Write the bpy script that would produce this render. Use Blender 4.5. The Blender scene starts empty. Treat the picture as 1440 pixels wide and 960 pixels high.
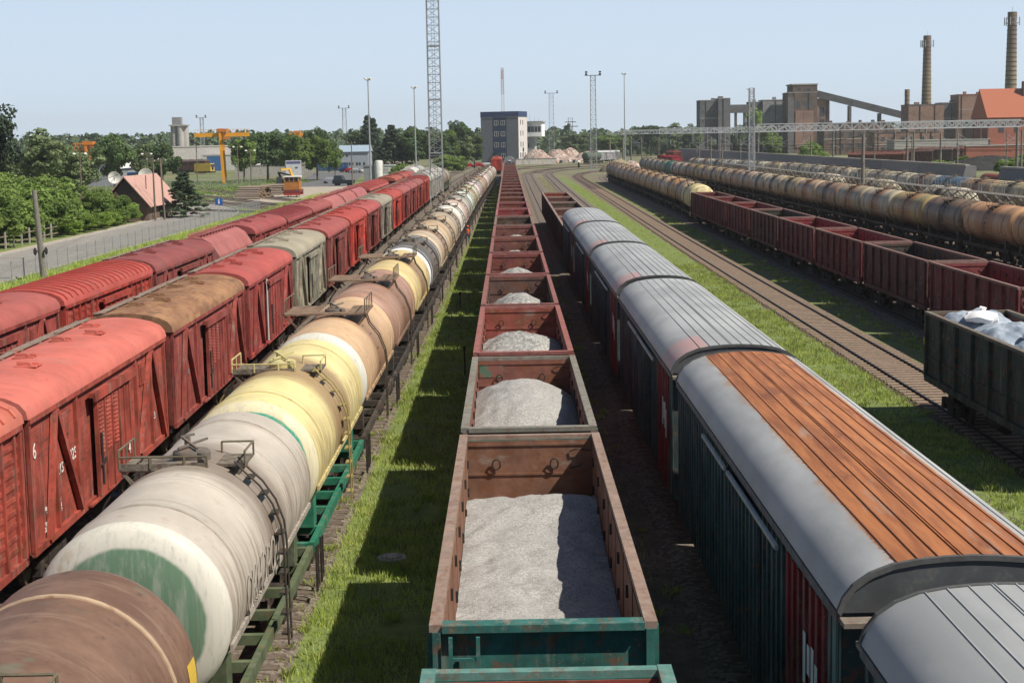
import bpy, math, random
import numpy as np
from mathutils import Matrix, Vector
R = math.radians
random.seed(7); rng = np.random.default_rng(7)
sc = bpy.context.scene
col = sc.collection

# ------------------------------------------------------------------ camera
cam = bpy.data.cameras.new('camera'); camo = bpy.data.objects.new('camera', cam); col.objects.link(camo)
cam.lens = 54.75; cam.sensor_width = 36; cam.clip_start = .3; cam.clip_end = 9000
_f, _roll = 2190., .0183
d_ = Vector((714-720, 480-195, -_f)).normalized()
u_ = Vector((-math.sin(_roll), math.cos(_roll), 0)); u_ = (u_ - u_.dot(d_)*d_).normalized()
r_ = d_.cross(u_)
m_ = Matrix((r_, d_, u_)).to_4x4(); m_.translation = Vector((0, 0, 9.95))
camo.matrix_world = m_
sc.camera = camo

# ------------------------------------------------------------------ sky, sun, exposure
SUN = Vector((1.0, -.52, 1.36)).normalized()
w = bpy.data.worlds.new('World'); sc.world = w; w.use_nodes = True
nt = w.node_tree; bg = nt.nodes['Background']
sky = nt.nodes.new('ShaderNodeTexSky'); sky.sky_type = 'NISHITA'; sky.sun_disc = False
sky.sun_elevation = math.asin(SUN.z); sky.sun_rotation = math.atan2(SUN.x, SUN.y)
sky.air_density = 1.0; sky.dust_density = .7; sky.ozone_density = 1.5; sky.altitude = 50
# pale summer haze near the horizon, clearer blue higher up
_g = nt.nodes.new('ShaderNodeTexCoord'); _s = nt.nodes.new('ShaderNodeSeparateXYZ'); nt.links.new(_g.outputs['Generated'], _s.inputs[0])
_r = nt.nodes.new('ShaderNodeValToRGB'); nt.links.new(_s.outputs[2], _r.inputs[0]); _e = _r.color_ramp.elements
_e[0].position = 0; _e[0].color = (.72, .85, .98, 1); _e[1].position = .16; _e[1].color = (.57, .72, .92, 1)
_v = nt.nodes.new('ShaderNodeVectorMath'); _v.operation = 'SCALE'; _v.inputs[3].default_value = 15.0; nt.links.new(_r.outputs[0], _v.inputs[0])
_f = nt.nodes.new('ShaderNodeMapRange'); nt.links.new(_s.outputs[2], _f.inputs[0]); _f.inputs[1].default_value = .10; _f.inputs[2].default_value = .2; _f.inputs[3].default_value = .92; _f.inputs[4].default_value = .0
_m = nt.nodes.new('ShaderNodeMix'); _m.data_type = 'RGBA'; nt.links.new(_f.outputs[0], _m.inputs[0]); nt.links.new(sky.outputs[0], _m.inputs[6]); nt.links.new(_v.outputs[0], _m.inputs[7])
nt.links.new(_m.outputs[2], bg.inputs[0]); bg.inputs[1].default_value = .055
sl = bpy.data.lights.new('sun', 'SUN'); sl.energy = 5.0; sl.angle = R(.53); sl.color = (1, .935, .83)
so = bpy.data.objects.new('sun', sl); col.objects.link(so)
so.rotation_euler = SUN.to_track_quat('Z', 'Y').to_euler(); so.location = (60, -40, 120)
vs = sc.view_settings; vs.view_transform = 'Standard'; vs.look = 'None'; vs.exposure = 0.29; vs.gamma = 1; vs.use_curve_mapping = False

# ------------------------------------------------------------------ materials
class N:
    def __init__(s, name):
        s.m = bpy.data.materials.new(name); s.m.use_nodes = True; s.t = s.m.node_tree
        s.b = s.t.nodes['Principled BSDF']; s.b.inputs['Roughness'].default_value = .8
        s.b.inputs['Specular IOR Level'].default_value = .3
    def n(s, ty, **k):
        x = s.t.nodes.new(ty)
        for a, v in k.items(): setattr(x, a, v)
        return x
    def l(s, a, b): s.t.links.new(a, b)
    def coords(s, rand=True):
        tc = s.n('ShaderNodeTexCoord').outputs['Object']
        if not rand: return tc
        oi = s.n('ShaderNodeObjectInfo'); mu = s.n('ShaderNodeMath', operation='MULTIPLY'); s.l(oi.outputs['Random'], mu.inputs[0]); mu.inputs[1].default_value = 91.7
        ad = s.n('ShaderNodeVectorMath', operation='ADD'); s.l(tc, ad.inputs[0]); s.l(mu.outputs[0], ad.inputs[1]); return ad.outputs[0]
    def noise(s, vec, scale, det=5, rough=.6, dist=0):
        mp = s.n('ShaderNodeMapping'); mp.inputs['Scale'].default_value = scale if hasattr(scale, '__len__') else (scale,)*3
        s.l(vec, mp.inputs[0]); nz = s.n('ShaderNodeTexNoise'); nz.inputs['Scale'].default_value = 1; nz.inputs['Detail'].default_value = det
        nz.inputs['Roughness'].default_value = rough; nz.inputs['Distortion'].default_value = dist; s.l(mp.outputs[0], nz.inputs[0]); return nz.outputs[0]
    def rng(s, v, lo, hi, a=0., b=1.):
        r = s.n('ShaderNodeMapRange', interpolation_type='SMOOTHSTEP')
        s.l(v, r.inputs[0])
        for i, q in enumerate((lo, hi, a, b)): r.inputs[i+1].default_value = q
        return r.outputs[0]
    def math(s, op, a, b=0.):
        r = s.n('ShaderNodeMath', operation=op)
        for i, q in enumerate((a, b)):
            if isinstance(q, (int, float)): r.inputs[i].default_value = q
            else: s.l(q, r.inputs[i])
        return r.outputs[0]
    def mix(s, f, a, b, mode='MIX'):
        r = s.n('ShaderNodeMix', data_type='RGBA', blend_type=mode)
        for i, q in ((0, f), (6, a), (7, b)):
            if isinstance(q, (int, float)): r.inputs[i].default_value = q
            elif isinstance(q, tuple): r.inputs[i].default_value = (*q, 1) if len(q) == 3 else q
            else: s.l(q, r.inputs[i])
        return r.outputs[2]
    def xyz(s, v):
        x = s.n('ShaderNodeSeparateXYZ'); s.l(v, x.inputs[0]); return x.outputs
    def bump(s, h, st=.3, dist=.02):
        b = s.n('ShaderNodeBump'); b.inputs['Strength'].default_value = st; b.inputs['Distance'].default_value = dist
        s.l(h, b.inputs['Height']); s.l(b.outputs[0], s.b.inputs['Normal'])
    def out(s, c, rough=None):
        if isinstance(c, tuple): s.b.inputs['Base Color'].default_value = (*c, 1)
        else: s.l(c, s.b.inputs['Base Color'])
        if rough is not None: s.b.inputs['Roughness'].default_value = rough
        return s.m

def paint(name, c=None, layers=(), var=.35, vs=1.2, rough=.7, bump=.0, metal=0., bscale=8):
    """c None: the object's own paint colour. layers: (colour, scale, lo, hi, amount)"""
    k = N(name); v = k.coords()
    base = k.n('ShaderNodeObjectInfo').outputs['Color'] if c is None else c
    n0 = k.noise(v, vs, 6, .65)
    lum = k.rng(n0, .25, .75, 1-var, 1+var*.6)
    mul = k.n('ShaderNodeCombineXYZ')
    for i in range(3): k.l(lum, mul.inputs[i])
    cc = k.mix(1., base, mul.outputs[0], 'MULTIPLY')
    for lc, scl, lo, hi, am in layers:
        nz = k.noise(v, scl, 6, .7); f = k.rng(nz, lo, hi, 0, am); cc = k.mix(f, cc, lc)
    if bump: k.bump(k.noise(v, bscale, 4), bump)
    k.b.inputs['Metallic'].default_value = metal
    return k.out(cc, rough)

RUST = (.17, .065, .028); DUST = (.30, .27, .23); GRIME = (.045, .037, .03)
MT = {}
MT['wagon'] = paint('weathered_wagon_paint', None, [(RUST, 3.2, .52, .66, .7), (DUST, (3, 3, .5), .5, .72, .45), (GRIME, (9, 9, .7), .53, .68, .6), ((.33, .18, .15), 11, .62, .68, .5)], .55, 1.1, .78, .25)
MT['boards'] = paint('painted_wagon_boards', None, [(GRIME, (1.2, 1.2, 24), .54, .62, .6), (DUST, (4, 4, .6), .5, .72, .45), (RUST, 2.5, .54, .7, .6), (GRIME, (7, 7, .5), .55, .68, .55), ((.40, .2, .17), 12, .63, .68, .5)], .5, 1.4, .85, .3)
MT['roof'] = paint('weathered_roof_paint', None, [(DUST, .9, .45, .8, .22), (RUST, (.5, 3.2, 3.2), .56, .7, .4), (GRIME, (1, 6, 6), .58, .7, .35), ((.12, .04, .035), 5, .62, .7, .5), ((.5, .46, .42), 14, .66, .74, .35)], .22, .7, .66, .12)
MT['roof_brown'] = paint('rust_stained_brown_roof', None, [((.36, .20, .10), (1.4, .5, 1.4), .45, .65, .8), ((.09, .06, .045), 1.9, .52, .68, .75), (RUST, (4, .9, 4), .5, .68, .6), ((.42, .36, .30), 6, .62, .74, .4)], .35, .9, .75, .15)
MT['inner'] = paint('scraped_rusty_inside', None, [(RUST, 1.6, .45, .62, .75), (DUST, (1.2, 1.2, 2.5), .55, .72, .5), (GRIME, 2.4, .56, .72, .55)], .4, 1.5, .85, .25)
MT['rim'] = paint('worn_rim_paint', None, [(RUST, (6, 2.3, 6), .52, .62, .45), (DUST, 7, .5, .7, .5)], .3, 3, .8)
MT['steel'] = paint('dark_underframe_steel', (.035, .028, .024), [((.13, .09, .06), 3, .5, .72, .6)], .4, 2, .8)
MT['frame'] = paint('painted_underframe', None, [(DUST, 3, .5, .75, .4), (RUST, 4, .52, .68, .55)], .4, 2, .75)
MT['wheel'] = paint('worn_wheel_steel', (.06, .045, .035), [((.2, .15, .11), 6, .5, .7, .5)], .3, 4, .6)
MT['galv'] = paint('galvanised_steel', (.36, .38, .39), [((.2, .2, .19), 2, .5, .7, .4)], .25, 3, .55, 0, .3)
MT['lattice'] = paint('grey_lattice_steel', (.30, .31, .32), [(RUST, 2, .6, .75, .4)], .25, 2, .6)
MT['platform'] = paint('grimy_walkway_grating', (.20, .17, .13), [((.07, .05, .04), 7, .42, .6, .7)], .35, 4, .8)
MT['platform_tan'] = paint('oil_stained_tan_walkway', (.26, .17, .11), [((.10, .07, .05), 4, .42, .6, .7)], .35, 3, .8)
MT['wood'] = paint('grey_weathered_wood', (.22, .18, .13), [((.09, .07, .05), (3, .3, 3), .45, .65, .6)], .35, 3, .9)
MT['pole_wood'] = paint('weathered_pole', (.17, .14, .11), [((.08, .065, .05), (6, 6, .4), .45, .65, .6)], .3, 3, .9)
MT['concrete'] = paint('old_concrete', (.38, .36, .33), [((.2, .19, .17), 1.2, .48, .7, .5), ((.22, .2, .18), (5, 5, .5), .52, .7, .4)], .2, 2, .9)
MT['concrete_pole'] = paint('concrete_pole', (.20, .18, .155), [((.12, .11, .10), (5, 5, .6), .48, .7, .5)], .25, 3, .9)
MT['stone'] = paint('brown_grey_stone', (.2, .165, .13), [], .4, 9, .9)
MT['white'] = paint('white_marking_paint', (.75, .73, .68), [((.35, .1, .08), 9, .58, .68, .6)], .1, 4, .8)
MT['dark_letter'] = paint('faded_dark_lettering', (.15, .135, .125), [((.40, .355, .30), (5, 5, 1.6), .30, .48, .96)], .1, 4, .8)
MT['wagon_letter'] = paint('faint_chalk_lettering', (.26, .23, .21), [((.12, .06, .05), 8, .46, .6, .8)], .1, 4, .9)
MT['glass'] = paint('window_glass', (.05, .06, .07), [], .2, 1, .12)
MT['black'] = paint('black_rubber', (.02, .02, .02), [], .2, 2, .8)
MT['asphalt'] = paint('worn_asphalt', (.27, .25, .225), [((.19, .18, .165), .35, .45, .65, .7), ((.36, .34, .3), (.6, .08, 1), .52, .7, .5)], .15, 3, .95, .1, 0, 30)
MT['asphalt_dark'] = paint('parking_asphalt', (.13, .13, .135), [((.22, .21, .2), .3, .5, .7, .5)], .15, 2, .95)
MT['sand'] = paint('dusty_verge', (.40, .345, .28), [((.27, .24, .18), .8, .45, .65, .6)], .15, 3, .95)
MT['any'] = paint('flat_finish', None, [], .18, 1.5, .7)
MT['anyd'] = paint('dirty_finish', None, [((.12, .1, .08), 1.3, .5, .72, .45)], .25, .6, .85)

# tank barrel: streaked paint with a spill round the filling dome
def tank_mat(name, spillc, spill=.75, w0=1.6):
    k = N(name); v = k.coords(); raw = k.coords(False); oi = k.n('ShaderNodeObjectInfo')
    x, y, z = k.xyz(raw)
    n0 = k.noise(v, (.8, .5, .8), 5, .6)
    lum = k.rng(n0, .25, .75, .8, 1.12); mul = k.n('ShaderNodeCombineXYZ')
    for i in range(3): k.l(lum, mul.inputs[i])
    c = k.mix(1., oi.outputs['Color'], mul.outputs[0], 'MULTIPLY')
    st = k.noise(v, (.35, 7, .35), 6, .7)            # streaks run round the barrel
    side = k.rng(z, 1.2, 0., 0, 1)
    c = k.mix(k.math('MULTIPLY', k.rng(st, .46, .62, 0, .75), side), c, (.16, .11, .07))
    wet = k.math('SUBTRACT', w0, k.math('ABSOLUTE', y))
    wn = k.math('ADD', wet, k.math('MULTIPLY', k.noise(v, (.5, 3.2, .5), 6, .7), 1.9))
    m2 = k.math('MULTIPLY', k.rng(wn, .7, 1.9, 0, 1), k.rng(oi.outputs['Random'], 0, .7, .8, 1.))
    c = k.mix(k.math('MULTIPLY', m2, spill), c, spillc)
    c = k.mix(k.rng(k.noise(v, 2.2, 7, .75), .56, .7, 0, .45), c, (.22, .13, .08))
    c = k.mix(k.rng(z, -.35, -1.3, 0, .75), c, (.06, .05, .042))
    if name.startswith('heavily'): c = k.mix(k.rng(k.noise(v, (.9, 1.6, .9), 7, .75), .54, .62, 0, .75), c, (.05, .035, .028)); c = k.mix(k.rng(k.noise(v, (.7, .9, .7), 6, .7), .57, .66, 0, .7), c, (.50, .24, .10))
    seam = k.rng(k.math('SINE', k.math('MULTIPLY', k.math('ADD', y, .35), 3.31)), .9975, .9995, 0, .5); c = k.mix(seam, c, (.10, .075, .055))
    run = k.math('MULTIPLY', k.rng(k.noise(v, (.25, 16, .25), 5, .75), .56, .66, 0, .7), k.rng(k.math('ABSOLUTE', y), 3.2, 1.2, 0, 1)); c = k.mix(run, c, tuple(q*.6 for q in spillc))
    k.bump(k.noise(v, (1.2, 2.5, 1.2), 3), .2, .05)
    return k.out(c, .5)
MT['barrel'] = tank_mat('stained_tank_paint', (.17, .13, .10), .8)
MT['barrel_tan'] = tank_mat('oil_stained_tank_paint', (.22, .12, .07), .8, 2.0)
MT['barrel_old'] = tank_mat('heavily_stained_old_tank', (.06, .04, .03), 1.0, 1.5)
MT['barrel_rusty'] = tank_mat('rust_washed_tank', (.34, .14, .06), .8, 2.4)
def brown_tank():
    k = N('brown_dirty_tank'); v = k.coords()
    c = k.mix(k.rng(k.noise(v, .9, 6, .7), .35, .7), (.135, .075, .05), (.21, .125, .085))
    c = k.mix(k.rng(k.noise(v, (.5, 6, .5), 6, .7), .5, .68, 0, .5), c, (.28, .19, .135))
    c = k.mix(k.rng(k.noise(v, 3.5, 6, .75), .58, .68, 0, .7), c, (.07, .045, .035))
    c = k.mix(k.rng(k.noise(v, 1.1, 3), .62, .7, 0, .5), c, (.12, .16, .11))
    return k.out(c, .5)
MT['barrel_brown'] = brown_tank()
def head_mat(name, inner, r0, r1, mid=None):
    k = N(name); raw = k.coords(False); v = k.coords(); x, y, z = k.xyz(raw); oi = k.n('ShaderNodeObjectInfo')
    rr = k.math('SQRT', k.math('ADD', k.math('MULTIPLY', x, x), k.math('MULTIPLY', z, z)))
    rr = k.math('ADD', rr, k.math('MULTIPLY', k.math('SUBTRACT', k.noise(v, 1.6, 4), .5), .12))
    c = k.mix(k.rng(rr, r0, r1, 1, 0), oi.outputs['Color'], inner)
    if mid: c = k.mix(k.rng(rr, mid[1], mid[2], 1, 0), c, mid[0])
    c = k.mix(k.rng(k.noise(v, (9, 9, .35), 6, .7), .45, .68, 0, .5), c, (.40, .40, .34)); c = k.mix(k.rng(k.noise(v, (14, 14, .4), 6, .7), .55, .7, 0, .35), c, (.17, .16, .13))
    c = k.mix(k.rng(k.noise(v, 1.2, 5), .6, .75, 0, .35), c, (.4, .24, .12))
    return k.out(c, .5)
MT['head_green'] = head_mat('white_tank_end_with_green_disc', (.125, .21, .135), 1.13, 1.2)
MT['head_teal'] = head_mat('cream_tank_end_with_teal_ring', (.03, .30, .20), 1.27, 1.31, ((.62, .55, .42), 1.02, 1.12))
MT['head_sage'] = head_mat('white_tank_end_with_sage_disc', (.19, .215, .13), 1.25, 1.29)

def grey_roof(name, rust):
    k = N(name); v = k.coords(); raw = k.coords(False); x, y, z = k.xyz(raw)
    c = k.mix(k.rng(k.noise(v, (.7, .25, .7), 6, .6), .3, .7), (.28, .288, .292), (.42, .428, .43))
    c = k.mix(k.rng(k.noise(v, (1, .35, 1), 6, .7), .56, .74, 0, .4), c, (.2, .19, .175))
    c = k.mix(k.rng(k.noise(v, 9, 5, .7), .62, .7, 0, .3), c, (.45, .45, .44))
    if rust:
        e = k.math('ADD', k.math('ABSOLUTE', k.math('ADD', x, -.02)), k.math('MULTIPLY', k.math('SUBTRACT', k.noise(v, (1.6, .55, 1.6), 6, .7), .5), .10))
        rc = k.mix(k.rng(k.noise(v, (5, .35, 5), 6, .65), .3, .7), (.22, .078, .034), (.46, .18, .066))
        rc = k.mix(k.rng(k.noise(v, (4, .5, 4), 6, .7), .58, .7, 0, .6), rc, (.34, .25, .19))
        rc = k.mix(k.rng(k.noise(v, (1.2, .35, 1.2), 5, .7), .55, .66, 0, .7), rc, (.17, .06, .03))
        rc = k.mix(k.rng(k.noise(v, 20, 4, .7), .6, .72, 0, .35), rc, (.12, .045, .02))
        halo = k.math('MULTIPLY', k.rng(k.math('ADD', e, k.math('MULTIPLY', k.noise(v, (1.5, .8, 1.5), 6, .7), .5)), 1.12, 1.32, 1, 0), k.rng(k.noise(v, (3, 1.4, 3), 5, .7), .4, .65, .15, .75)); c = k.mix(halo, c, (.33, .19, .10))
        c = k.mix(k.rng(k.math('ADD', e, k.math('MULTIPLY', k.math('SUBTRACT', k.noise(v, 9, 6, .8), .5), .16)), .90, .93, 1, 0), c, rc)
    else:
        # faded pink repaint at the near left corner
        p = k.math('MULTIPLY', k.rng(y, -6.6, -6.75, 0, 1), k.rng(x, -.62, -.7, 0, 1))
        c = k.mix(k.math('MULTIPLY', p, k.rng(k.noise(v, 2, 5), .3, .6, .45, .9)), c, (.46, .27, .255))
    k.bump(k.noise(v, (2, 1, 2), 3), .1, .02)
    return k.out(c, .55)
MT['groof'] = grey_roof('faded_grey_metal_roof', False); MT['groof_rust'] = grey_roof('rusted_grey_metal_roof', True)

def gravel(name, a, b, c3, s=16):
    k = N(name); v = k.coords(False)
    vo = k.n('ShaderNodeTexVoronoi'); vo.inputs['Scale'].default_value = s; k.l(v, vo.inputs['Vector'])
    sep = k.n('ShaderNodeSeparateColor'); k.l(vo.outputs['Color'], sep.inputs[0])
    c = k.mix(k.rng(sep.outputs[0], .1, .9), a, b)
    c = k.mix(k.rng(vo.outputs['Distance'], .5, .9, 0, .75), c, c3)
    c = k.mix(k.rng(k.noise(v, .8, 4), .4, .75, 0, .3), c, b)
    k.bump(vo.outputs['Distance'], .5, -.02)
    return k.out(c, .95)
MT['gravel'] = gravel('fine_grey_gravel', (.27, .26, .245), (.39, .378, .36), (.21, .202, .19), 28)
MT['gravel_coarse'] = gravel('coarse_pale_gravel', (.20, .20, .188), (.41, .40, .375), (.11, .11, .10), 12)
MT['ballast'] = gravel('rust_stained_ballast', (.075, .05, .037), (.16, .112, .083), (.035, .026, .02), 10)
MT['ballast_grey'] = gravel('grey_ballast', (.10, .08, .065), (.22, .18, .145), (.04, .034, .028), 10)
MT['sleeper'] = paint('concrete_sleeper', (.29, .215, .155), [((.2, .13, .09), 4, .5, .7, .6)], .25, 5, .9)
MT['sleeper_dark'] = paint('old_timber_sleeper', (.13, .10, .075), [((.24, .2, .16), 4, .5, .7, .6)], .3, 5, .9)
MT['rail'] = paint('rusty_rail', (.055, .028, .018), [((.03, .02, .015), 2, .5, .7, .6)], .2, 3, .7)
MT['rail_top'] = paint('polished_rail_head', (.16, .13, .115), [((.2, .12, .08), 1, .5, .7, .5)], .2, 3, .35, 0, .6)

def foliage(name, a, b, tr=.25):
    k = N(name); v = k.coords(False); oi = k.n('ShaderNodeObjectInfo')
    c = k.mix(k.rng(k.noise(v, 1.1, 3), .35, .65), a, b)
    r = k.rng(oi.outputs['Random'], 0, 1, .78, 1.2); mul = k.n('ShaderNodeCombineXYZ')
    for i in range(3): k.l(r, mul.inputs[i])
    c = k.mix(1., c, mul.outputs[0], 'MULTIPLY')
    k.out(c, .75)
    t = k.n('ShaderNodeBsdfTranslucent'); k.l(c, t.inputs[0]); ms = k.n('ShaderNodeMixShader'); ms.inputs[0].default_value = tr
    k.l(k.b.outputs[0], ms.inputs[1]); k.l(t.outputs[0], ms.inputs[2]); k.l(ms.outputs[0], k.t.nodes['Material Output'].inputs[0])
    return k.m
MT['leaf'] = foliage('bush_leaves', (.13, .205, .045), (.25, .345, .085), .4)
MT['leaf_bright'] = foliage('bright_hedge_leaves', (.14, .22, .035), (.21, .30, .055), .35)
MT['leaf_dark'] = foliage('dark_tree_leaves', (.06, .105, .035), (.115, .17, .06))
MT['leaf_grey'] = foliage('grey_green_leaves', (.115, .165, .07), (.20, .25, .11))
MT['needle'] = foliage('conifer_needles', (.035, .06, .034), (.065, .098, .05), .15)
MT['forest'] = foliage('far_forest_leaves', (.06, .095, .05), (.105, .145, .07), .2)
MT['grass'] = foliage('grass_blades', (.34, .44, .085), (.50, .56, .16), .48)
MT['grass_dry'] = foliage('dry_grass_blades', (.22, .24, .09), (.32, .31, .14), .3)
MT['bark'] = paint('tree_bark', (.11, .09, .07), [((.05, .04, .03), (5, 5, 1), .5, .7, .6)], .3, 4, .9)

def brick_mat(name, a, b, mortar, dirt=(.1, .08, .07), s=.9, amt=.5):
    k = N(name); v = k.coords(False)
    br = k.n('ShaderNodeTexBrick'); br.inputs['Scale'].default_value = s
    for i, q in ((1, a), (2, b), (3, mortar)): br.inputs[i].default_value = (*q, 1)
    rx, ry, rz = k.xyz(v); cb = k.n('ShaderNodeCombineXYZ'); k.l(k.math('ADD', rx, ry), cb.inputs[0]); k.l(rz, cb.inputs[1]); k.l(cb.outputs[0], br.inputs[0])
    c = k.mix(k.rng(k.noise(v, (.12, .12, .2), 6, .7), .45, .65, 0, amt), br.outputs[0], dirt)
    c = k.mix(k.rng(k.noise(v, (.5, .5, .06), 6, .7), .52, .7, 0, .45), c, tuple(q*.6 for q in dirt))
    return k.out(c, .9)
MT['brick_red'] = brick_mat('red_brick', (.30, .095, .06), (.36, .12, .075), (.30, .14, .1), (.18, .08, .06), 1.2, .35)
MT['brick_pink'] = brick_mat('pinkish_brown_brick', (.24, .14, .105), (.30, .175, .13), (.26, .19, .15), (.11, .08, .065), .8, .6)
MT['brick_brown'] = brick_mat('sooty_brown_brick', (.13, .09, .07), (.17, .11, .085), (.15, .12, .10), (.06, .05, .042), .8, .7)
MT['slab_dark'] = brick_mat('dark_glass_block_wall', (.13, .13, .135), (.17, .17, .17), (.07, .07, .07), (.07, .065, .06), .45)
MT['slab_grey'] = brick_mat('grey_panel_wall', (.25, .255, .26), (.30, .30, .30), (.14, .14, .14), (.12, .12, .12), .45)
def tile_roof():
    k = N('orange_tile_roof'); v = k.coords(False); x, y, z = k.xyz(v)
    wv = k.math('SINE', k.math('MULTIPLY', z, 18.))
    c = k.mix(k.rng(wv, -.2, 1, 0, .35), (.38, .125, .07), (.24, .085, .05))
    c = k.mix(k.rng(k.noise(v, .4, 6, .7), .5, .7, 0, .4), c, (.33, .14, .08)); return k.out(c, .85)
MT['tiles'] = tile_roof()
def house_roof():
    k = N('faded_pink_metal_roof'); v = k.coords(False); x, y, z = k.xyz(v)
    c = k.mix(k.rng(k.math('SINE', k.math('MULTIPLY', y, 14.)), 0, 1, 0, .25), (.50, .30, .25), (.36, .19, .155))
    c = k.mix(k.rng(k.noise(v, .9, 6, .7), .5, .7, 0, .5), c, (.34, .22, .16)); return k.out(c, .7)
MT['house_roof'] = house_roof()
def chim():
    k = N('banded_chimney_brick'); v = k.coords(False); x, y, z = k.xyz(v)
    f = k.rng(k.math('SINE', k.math('MULTIPLY', z, 3.3)), .78, .86)
    lo = k.rng(z, 34, 52); basec = k.mix(lo, (.235, .19, .12), (.16, .115, .09))
    c = k.mix(k.math('MULTIPLY', f, .85), basec, (.13, .085, .06))
    c = k.mix(k.rng(k.noise(v, (.5, .5, .12), 6, .7), .48, .7, 0, .5), c, (.17, .13, .10)); return k.out(c, .9)
MT['chimney'] = chim()

# ------------------------------------------------------------------ mesh helpers
class MB:
    def __init__(s): s.v = []; s.f = []
    def add(s, v, f):
        o = len(s.v); s.v += [tuple(p) for p in v]; s.f += [tuple(i+o for i in q) for q in f]; return s
    def box(s, x0, x1, y0, y1, z0, z1):
        return s.add([(x, y, z) for z in (z0, z1) for y in (y0, y1) for x in (x0, x1)],
                     [(0, 2, 3, 1), (4, 5, 7, 6), (0, 1, 5, 4), (2, 6, 7, 3), (0, 4, 6, 2), (1, 3, 7, 5)])
    def bar(s, a, b, w, h=None, up=(0, 0, 1)):
        h = h or w; a = Vector(a); b = Vector(b); d = (b-a).normalized(); up = Vector(up)
        if abs(d.dot(up)) > .98: up = Vector((0, 1, 0))
        x = d.cross(up).normalized()*w/2; y = x.cross(d).normalized()*h/2
        return s.add([a-x-y, a+x-y, a+x+y, a-x+y, b-x-y, b+x-y, b+x+y, b-x+y],
                     [(0, 1, 2, 3), (7, 6, 5, 4), (0, 4, 5, 1), (1, 5, 6, 2), (2, 6, 7, 3), (3, 7, 4, 0)])
    def tube(s, a, b, r0, r1=None, n=8, caps=True):
        r1 = r0 if r1 is None else r1; a = Vector(a); b = Vector(b); d = (b-a).normalized()
        up = Vector((0, 0, 1)) if abs(d.z) < .95 else Vector((0, 1, 0)); x = d.cross(up).normalized(); y = x.cross(d)
        v = []
        for c, r in ((a, r0), (b, r1)):
            for i in range(n):
                t = 2*math.pi*i/n; v.append(c + (x*math.cos(t)+y*math.sin(t))*r)
        f = [(i, (i+1) % n, n+(i+1) % n, n+i) for i in range(n)]
        if caps: f += [tuple(range(n))[::-1], tuple(range(n, 2*n))]
        return s.add(v, f)
    def path(s, pts, r, n=6):
        for a, b in zip(pts, pts[1:]): s.tube(a, b, r, r, n)
        return s
    def ext(s, prof, y0, y1, caps=True, closed=True):
        """profile in x,z extruded along y"""
        n = len(prof); v = [(x, y0, z) for x, z in prof]+[(x, y1, z) for x, z in prof]
        f = [(i, (i+1) % n, n+(i+1) % n, n+i) for i in range(n if closed else n-1)]
        if caps: f += [tuple(range(n))[::-1], tuple(range(n, 2*n))]
        return s.add(v, f)
    def lathe(s, prof, axis='z', n=32, c=(0, 0, 0), a0=0, a1=2*math.pi):
        """profile (radius, along)"""
        v = []; f = []; full = abs(a1-a0-2*math.pi) < 1e-6; k = n if full else n+1
        for r, h in prof:
            for i in range(k):
                t = a0+(a1-a0)*i/n; q = (r*math.cos(t), r*math.sin(t))
                v.append((c[0]+q[0], c[1]+q[1], c[2]+h) if axis == 'z' else (c[0]+q[0], c[1]+h, c[2]+q[1]) if axis == 'y' else (c[0]+h, c[1]+q[0], c[2]+q[1]))
        for j in range(len(prof)-1):
            for i in range(n):
                a = j*k+i; b = j*k+(i+1) % k; f.append((a, b, b+k, a+k) if axis != 'y' else (a, a+k, b+k, b))
        return s.add(v, f)
    def build(s, name, m, parent=None, smooth=False, loc=None, color=None):
        me = bpy.data.meshes.new(name); me.from_pydata(s.v, [], s.f); me.update()
        if smooth:
            me.polygons.foreach_set('use_smooth', [True]*len(me.polygons))
            try: me.set_sharp_from_angle(angle=R(35))
            except Exception: pass
        mm = MT[m] if isinstance(m, str) else m
        me.materials.append(mm)
        o = bpy.data.objects.new(name, me); col.objects.link(o)
        if parent: o.parent = parent
        if loc: o.location = loc
        if color: o.color = (*color, 1)
        return o

def fast(name, verts, faces_n, m, parent=None, k=4):
    """verts (n*k,3) array, independent k-gons"""
    me = bpy.data.meshes.new(name); n = len(verts); nf = n//k
    me.vertices.add(n); me.vertices.foreach_set('co', verts.astype(np.float32).ravel())
    me.loops.add(n); me.loops.foreach_set('vertex_index', np.arange(n, dtype=np.int32))
    me.polygons.add(nf); me.polygons.foreach_set('loop_start', np.arange(0, n, k, dtype=np.int32)); me.polygons.foreach_set('loop_total', np.full(nf, k, dtype=np.int32))
    me.update(calc_edges=True); me.materials.append(MT[m])
    o = bpy.data.objects.new(name, me); col.objects.link(o)
    if parent: o.parent = parent
    return o

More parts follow.
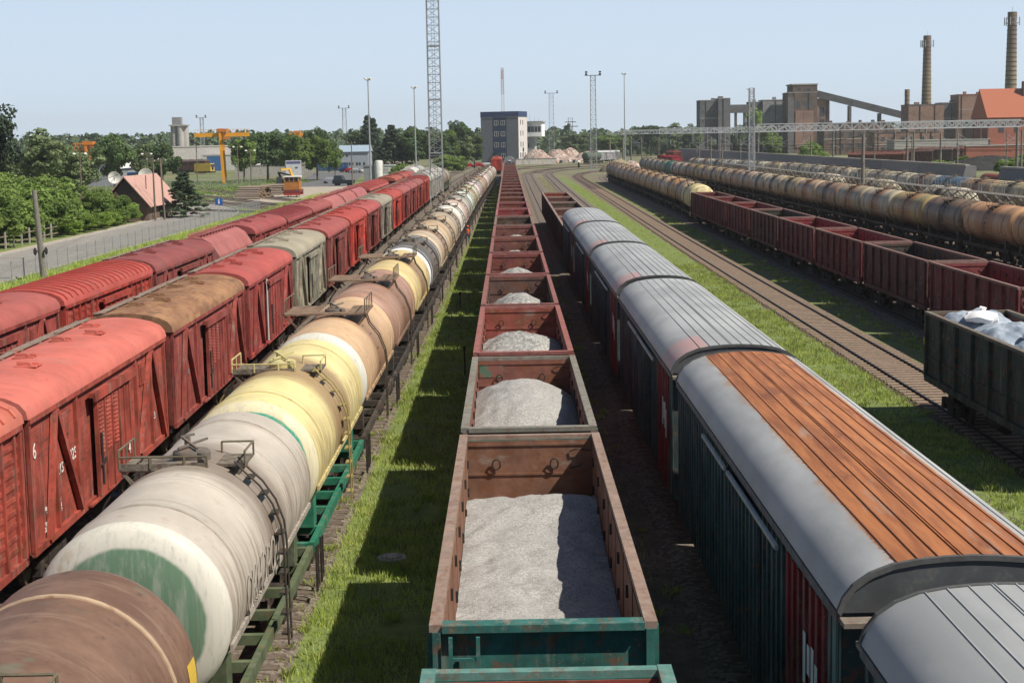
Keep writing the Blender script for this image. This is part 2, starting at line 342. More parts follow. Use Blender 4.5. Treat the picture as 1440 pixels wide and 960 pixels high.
def tag(o, label=None, cat=None, group=None, kind=None):
    if label: o['label'] = label
    if cat: o['category'] = cat
    if group: o['group'] = group
    if kind: o['kind'] = kind
    return o
def empty(name, loc=(0, 0, 0), rz=0):
    o = bpy.data.objects.new(name, None); col.objects.link(o); o.location = loc; o.rotation_euler = (0, 0, rz); o.empty_display_size = .5; return o
def base(n): return n.split('.')[0]
def kids(o): return KID.get(o.name, None) or list(o.children)
KID = {}
def clone(o, parent=None):
    c = o.copy(); col.objects.link(c)
    if parent is not None: c.parent = parent
    for ch in list(o.children): clone(ch, c)
    return c
def paint_all(o, cols):
    n = base(o.name); c = cols.get(n, cols.get('*'))
    if c is not None and o.type != 'EMPTY': o.color = (*c, 1)
    for ch in o.children: paint_all(ch, cols)
PROTOS = []
class Proto:
    def __init__(s, fn): s.fn = fn; s.root = None; s.used = False
    def put(s, loc, rz=0, cols=None, label='', cat='', group=None, sy=1, mats=None):
        if s.root is None: s.root = s.fn(); PROTOS.append(s.root)
        o = clone(s.root)
        o.location = loc; o.rotation_euler = (0, 0, rz); o.scale = (1, sy, 1)
        for q in ('label', 'category', 'group'):
            if q in o: del o[q]
        tag(o, label, cat, group)
        if cols: paint_all(o, cols)
        if mats:
            for ch in [o]+list(o.children_recursive):
                if ch.type == 'MESH' and base(ch.name) in mats:
                    ch.material_slots[0].link = 'OBJECT'; ch.material_slots[0].material = MT[mats[base(ch.name)]]
        return o
ORD = ['nearest', 'second', 'third', 'fourth', 'fifth', 'sixth', 'seventh', 'eighth', 'ninth', 'tenth', 'eleventh', 'twelfth', 'thirteenth', 'fourteenth', 'fifteenth', 'sixteenth',
       'seventeenth', 'eighteenth', 'nineteenth', 'twentieth', 'twenty-first', 'twenty-second', 'twenty-third', 'twenty-fourth', 'twenty-fifth', 'twenty-sixth', 'twenty-seventh', 'twenty-eighth', 'twenty-ninth', 'thirtieth',
       'thirty-first', 'thirty-second', 'thirty-third', 'thirty-fourth', 'thirty-fifth']
def text(body, size, loc, parent, m='white', face='x', name='lettering', ext=.004):
    cu = bpy.data.curves.new(name, 'FONT'); cu.body = body; cu.size = size; cu.extrude = ext; cu.resolution_u = 2; cu.align_x = 'CENTER'
    cu.materials.append(MT[m]); o = bpy.data.objects.new(name, cu); col.objects.link(o); o.parent = parent; o.location = loc
    dg = bpy.context.evaluated_depsgraph_get(); me = bpy.data.meshes.new_from_object(o.evaluated_get(dg)); me.name = name
    bpy.data.objects.remove(o); o = bpy.data.objects.new(name, me); col.objects.link(o); o.parent = parent; o.location = loc
    o.rotation_euler = {'x': (R(90), 0, R(90)), '-x': (R(90), 0, R(-90)), '-y': (R(90), 0, 0)}[face]
    return o
def interp(pts, y):
    ys = [p[1] for p in pts]; xs = [p[0] for p in pts]; return float(np.interp(y, ys, xs))
def heading(pts, y0, y1): return -math.atan2(interp(pts, y1)-interp(pts, y0), y1-y0)

# ------------------------------------------------------------------ tracks and ground
TR = {
 'red2': [(-17.65, -20), (-17.65, 210), (-17.4, 300), (-16.5, 420), (-14, 560)],
 'red1': [(-11.75, -20), (-11.75, 30), (-12.0, 55), (-12.4, 90), (-12.9, 140), (-13.2, 230), (-13.0, 300), (-11.5, 420), (-9, 560)],
 'tank': [(-5.8, -20), (-5.8, 50), (-5.55, 110), (-5.3, 200), (-4.6, 280), (-3.9, 350), (-3.0, 440), (-3, 560)],
 'mid': [(.35, -20), (.35, 430), (1.5, 480), (6, 530), (16, 580)],
 'grey': [(5.35, -20), (5.35, 430), (6.6, 460), (11, 490), (22, 520), (50, 562), (120, 640)],
 'empty': [(10.8, -20), (10.8, 420), (12, 448), (17, 476), (28, 503), (60, 545), (125, 610)],
 'single': [(16.15, -20), (16.2, 120), (16.7, 220), (17.2, 330), (17.6, 395), (19.5, 425), (25, 452), (37, 480), (70, 520), (130, 580)],
 'right1': [(21.9, -20), (21.9, 178), (22.6, 200), (22.9, 260), (23.0, 345), (25, 395), (32, 432), (50, 468), (110, 520)],
 'right2': [(37.3, -20), (37.3, 220), (36.6, 330), (35.6, 450), (34, 520)],
 'right3': [(44.5, -20), (44.5, 300), (43, 460)],
 'right4': [(54.6, -20), (54.6, 300), (45, 400), (40, 470)],
}
RAILTOP = .17
def smooth_path(pts, step):
    P = [Vector((a, b)) for a, b in pts]; out = []
    for i in range(len(P)-1):
        p0 = P[max(i-1, 0)]; p1 = P[i]; p2 = P[i+1]; p3 = P[min(i+2, len(P)-1)]
        L = (p2-p1).length; n = max(1, int(L/step))
        for k in range(n):
            t = k/n; m1 = (p2-p0)*.5*(L/max((p2-p0).length*.5, L*.5)); m2 = (p3-p1)*.5*(L/max((p3-p1).length*.5, L*.5))
            out.append(p1*(2*t**3-3*t**2+1)+m1*(t**3-2*t**2+t)+p2*(-2*t**3+3*t**2)+m2*(t**3-t**2))
    out.append(P[-1]); return out
def ribbon(mb, pts, offs):
    """offs: list of (lateral, z) forming a cross-section strip"""
    n = len(offs); v = []
    for i, p in enumerate(pts):
        d = (pts[min(i+1, len(pts)-1)]-pts[max(i-1, 0)]).normalized(); nr = Vector((d.y, -d.x))
        for a, z in offs: q = p+nr*a; v.append((q.x, q.y, z))
    f = [(i*n+j, i*n+j+1, (i+1)*n+j+1, (i+1)*n+j) for i in range(len(pts)-1) for j in range(n-1)]
    mb.add(v, f); return mb
def along(pts, s0, s1, step):
    s = 0; nxt = s0
    for a, b in zip(pts, pts[1:]):
        L = (b-a).length
        while nxt <= s+L and nxt < s1:
            t = (nxt-s)/L; yield a+(b-a)*t, (b-a).normalized(); nxt += step
        s += L
def track(pts, ballast='ballast_grey', sleeper='sleeper_dark', s1=0, width=1.75, visible=True):
    root = empty('railway_track'); tag(root, kind='structure')
    P = smooth_path(pts, 8)
    ribbon(MB(), P, [(-width-.35, -.02), (-width, .085), (width, .085), (width+.35, -.02)]).build('ballast', ballast, root)
    for sx in (-.79, .79):
        r = ribbon(MB(), P, [(sx-.07, .09), (sx-.065, .11), (sx-.02, .12), (sx-.036, .15), (sx-.036, .168)]); ribbon(r, P, [(sx+.036, .168), (sx+.036, .15), (sx+.02, .12), (sx+.065, .11), (sx+.07, .09)])
        o = r.build('rail', 'rail', root); ribbon(MB(), P, [(sx-.036, .168), (sx-.02, .176), (sx+.02, .176), (sx+.036, .168)]).build('rail_head', 'rail_top', o)
    if s1:
        mb = MB()
        for p, d in along(P, 20, s1, .62):
            nr = Vector((d.y, -d.x)); j = random.uniform(-.03, .03); a = p-nr*(1.32+j); b = p+nr*(1.32-j)
            mb.bar((a.x, a.y, .056), (b.x, b.y, .056), random.uniform(.24, .29), .085)
        o = mb.build('sleepers', sleeper, root); tag(o, kind='stuff')
track(TR['red2']); track(TR['red1'], s1=60); track(TR['tank'], s1=120, width=1.2)
track(TR['mid'], s1=150, width=1.3); track(TR['grey'], s1=150, width=1.5); track(TR['empty'], 'ballast_grey', width=1.35)
track(TR['single'], 'ballast', 'sleeper', 320, 1.2); track(TR['right1'], s1=200); track(TR['right2'], s1=0); track(TR['right3']); track(TR['right4'])
for P in ([(-2, 500), (14, 520), (40, 545), (90, 570), (150, 600)], [(-8, 545), (10, 552), (45, 575), (100, 600)], [(8, 450), (16, 500), (30, 540), (60, 575)],
          [(-20, 206), (-27, 216), (-36, 236), (-52, 272), (-74, 308)], [(-21, 212), (-28, 228), (-38, 252), (-53, 288), (-72, 330)], [(-24, 232), (-34, 262), (-50, 300), (-68, 350)], [(-60, 233), (-44, 234), (-34, 224), (-27, 210)]):
    track(P)

def ground():
    k = N('yard_ground'); v = k.coords(False); x, y, z = k.xyz(v)
    nz = k.noise(v, .35, 5, .65); nf = k.noise(v, 2.6, 6, .7)
    xs = k.math('ADD', x, k.math('MULTIPLY', k.math('SUBTRACT', nz, .5), 2.6))
    ramp = k.n('ShaderNodeValToRGB'); cr = ramp.color_ramp; cr.interpolation = 'LINEAR'
    fr = k.rng(xs, -60, 60); k.t.nodes[-1].interpolation_type = 'LINEAR'
    k.l(fr, ramp.inputs[0])
    S = [(-60, .75), (-38, .85), (-22, .8), (-20, .3), (-10, .2), (-9.3, .85), (-8.2, .8), (-7.5, .15), (-4.9, .45), (-4.45, 1), (-1.6, .75), (-.9, .2), (1.8, .15), (3.3, .35), (6.5, .15), (8.2, .5), (9, .2), (12.0, .2), (12.5, .9), (14.55, .95), (15.0, .15), (17.3, .15), (17.7, .6), (19.8, .5), (20.4, .15), (24, .15), (26, .45), (33, .3), (36, .15), (58, .2), (60, .5)]
    while len(cr.elements) > 1: cr.elements.remove(cr.elements[0])
    cr.elements[0].position = 0; cr.elements[0].color = (.75,)*3+(1,)
    for px, g in S[1:]:
        e = cr.elements.new((px+60)/120); e.color = (g, g, g, 1)
    gm = k.rng(k.math('ADD', ramp.outputs[0], k.math('MULTIPLY', k.math('SUBTRACT', nf, .5), 1.1)), .42, .62)
    dirt = k.mix(k.rng(k.noise(v, .9, 6, .7), .35, .65), (.12, .093, .068), (.215, .17, .13))
    dirt = k.mix(k.rng(k.noise(v, 6, 5, .75), .52, .7, 0, .7), dirt, (.09, .075, .06))
    grs = k.mix(k.rng(k.noise(v, 1.6, 6, .7), .35, .7), (.12, .165, .045), (.21, .25, .08))
    far = k.mix(k.rng(k.noise(v, .05, 6, .65), .42, .6), (.12, .15, .06), (.22, .175, .13))
    c = k.mix(gm, dirt, grs)
    c = k.mix(k.rng(y, 330, 470), c, far)
    c = k.mix(k.rng(k.math('ABSOLUTE', x), 58, 90, 0, 1), c, k.mix(k.rng(k.noise(v, .06, 6, .6), .45, .6), (.12, .155, .055), (.22, .20, .12)))
    k.bump(k.noise(v, 8, 5, .7), .6, .05)
    m = k.out(c, .95); MT['ground'] = m
    mb = MB()
    xs_ = [-2500, -600, -200, -60, 0, 60, 200, 600, 2500]; ys_ = [-200, 0, 200, 500, 1000, 2000, 3500]
    n = len(xs_); mb.add([(a, b, 0) for b in ys_ for a in xs_], [(j*n+i, j*n+i+1, (j+1)*n+i+1, (j+1)*n+i) for j in range(len(ys_)-1) for i in range(n-1)])
    tag(mb.build('ground', m), kind='structure')
ground()

def sheet(name, pts, z, m, kind='structure'):
    mb = MB(); mb.add([(a, b, z) for a, b in pts], [tuple(range(len(pts)))]); return tag(mb.build(name, m), kind=kind)
# road on the left with its kerbs and dusty verge
rd = smooth_path([(-42.6, -20), (-42.6, 120), (-42.2, 200), (-44, 226), (-50, 250), (-62, 272), (-90, 300)], 6)
tag(ribbon(MB(), rd, [(-4.9, .010), (4.6, .010)]).build('road', 'asphalt'), kind='structure')
tag(ribbon(MB(), rd, [(-6.6, .005), (-4.9, .006)]).build('road_verge', 'sand'), kind='structure')
tag(ribbon(MB(), rd, [(-5.05, .0), (-5.05, .12), (-4.9, .12), (-4.9, .0)]).build('kerb', 'concrete'), kind='structure')
tag(ribbon(MB(), rd, [(4.6, .0), (4.6, .12), (4.75, .12), (4.75, .0)]).build('kerb', 'concrete'), kind='structure')
sheet('car_park', [(-47, 352), (-36, 352), (-47, 520), (-66, 520)], .012, 'asphalt_dark')
sheet('sandy_yard', [(-56, 270), (-34, 262), (-34, 352), (-56, 352)], .006, 'sand')
sheet('dirt_road', [(-100, 318), (-56, 300), (-56, 310), (-100, 330)], .008, 'sand')

def blades(name, boxes, m='grass', hmin=.08, hmax=.3, wdt=.014, zb=0.):
    A = []
    for (x0, x1, y0, y1, dens) in boxes:
        n = int((x1-x0)*(y1-y0)*dens); cl = rng.uniform(0, 1, (max(n//14, 1), 2)); idx = rng.integers(0, len(cl), n)
        p = cl[idx]*[x1-x0, y1-y0]+[x0, y0]+rng.normal(0, .10, (n, 2))
        u = rng.uniform(0, 1, n); p[u < .35] = rng.uniform(0, 1, ((u < .35).sum(), 2))*[x1-x0, y1-y0]+[x0, y0]
        e = np.minimum(p[:, 0]-x0, x1-p[:, 0]); keep = rng.uniform(0, 1, n) < np.clip(e/.7+.1, 0, 1)
        patch = np.sin(p[:, 0]*2.1+p[:, 1]*.7)+np.sin(p[:, 1]*1.9-p[:, 0])+np.sin(p[:, 1]*.53+1); keep &= rng.uniform(-1.2, 3.2, n) < patch*1.25+1.5
        A.append(p[keep])
    p = np.concatenate(A); n = len(p); h = rng.uniform(hmin, hmax, n)*(0.75+.5*rng.uniform(0, 1, n)**3); a = rng.uniform(0, 2*np.pi, n); ld = rng.normal(0, .35, (n, 2))*h[:, None]
    w_ = wdt*(1+h)
    d = np.stack([np.cos(a), np.sin(a)], 1)*w_[:, None]
    v = np.zeros((n, 3, 3)); v[:, 0, :2] = p-d; v[:, 1, :2] = p+d; v[:, 2, :2] = p+ld; v[:, 2, 2] = h; v[:, :, 2] += zb
    return tag(fast(name, v.reshape(-1, 3), 3, m, k=3), kind='stuff')
blades('grass', [(-4.75, -1.3, 17, 45, 330), (-4.7, -1.5, 45, 80, 210), (-4.4, -1.4, 80, 150, 90), (-4.2, -1, 150, 330, 22)], 'grass', .06, .24, .012)
blades('grass', [(12.2, 14.9, 34, 70, 260), (12.2, 14.9, 70, 120, 170), (12.4, 15.0, 120, 330, 40)], 'grass', .05, .16, .018)
blades('weeds', [(-9.9, -7.6, 60, 330, 45), (2.4, 3.3, 30, 110, 26), (18.2, 20.3, 45, 200, 22), (19, 20, 36, 42, 150), (7.2, 9.2, 110, 400, 8)], 'grass', .08, .3, .02)
blades('weeds', [(-37, -21, 95, 300, 22), (-36.8, -33, 95, 200, 30)], 'grass', .15, .6, .03)
blades('dry_grass', [(-4.6, -1.4, 17, 60, 70), (-4.6, -1.5, 60, 120, 40), (-6.9, -4.3, 30, 90, 12), (12.3, 15.1, 34, 120, 60)], 'grass_dry', .08, .32, .012)
blades('meadow_grass', [(-130, -50, 225, 420, 7)], 'leaf', .12, .4, .06)

# taller weed clumps dotted over the verges
def clumps(boxes, name='tall_weeds'):
    V = []
    for x0, x1, y0, y1, n in boxes:
        for i in range(n):
            cx, cy = rng.uniform(x0, x1), rng.uniform(y0, y1); k = int(rng.integers(18, 60)); r = rng.uniform(.08, .3); hh = rng.uniform(.10, .30)
            a = rng.uniform(0, 6.28, k); p = np.stack([cx+np.cos(a)*r*rng.uniform(0, 1, k), cy+np.sin(a)*r*rng.uniform(0, 1, k)], 1); h = hh*rng.uniform(.3, 1, k); t_ = rng.uniform(0, 6.28, k); w_ = rng.uniform(.010, .022, k)
            d = np.stack([np.cos(t_), np.sin(t_)], 1)*w_[:, None]; le = np.stack([np.cos(a), np.sin(a)], 1)*(h*.5)[:, None]
            q = np.zeros((k, 4, 3)); q[:, 0, :2] = p; q[:, 1, :2] = p+le*.5-d; q[:, 2, :2] = p+le; q[:, 3, :2] = p+le*.5+d; q[:, 1, 2] = q[:, 3, 2] = h*.6; q[:, 2, 2] = h; V.append(q.reshape(-1, 3))
    tag(fast(name, np.concatenate(V), 4, 'grass'), kind='stuff')
clumps([(-4.9, -1.6, 18, 60, 190), (-4.7, -1.6, 60, 140, 170), (12.3, 14.8, 36, 120, 150), (2.3, 3.4, 30, 110, 60), (18, 20, 40, 170, 160), (-9.4, -8.2, 40, 200, 120), (-36.6, -30, 95, 220, 500), (7.4, 9, 112, 250, 80)])

# pebbles lying on the bare strips beside the rails
def pebbles(boxes, name='loose_stones'):
    V = []
    T = np.array([[1, 0, 0], [0, 1, 0], [-1, 0, 0], [0, -1, 0], [0, 0, 1.0]])
    F = [(0, 1, 4), (1, 2, 4), (2, 3, 4), (3, 0, 4)]
    for x0, x1, y0, y1, dens in boxes:
        n = int((x1-x0)*(y1-y0)*dens); p = np.stack([rng.uniform(x0, x1, n), rng.uniform(y0, y1, n), np.zeros(n)], 1); s = rng.uniform(.015, .055, n)
        a = rng.uniform(0, 6.28, n); c, si = np.cos(a), np.sin(a)
        for f in F:
            q = T[list(f)][None]*s[:, None, None]*rng.uniform(.6, 1.4, (n, 1, 3)); r = q.copy(); r[..., 0] = q[..., 0]*c[:, None]-q[..., 1]*si[:, None]; r[..., 1] = q[..., 0]*si[:, None]+q[..., 1]*c[:, None]
            V.append((r+p[:, None, :]).reshape(-1, 3))
    tag(fast(name, np.concatenate(V), 3, 'stone', k=3), kind='stuff')
pebbles([(-5, -4.4, 18, 60, 22), (2.1, 3.7, 22, 70, 22), (14.6, 15.2, 40, 90, 30), (12.4, 12.9, 34, 60, 40)])

# ------------------------------------------------------------------ wagons
def bogie(root, y, near=True, frame='steel'):
    mb = MB()
    for s in (-1, 1):
        mb.box(s*1.06-.07, s*1.06+.07, y-1.15, y+1.15, .62, .78); mb.box(s*1.06-.09, s*1.06+.09, y-.35, y+.35, .38, .80)
        for q in (-.925, .925): mb.box(s*1.06-.10, s*1.06+.10, y+q-.16, y+q+.16, .42, .74)
        mb.bar((s*1.06, y-.9, .7), (s*1.06, y-.25, .42), .1); mb.bar((s*1.06, y+.9, .7), (s*1.06, y+.25, .42), .1)
    mb.box(-1.1, 1.1, y-.2, y+.2, .55, .95)
    b = mb.build('bogie', frame, root)
    for q in (-.925, .925):
        MB().tube((-1, y+q, .645), (1, y+q, .645), .08, .08, 8).build('axle', 'wheel', b)
        for s in (-1, 1):
            MB().lathe([(.0, -.065), (.12, -.07), (.16, -.03), (.38, -.03), (.42, -.06), (.475, -.06), (.475, .05), (.50, .055), (.50, .08), (.42, .08), (.38, .03), (.16, .03), (.12, .08), (0, .08)], 'x', 20).build('wheel', 'wheel', b, True, (s*.79, y+q, .645))
    return b
def coupler(root, yend, s):
    mb = MB(); mb.box(-.12, .12, min(yend, yend+s*.55), max(yend, yend+s*.55), 1.0, 1.2); mb.box(-.22, .22, min(yend+s*.4, yend+s*.62), max(yend+s*.4, yend+s*.62), .94, 1.26)
    mb.build('coupler', 'steel', root)

# --- open (gondola) wagon
GL, GW, GZ = 12.9, 1.55, 3.65
def make_gondola():
    t = empty('open_wagon'); y0, y1 = -GL/2, GL/2
    for s in (-1, 1):
        mb = MB(); mb.box(s*1.41, s*1.35, y0, y1, 1.45, GZ-.1) if s > 0 else mb.box(-1.41, -1.35, y0, y1, 1.45, GZ-.1)
        a, b = (1.41, 1.53)
        for i in range(8):
            y = y0+.12+(y1-y0-.24)*i/7
            mb.box(min(s*a, s*b), max(s*a, s*b), y-.08, y+.08, 1.32, GZ-.1)
        mb.box(min(s*a, s*(a+.05)), max(s*a, s*(a+.05)), y0, y1, 2.02, 2.08); mb.box(min(s*1.38, s*1.5), max(s*1.38, s*1.5), y0, y1, 1.2, 1.42)
        w_ = mb.build('side_wall', 'wagon', t)
        mb = MB()
        for i in range(7):
            ya = y0+.12+(y1-y0-.24)*i/7+.1; yb = y0+.12+(y1-y0-.24)*(i+1)/7-.1
            mb.box(min(s*1.345, s*1.33), max(s*1.345, s*1.33), ya, yb, 1.45, GZ-.16)
        mb.build('inner_sheet', 'inner', w_)
        mb = MB()
        for i in range(7):
            y = y0+.9+(y1-y0-1.8)*i/6
            for z in (GZ-.45, GZ-1.05): mb.box(min(s*1.33, s*1.29), max(s*1.33, s*1.29), y-.03, y+.03, z-.09, z+.09)
        mb.build('lashing_hook', 'steel', w_)
        mb = MB(); mb.box(min(s*1.33, s*1.50), max(s*1.33, s*1.50), y0-.1, y1+.1, GZ-.1, GZ); mb.build('top_rim', 'rim', t)
    for s in (-1, 1):
        ye = y0 if s < 0 else y1; mb = MB()
        def yb(a, b): return (min(ye+s*a, ye+s*b), max(ye+s*a, ye+s*b))
        mb.box(-1.35, 1.35, *yb(-.06, 0), 1.45, GZ-.1)
        for z in (1.5, 2.15, 2.85): mb.box(-1.41, 1.41, *yb(0, .1), z-.07, z+.07)
        mb.box(-1.46, -1.35, *yb(-.02, .12), 1.3, GZ-.1); mb.box(1.35, 1.46, *yb(-.02, .12), 1.3, GZ-.1)
        w_ = mb.build('end_wall', 'wagon', t)
        mb = MB(); mb.box(-1.33, 1.33, *yb(-.075, -.06), 1.45, GZ-.12); mb.box(-1.33, 1.33, *yb(-.10, -.075), 2.78, 2.83); mb.box(-1.33, 1.33, *yb(-.10, -.075), 3.42, 3.47); mb.build('inner_sheet', 'inner', w_)
        if s > 0:
            for x in (-.72, .52):
                rg = []; c = Vector((x, ye-.15, 3.03)); 
                for i in range(13): a = i/12*2*math.pi; rg.append(c+Vector((math.cos(a)*.085, 0, math.sin(a)*.11)))
                MB().path(rg, .018, 6).build('lashing_ring', 'steel', w_)
            MB().path([(.85, ye-.1, 3.28), (1.0, ye-.16, 3.34), (1.3, ye-.14, 3.3)], .014, 6).path([(.85, ye-.12, 2.92), (1.1, ye-.16, 2.98)], .014, 6).build('bent_rod', 'steel', w_)
        mb = MB(); mb.box(-1.33, 1.33, *(yb(-.12, .13) if s < 0 else yb(-.05, .10)), GZ-.11, GZ-.01); mb.build('end_rim' if s < 0 else 'top_rim', 'rim', t)
        coupler(t, ye, s)
    # end ladder near left
    mb = MB()
    for x in (-1.22, -.86): mb.bar((x, y0-.17, 1.3), (x, y0-.17, GZ-.15), .05)
    for z in (1.6, 2.0, 2.4, 2.8, 3.2): mb.bar((-1.22, y0-.17, z), (-.86, y0-.17, z), .035)
    mb.box(-.82, 1.05, y0-.26, y0-.12, 2.55, 2.62)
    mb.build('ladder', 'rim', t)
    MB().box(-1.35, 1.35, y0, y1, 1.3, 1.44).build('floor', 'inner', t)
    mb = MB(); mb.box(-.2, .2, y0, y1, .95, 1.3)
    for y in (-4.3, -2, 0, 2, 4.3): mb.box(-1.4, 1.4, y-.08, y+.08, 1.1, 1.3)
    mb.tube((-.9, -1, .85), (-.9, .6, .85), .22, .22, 12); mb.build('underframe', 'steel', t)
    for y in (-4.3, 4.3): bogie(t, y)
    return t
gond = Proto(make_gondola)
def heap(name, x, y0, y1, prof, m, label, grp, seed=0, z0=1.45):
    """prof(u,v): u across -1..1, v along 0..1 -> height"""
    nx, ny = 30, int((y1-y0)*10); V = []; F = []
    from mathutils import noise as mn
    for j in range(ny+1):
        for i in range(nx+1):
            u = -1+2*i/nx; v = j/ny; h = prof(u, v)
            px = u*1.32; py = y0+(y1-y0)*v
            h += .09*mn.fractal(Vector((px*1.3+seed, py*1.3, 0)), 1, 2, 5)+.03*mn.noise(Vector((px*5+seed, py*5, 2)))
            V.append((px, py, max(h, z0)))
    for j in range(ny):
        for i in range(nx): a = j*(nx+1)+i; F.append((a, a+1, a+nx+2, a+nx+1))
    # skirt down to the floor so that it is a solid heap
    mb = MB(); mb.add(V, F)
    rim = [i for i in range(nx+1)]+[j*(nx+1)+nx for j in range(1, ny+1)]+[ny*(nx+1)+i for i in range(nx-1, -1, -1)]+[j*(nx+1) for j in range(ny-1, 0, -1)]
    o = len(mb.v); mb.v += [(V[i][0], V[i][1], z0-.004) for i in rim]; n = len(rim)
    mb.f += [(rim[(k+1) % n], rim[k], o+k, o+(k+1) % n) for k in range(n)]+[tuple(range(o+n-1, o-1, -1))]
    ob = mb.build(name, m, None, True, (x, 0, 0)); tag(ob, label, 'gravel', grp); return ob
def dome(hmax, sx=.9, c=.5, sl=1.2, base=1.3):
    return lambda u, v: base+(hmax-base)*max(0, 1-(abs(u)**2.2)*.35*sx)*max(0, 1-abs((v-c)/sl*2)**2.0)
G_MID = 'open wagons of the middle train'
MAROON = (.17, .035, .03); MAROON2 = (.13, .032, .03); RED = (.26, .045, .038); TEAL = (.03, .135, .118); BROWN = (.20, .10, .065); CRIM = (.23, .03, .04); DGREY = (.09, .075, .065)
mid = [ # y0,y1, outer, inner, rim, label, mats
 (4.6, 18.1, TEAL, (.26, .06, .045), (.10, .22, .19), 'teal rimmed open wagon cut off by the bottom edge of the photo'),
 (19.75, 33.05, TEAL, BROWN, (.27, .19, .15), 'teal open wagon with brown inside, full of fine gravel, largest in the photo'),
 (33.75, 45.15, (.14, .10, .08), (.22, .09, .07), (.20, .19, .16), 'brown open wagon with a green patch inside its end wall, behind the teal one'),
 (46.0, 58.9, RED, (.27, .075, .06), (.28, .10, .09), 'bright red open wagon with coarse gravel, third of the middle train'),
 (59.6, 72.4, MAROON2, (.13, .075, .065), (.24, .10, .09), 'dark maroon open wagon with a pointed coarse gravel heap, fourth of the middle train'),
 (73.3, 86.5, MAROON, (.19, .06, .055), (.25, .09, .085), 'red brown open wagon with a low broad gravel heap, fifth of the middle train'),
 (87.6, 100.3, MAROON, (.17, .07, .065), (.24, .10, .09), 'maroon open wagon with a small low gravel heap, sixth of the middle train'),
 (101.5, 114.3, MAROON, (.17, .07, .065), (.24, .10, .09), 'maroon open wagon with the smallest gravel heap, seventh of the middle train'),
 (115.4, 128.2, DGREY, (.085, .07, .06), (.2, .14, .12), 'blackish grey empty open wagon between two red ones, eighth of the middle train'),
 (129.4, 142.2, CRIM, (.24, .045, .055), (.3, .12, .12), 'bright crimson empty open wagon just behind the blackish one in the middle train'),
 (143.3, 156.1, CRIM, (.19, .05, .055), (.26, .11, .11), 'dusky crimson empty open wagon, tenth of the middle train')]
y = 157.3; n = 10
while y < 395:
    q = random.choice([MAROON, MAROON2, CRIM, (.15, .05, .045)])
    mid.append((y, y+12.8, q, tuple(a*random.uniform(.8, 1.1) for a in q), (.24, .13, .12), 'empty dark red open wagon, %s wagon of the middle train counted from the camera' % ORD[n])); y += 13.95; n += 1
for i, (a, b, oc, ic, rc, lab) in enumerate(mid):
    o = gond.put((.35, (a+b)/2, 0), 0, {'side_wall': oc, 'end_wall': oc, 'inner_sheet': ic, 'floor': ic, 'top_rim': rc, 'end_rim': TEAL if i < 2 else rc, 'ladder': TEAL if i < 2 else rc}, lab, 'open wagon', G_MID, (b-a-.24)/GL)
    if i == 2:
        MB().box(-1.3, -.62, GL/2-.088, GL/2-.079, 3.05, 3.4).build('green_patch', paint('scuffed_green_patch', (.10, .19, .13), [((.22, .09, .07), 3, .44, .56, 1)], .3, 3, .8), o)
G_L = 'gravel loads in the middle train'
heap('gravel_load', .35, 20.0, 32.8, lambda u, v: 2.50+.22*math.exp(-((v-.86)/.13)**2)-.55*max(0, (v-.88)/.12)+.32*max(0, 1-v/.10)*(1 if True else 0)-.14*math.exp(-((u-.2)/.6)**2)*math.exp(-((v-.35)/.3)**2)-.12*abs(u)**2, 'gravel',
     'fine pale grey gravel filling the teal nearest whole open wagon', G_L, 1)
heap('gravel_load', .35, 34.0, 44.9, lambda u, v: 2.3+1.18*math.exp(-((v-.66)/.33)**2)*(1-.42*abs(u+.10)**2.0), 'gravel', 'smooth fine gravel mound in the second, brown open wagon', G_L, 2)
heap('gravel_load', .35, 46.3, 58.7, lambda u, v: 2.25+1.13*math.exp(-((v-.5)/.3)**2)*(1-.40*abs(u)**2), 'gravel_coarse', 'coarse speckled gravel heap in the bright red third wagon', G_L, 3)
for i, (a, b, h, lab) in enumerate([(60, 72.2, 1.72, 'pointed coarse gravel heap in the dark maroon fourth wagon'), (73.6, 86.2, 1.68, 'low broad gravel heap in the red brown fifth wagon'), (87.9, 100, 1.56, 'small flat gravel heap in the sixth wagon'), (101.8, 114, 1.62, 'smallest gravel heap, in the seventh wagon of the middle train')]):
    heap('gravel_load', .35, a, b, (lambda H: lambda u, v: 1.7+H*math.exp(-((v-.48)/.34)**2)*(1-.42*abs(u)**1.8))(h), 'gravel_coarse', lab, G_L, 5+i)

G_GG = 'open wagons behind the grey covered wagons'
for i in range(5):
    q = [(.13, .06, .05), (.12, .055, .05), (.09, .075, .06), (.13, .07, .06), (.27, .06, .04)][i]
    gond.put((5.35, 119.9+13.95*i, 0), 0, {'side_wall': tuple(c*.8 for c in q), 'end_wall': q, 'inner_sheet': q, 'floor': (.1, .07, .06), 'top_rim': (.28, .2, .17), 'end_rim': (.28, .2, .17), 'ladder': q},
             ['dark brown empty open wagon coupled directly behind the farthest grey covered wagon', 'second empty brown open wagon beyond the grey roofed wagons', 'middle one of the five empty open wagons beyond the grey roofed wagons', 'last but one open wagon beyond the grey roofed wagons', 'open wagon with an orange red end wall, farthest of the row beyond the grey roofs'][i], 'open wagon', G_GG)

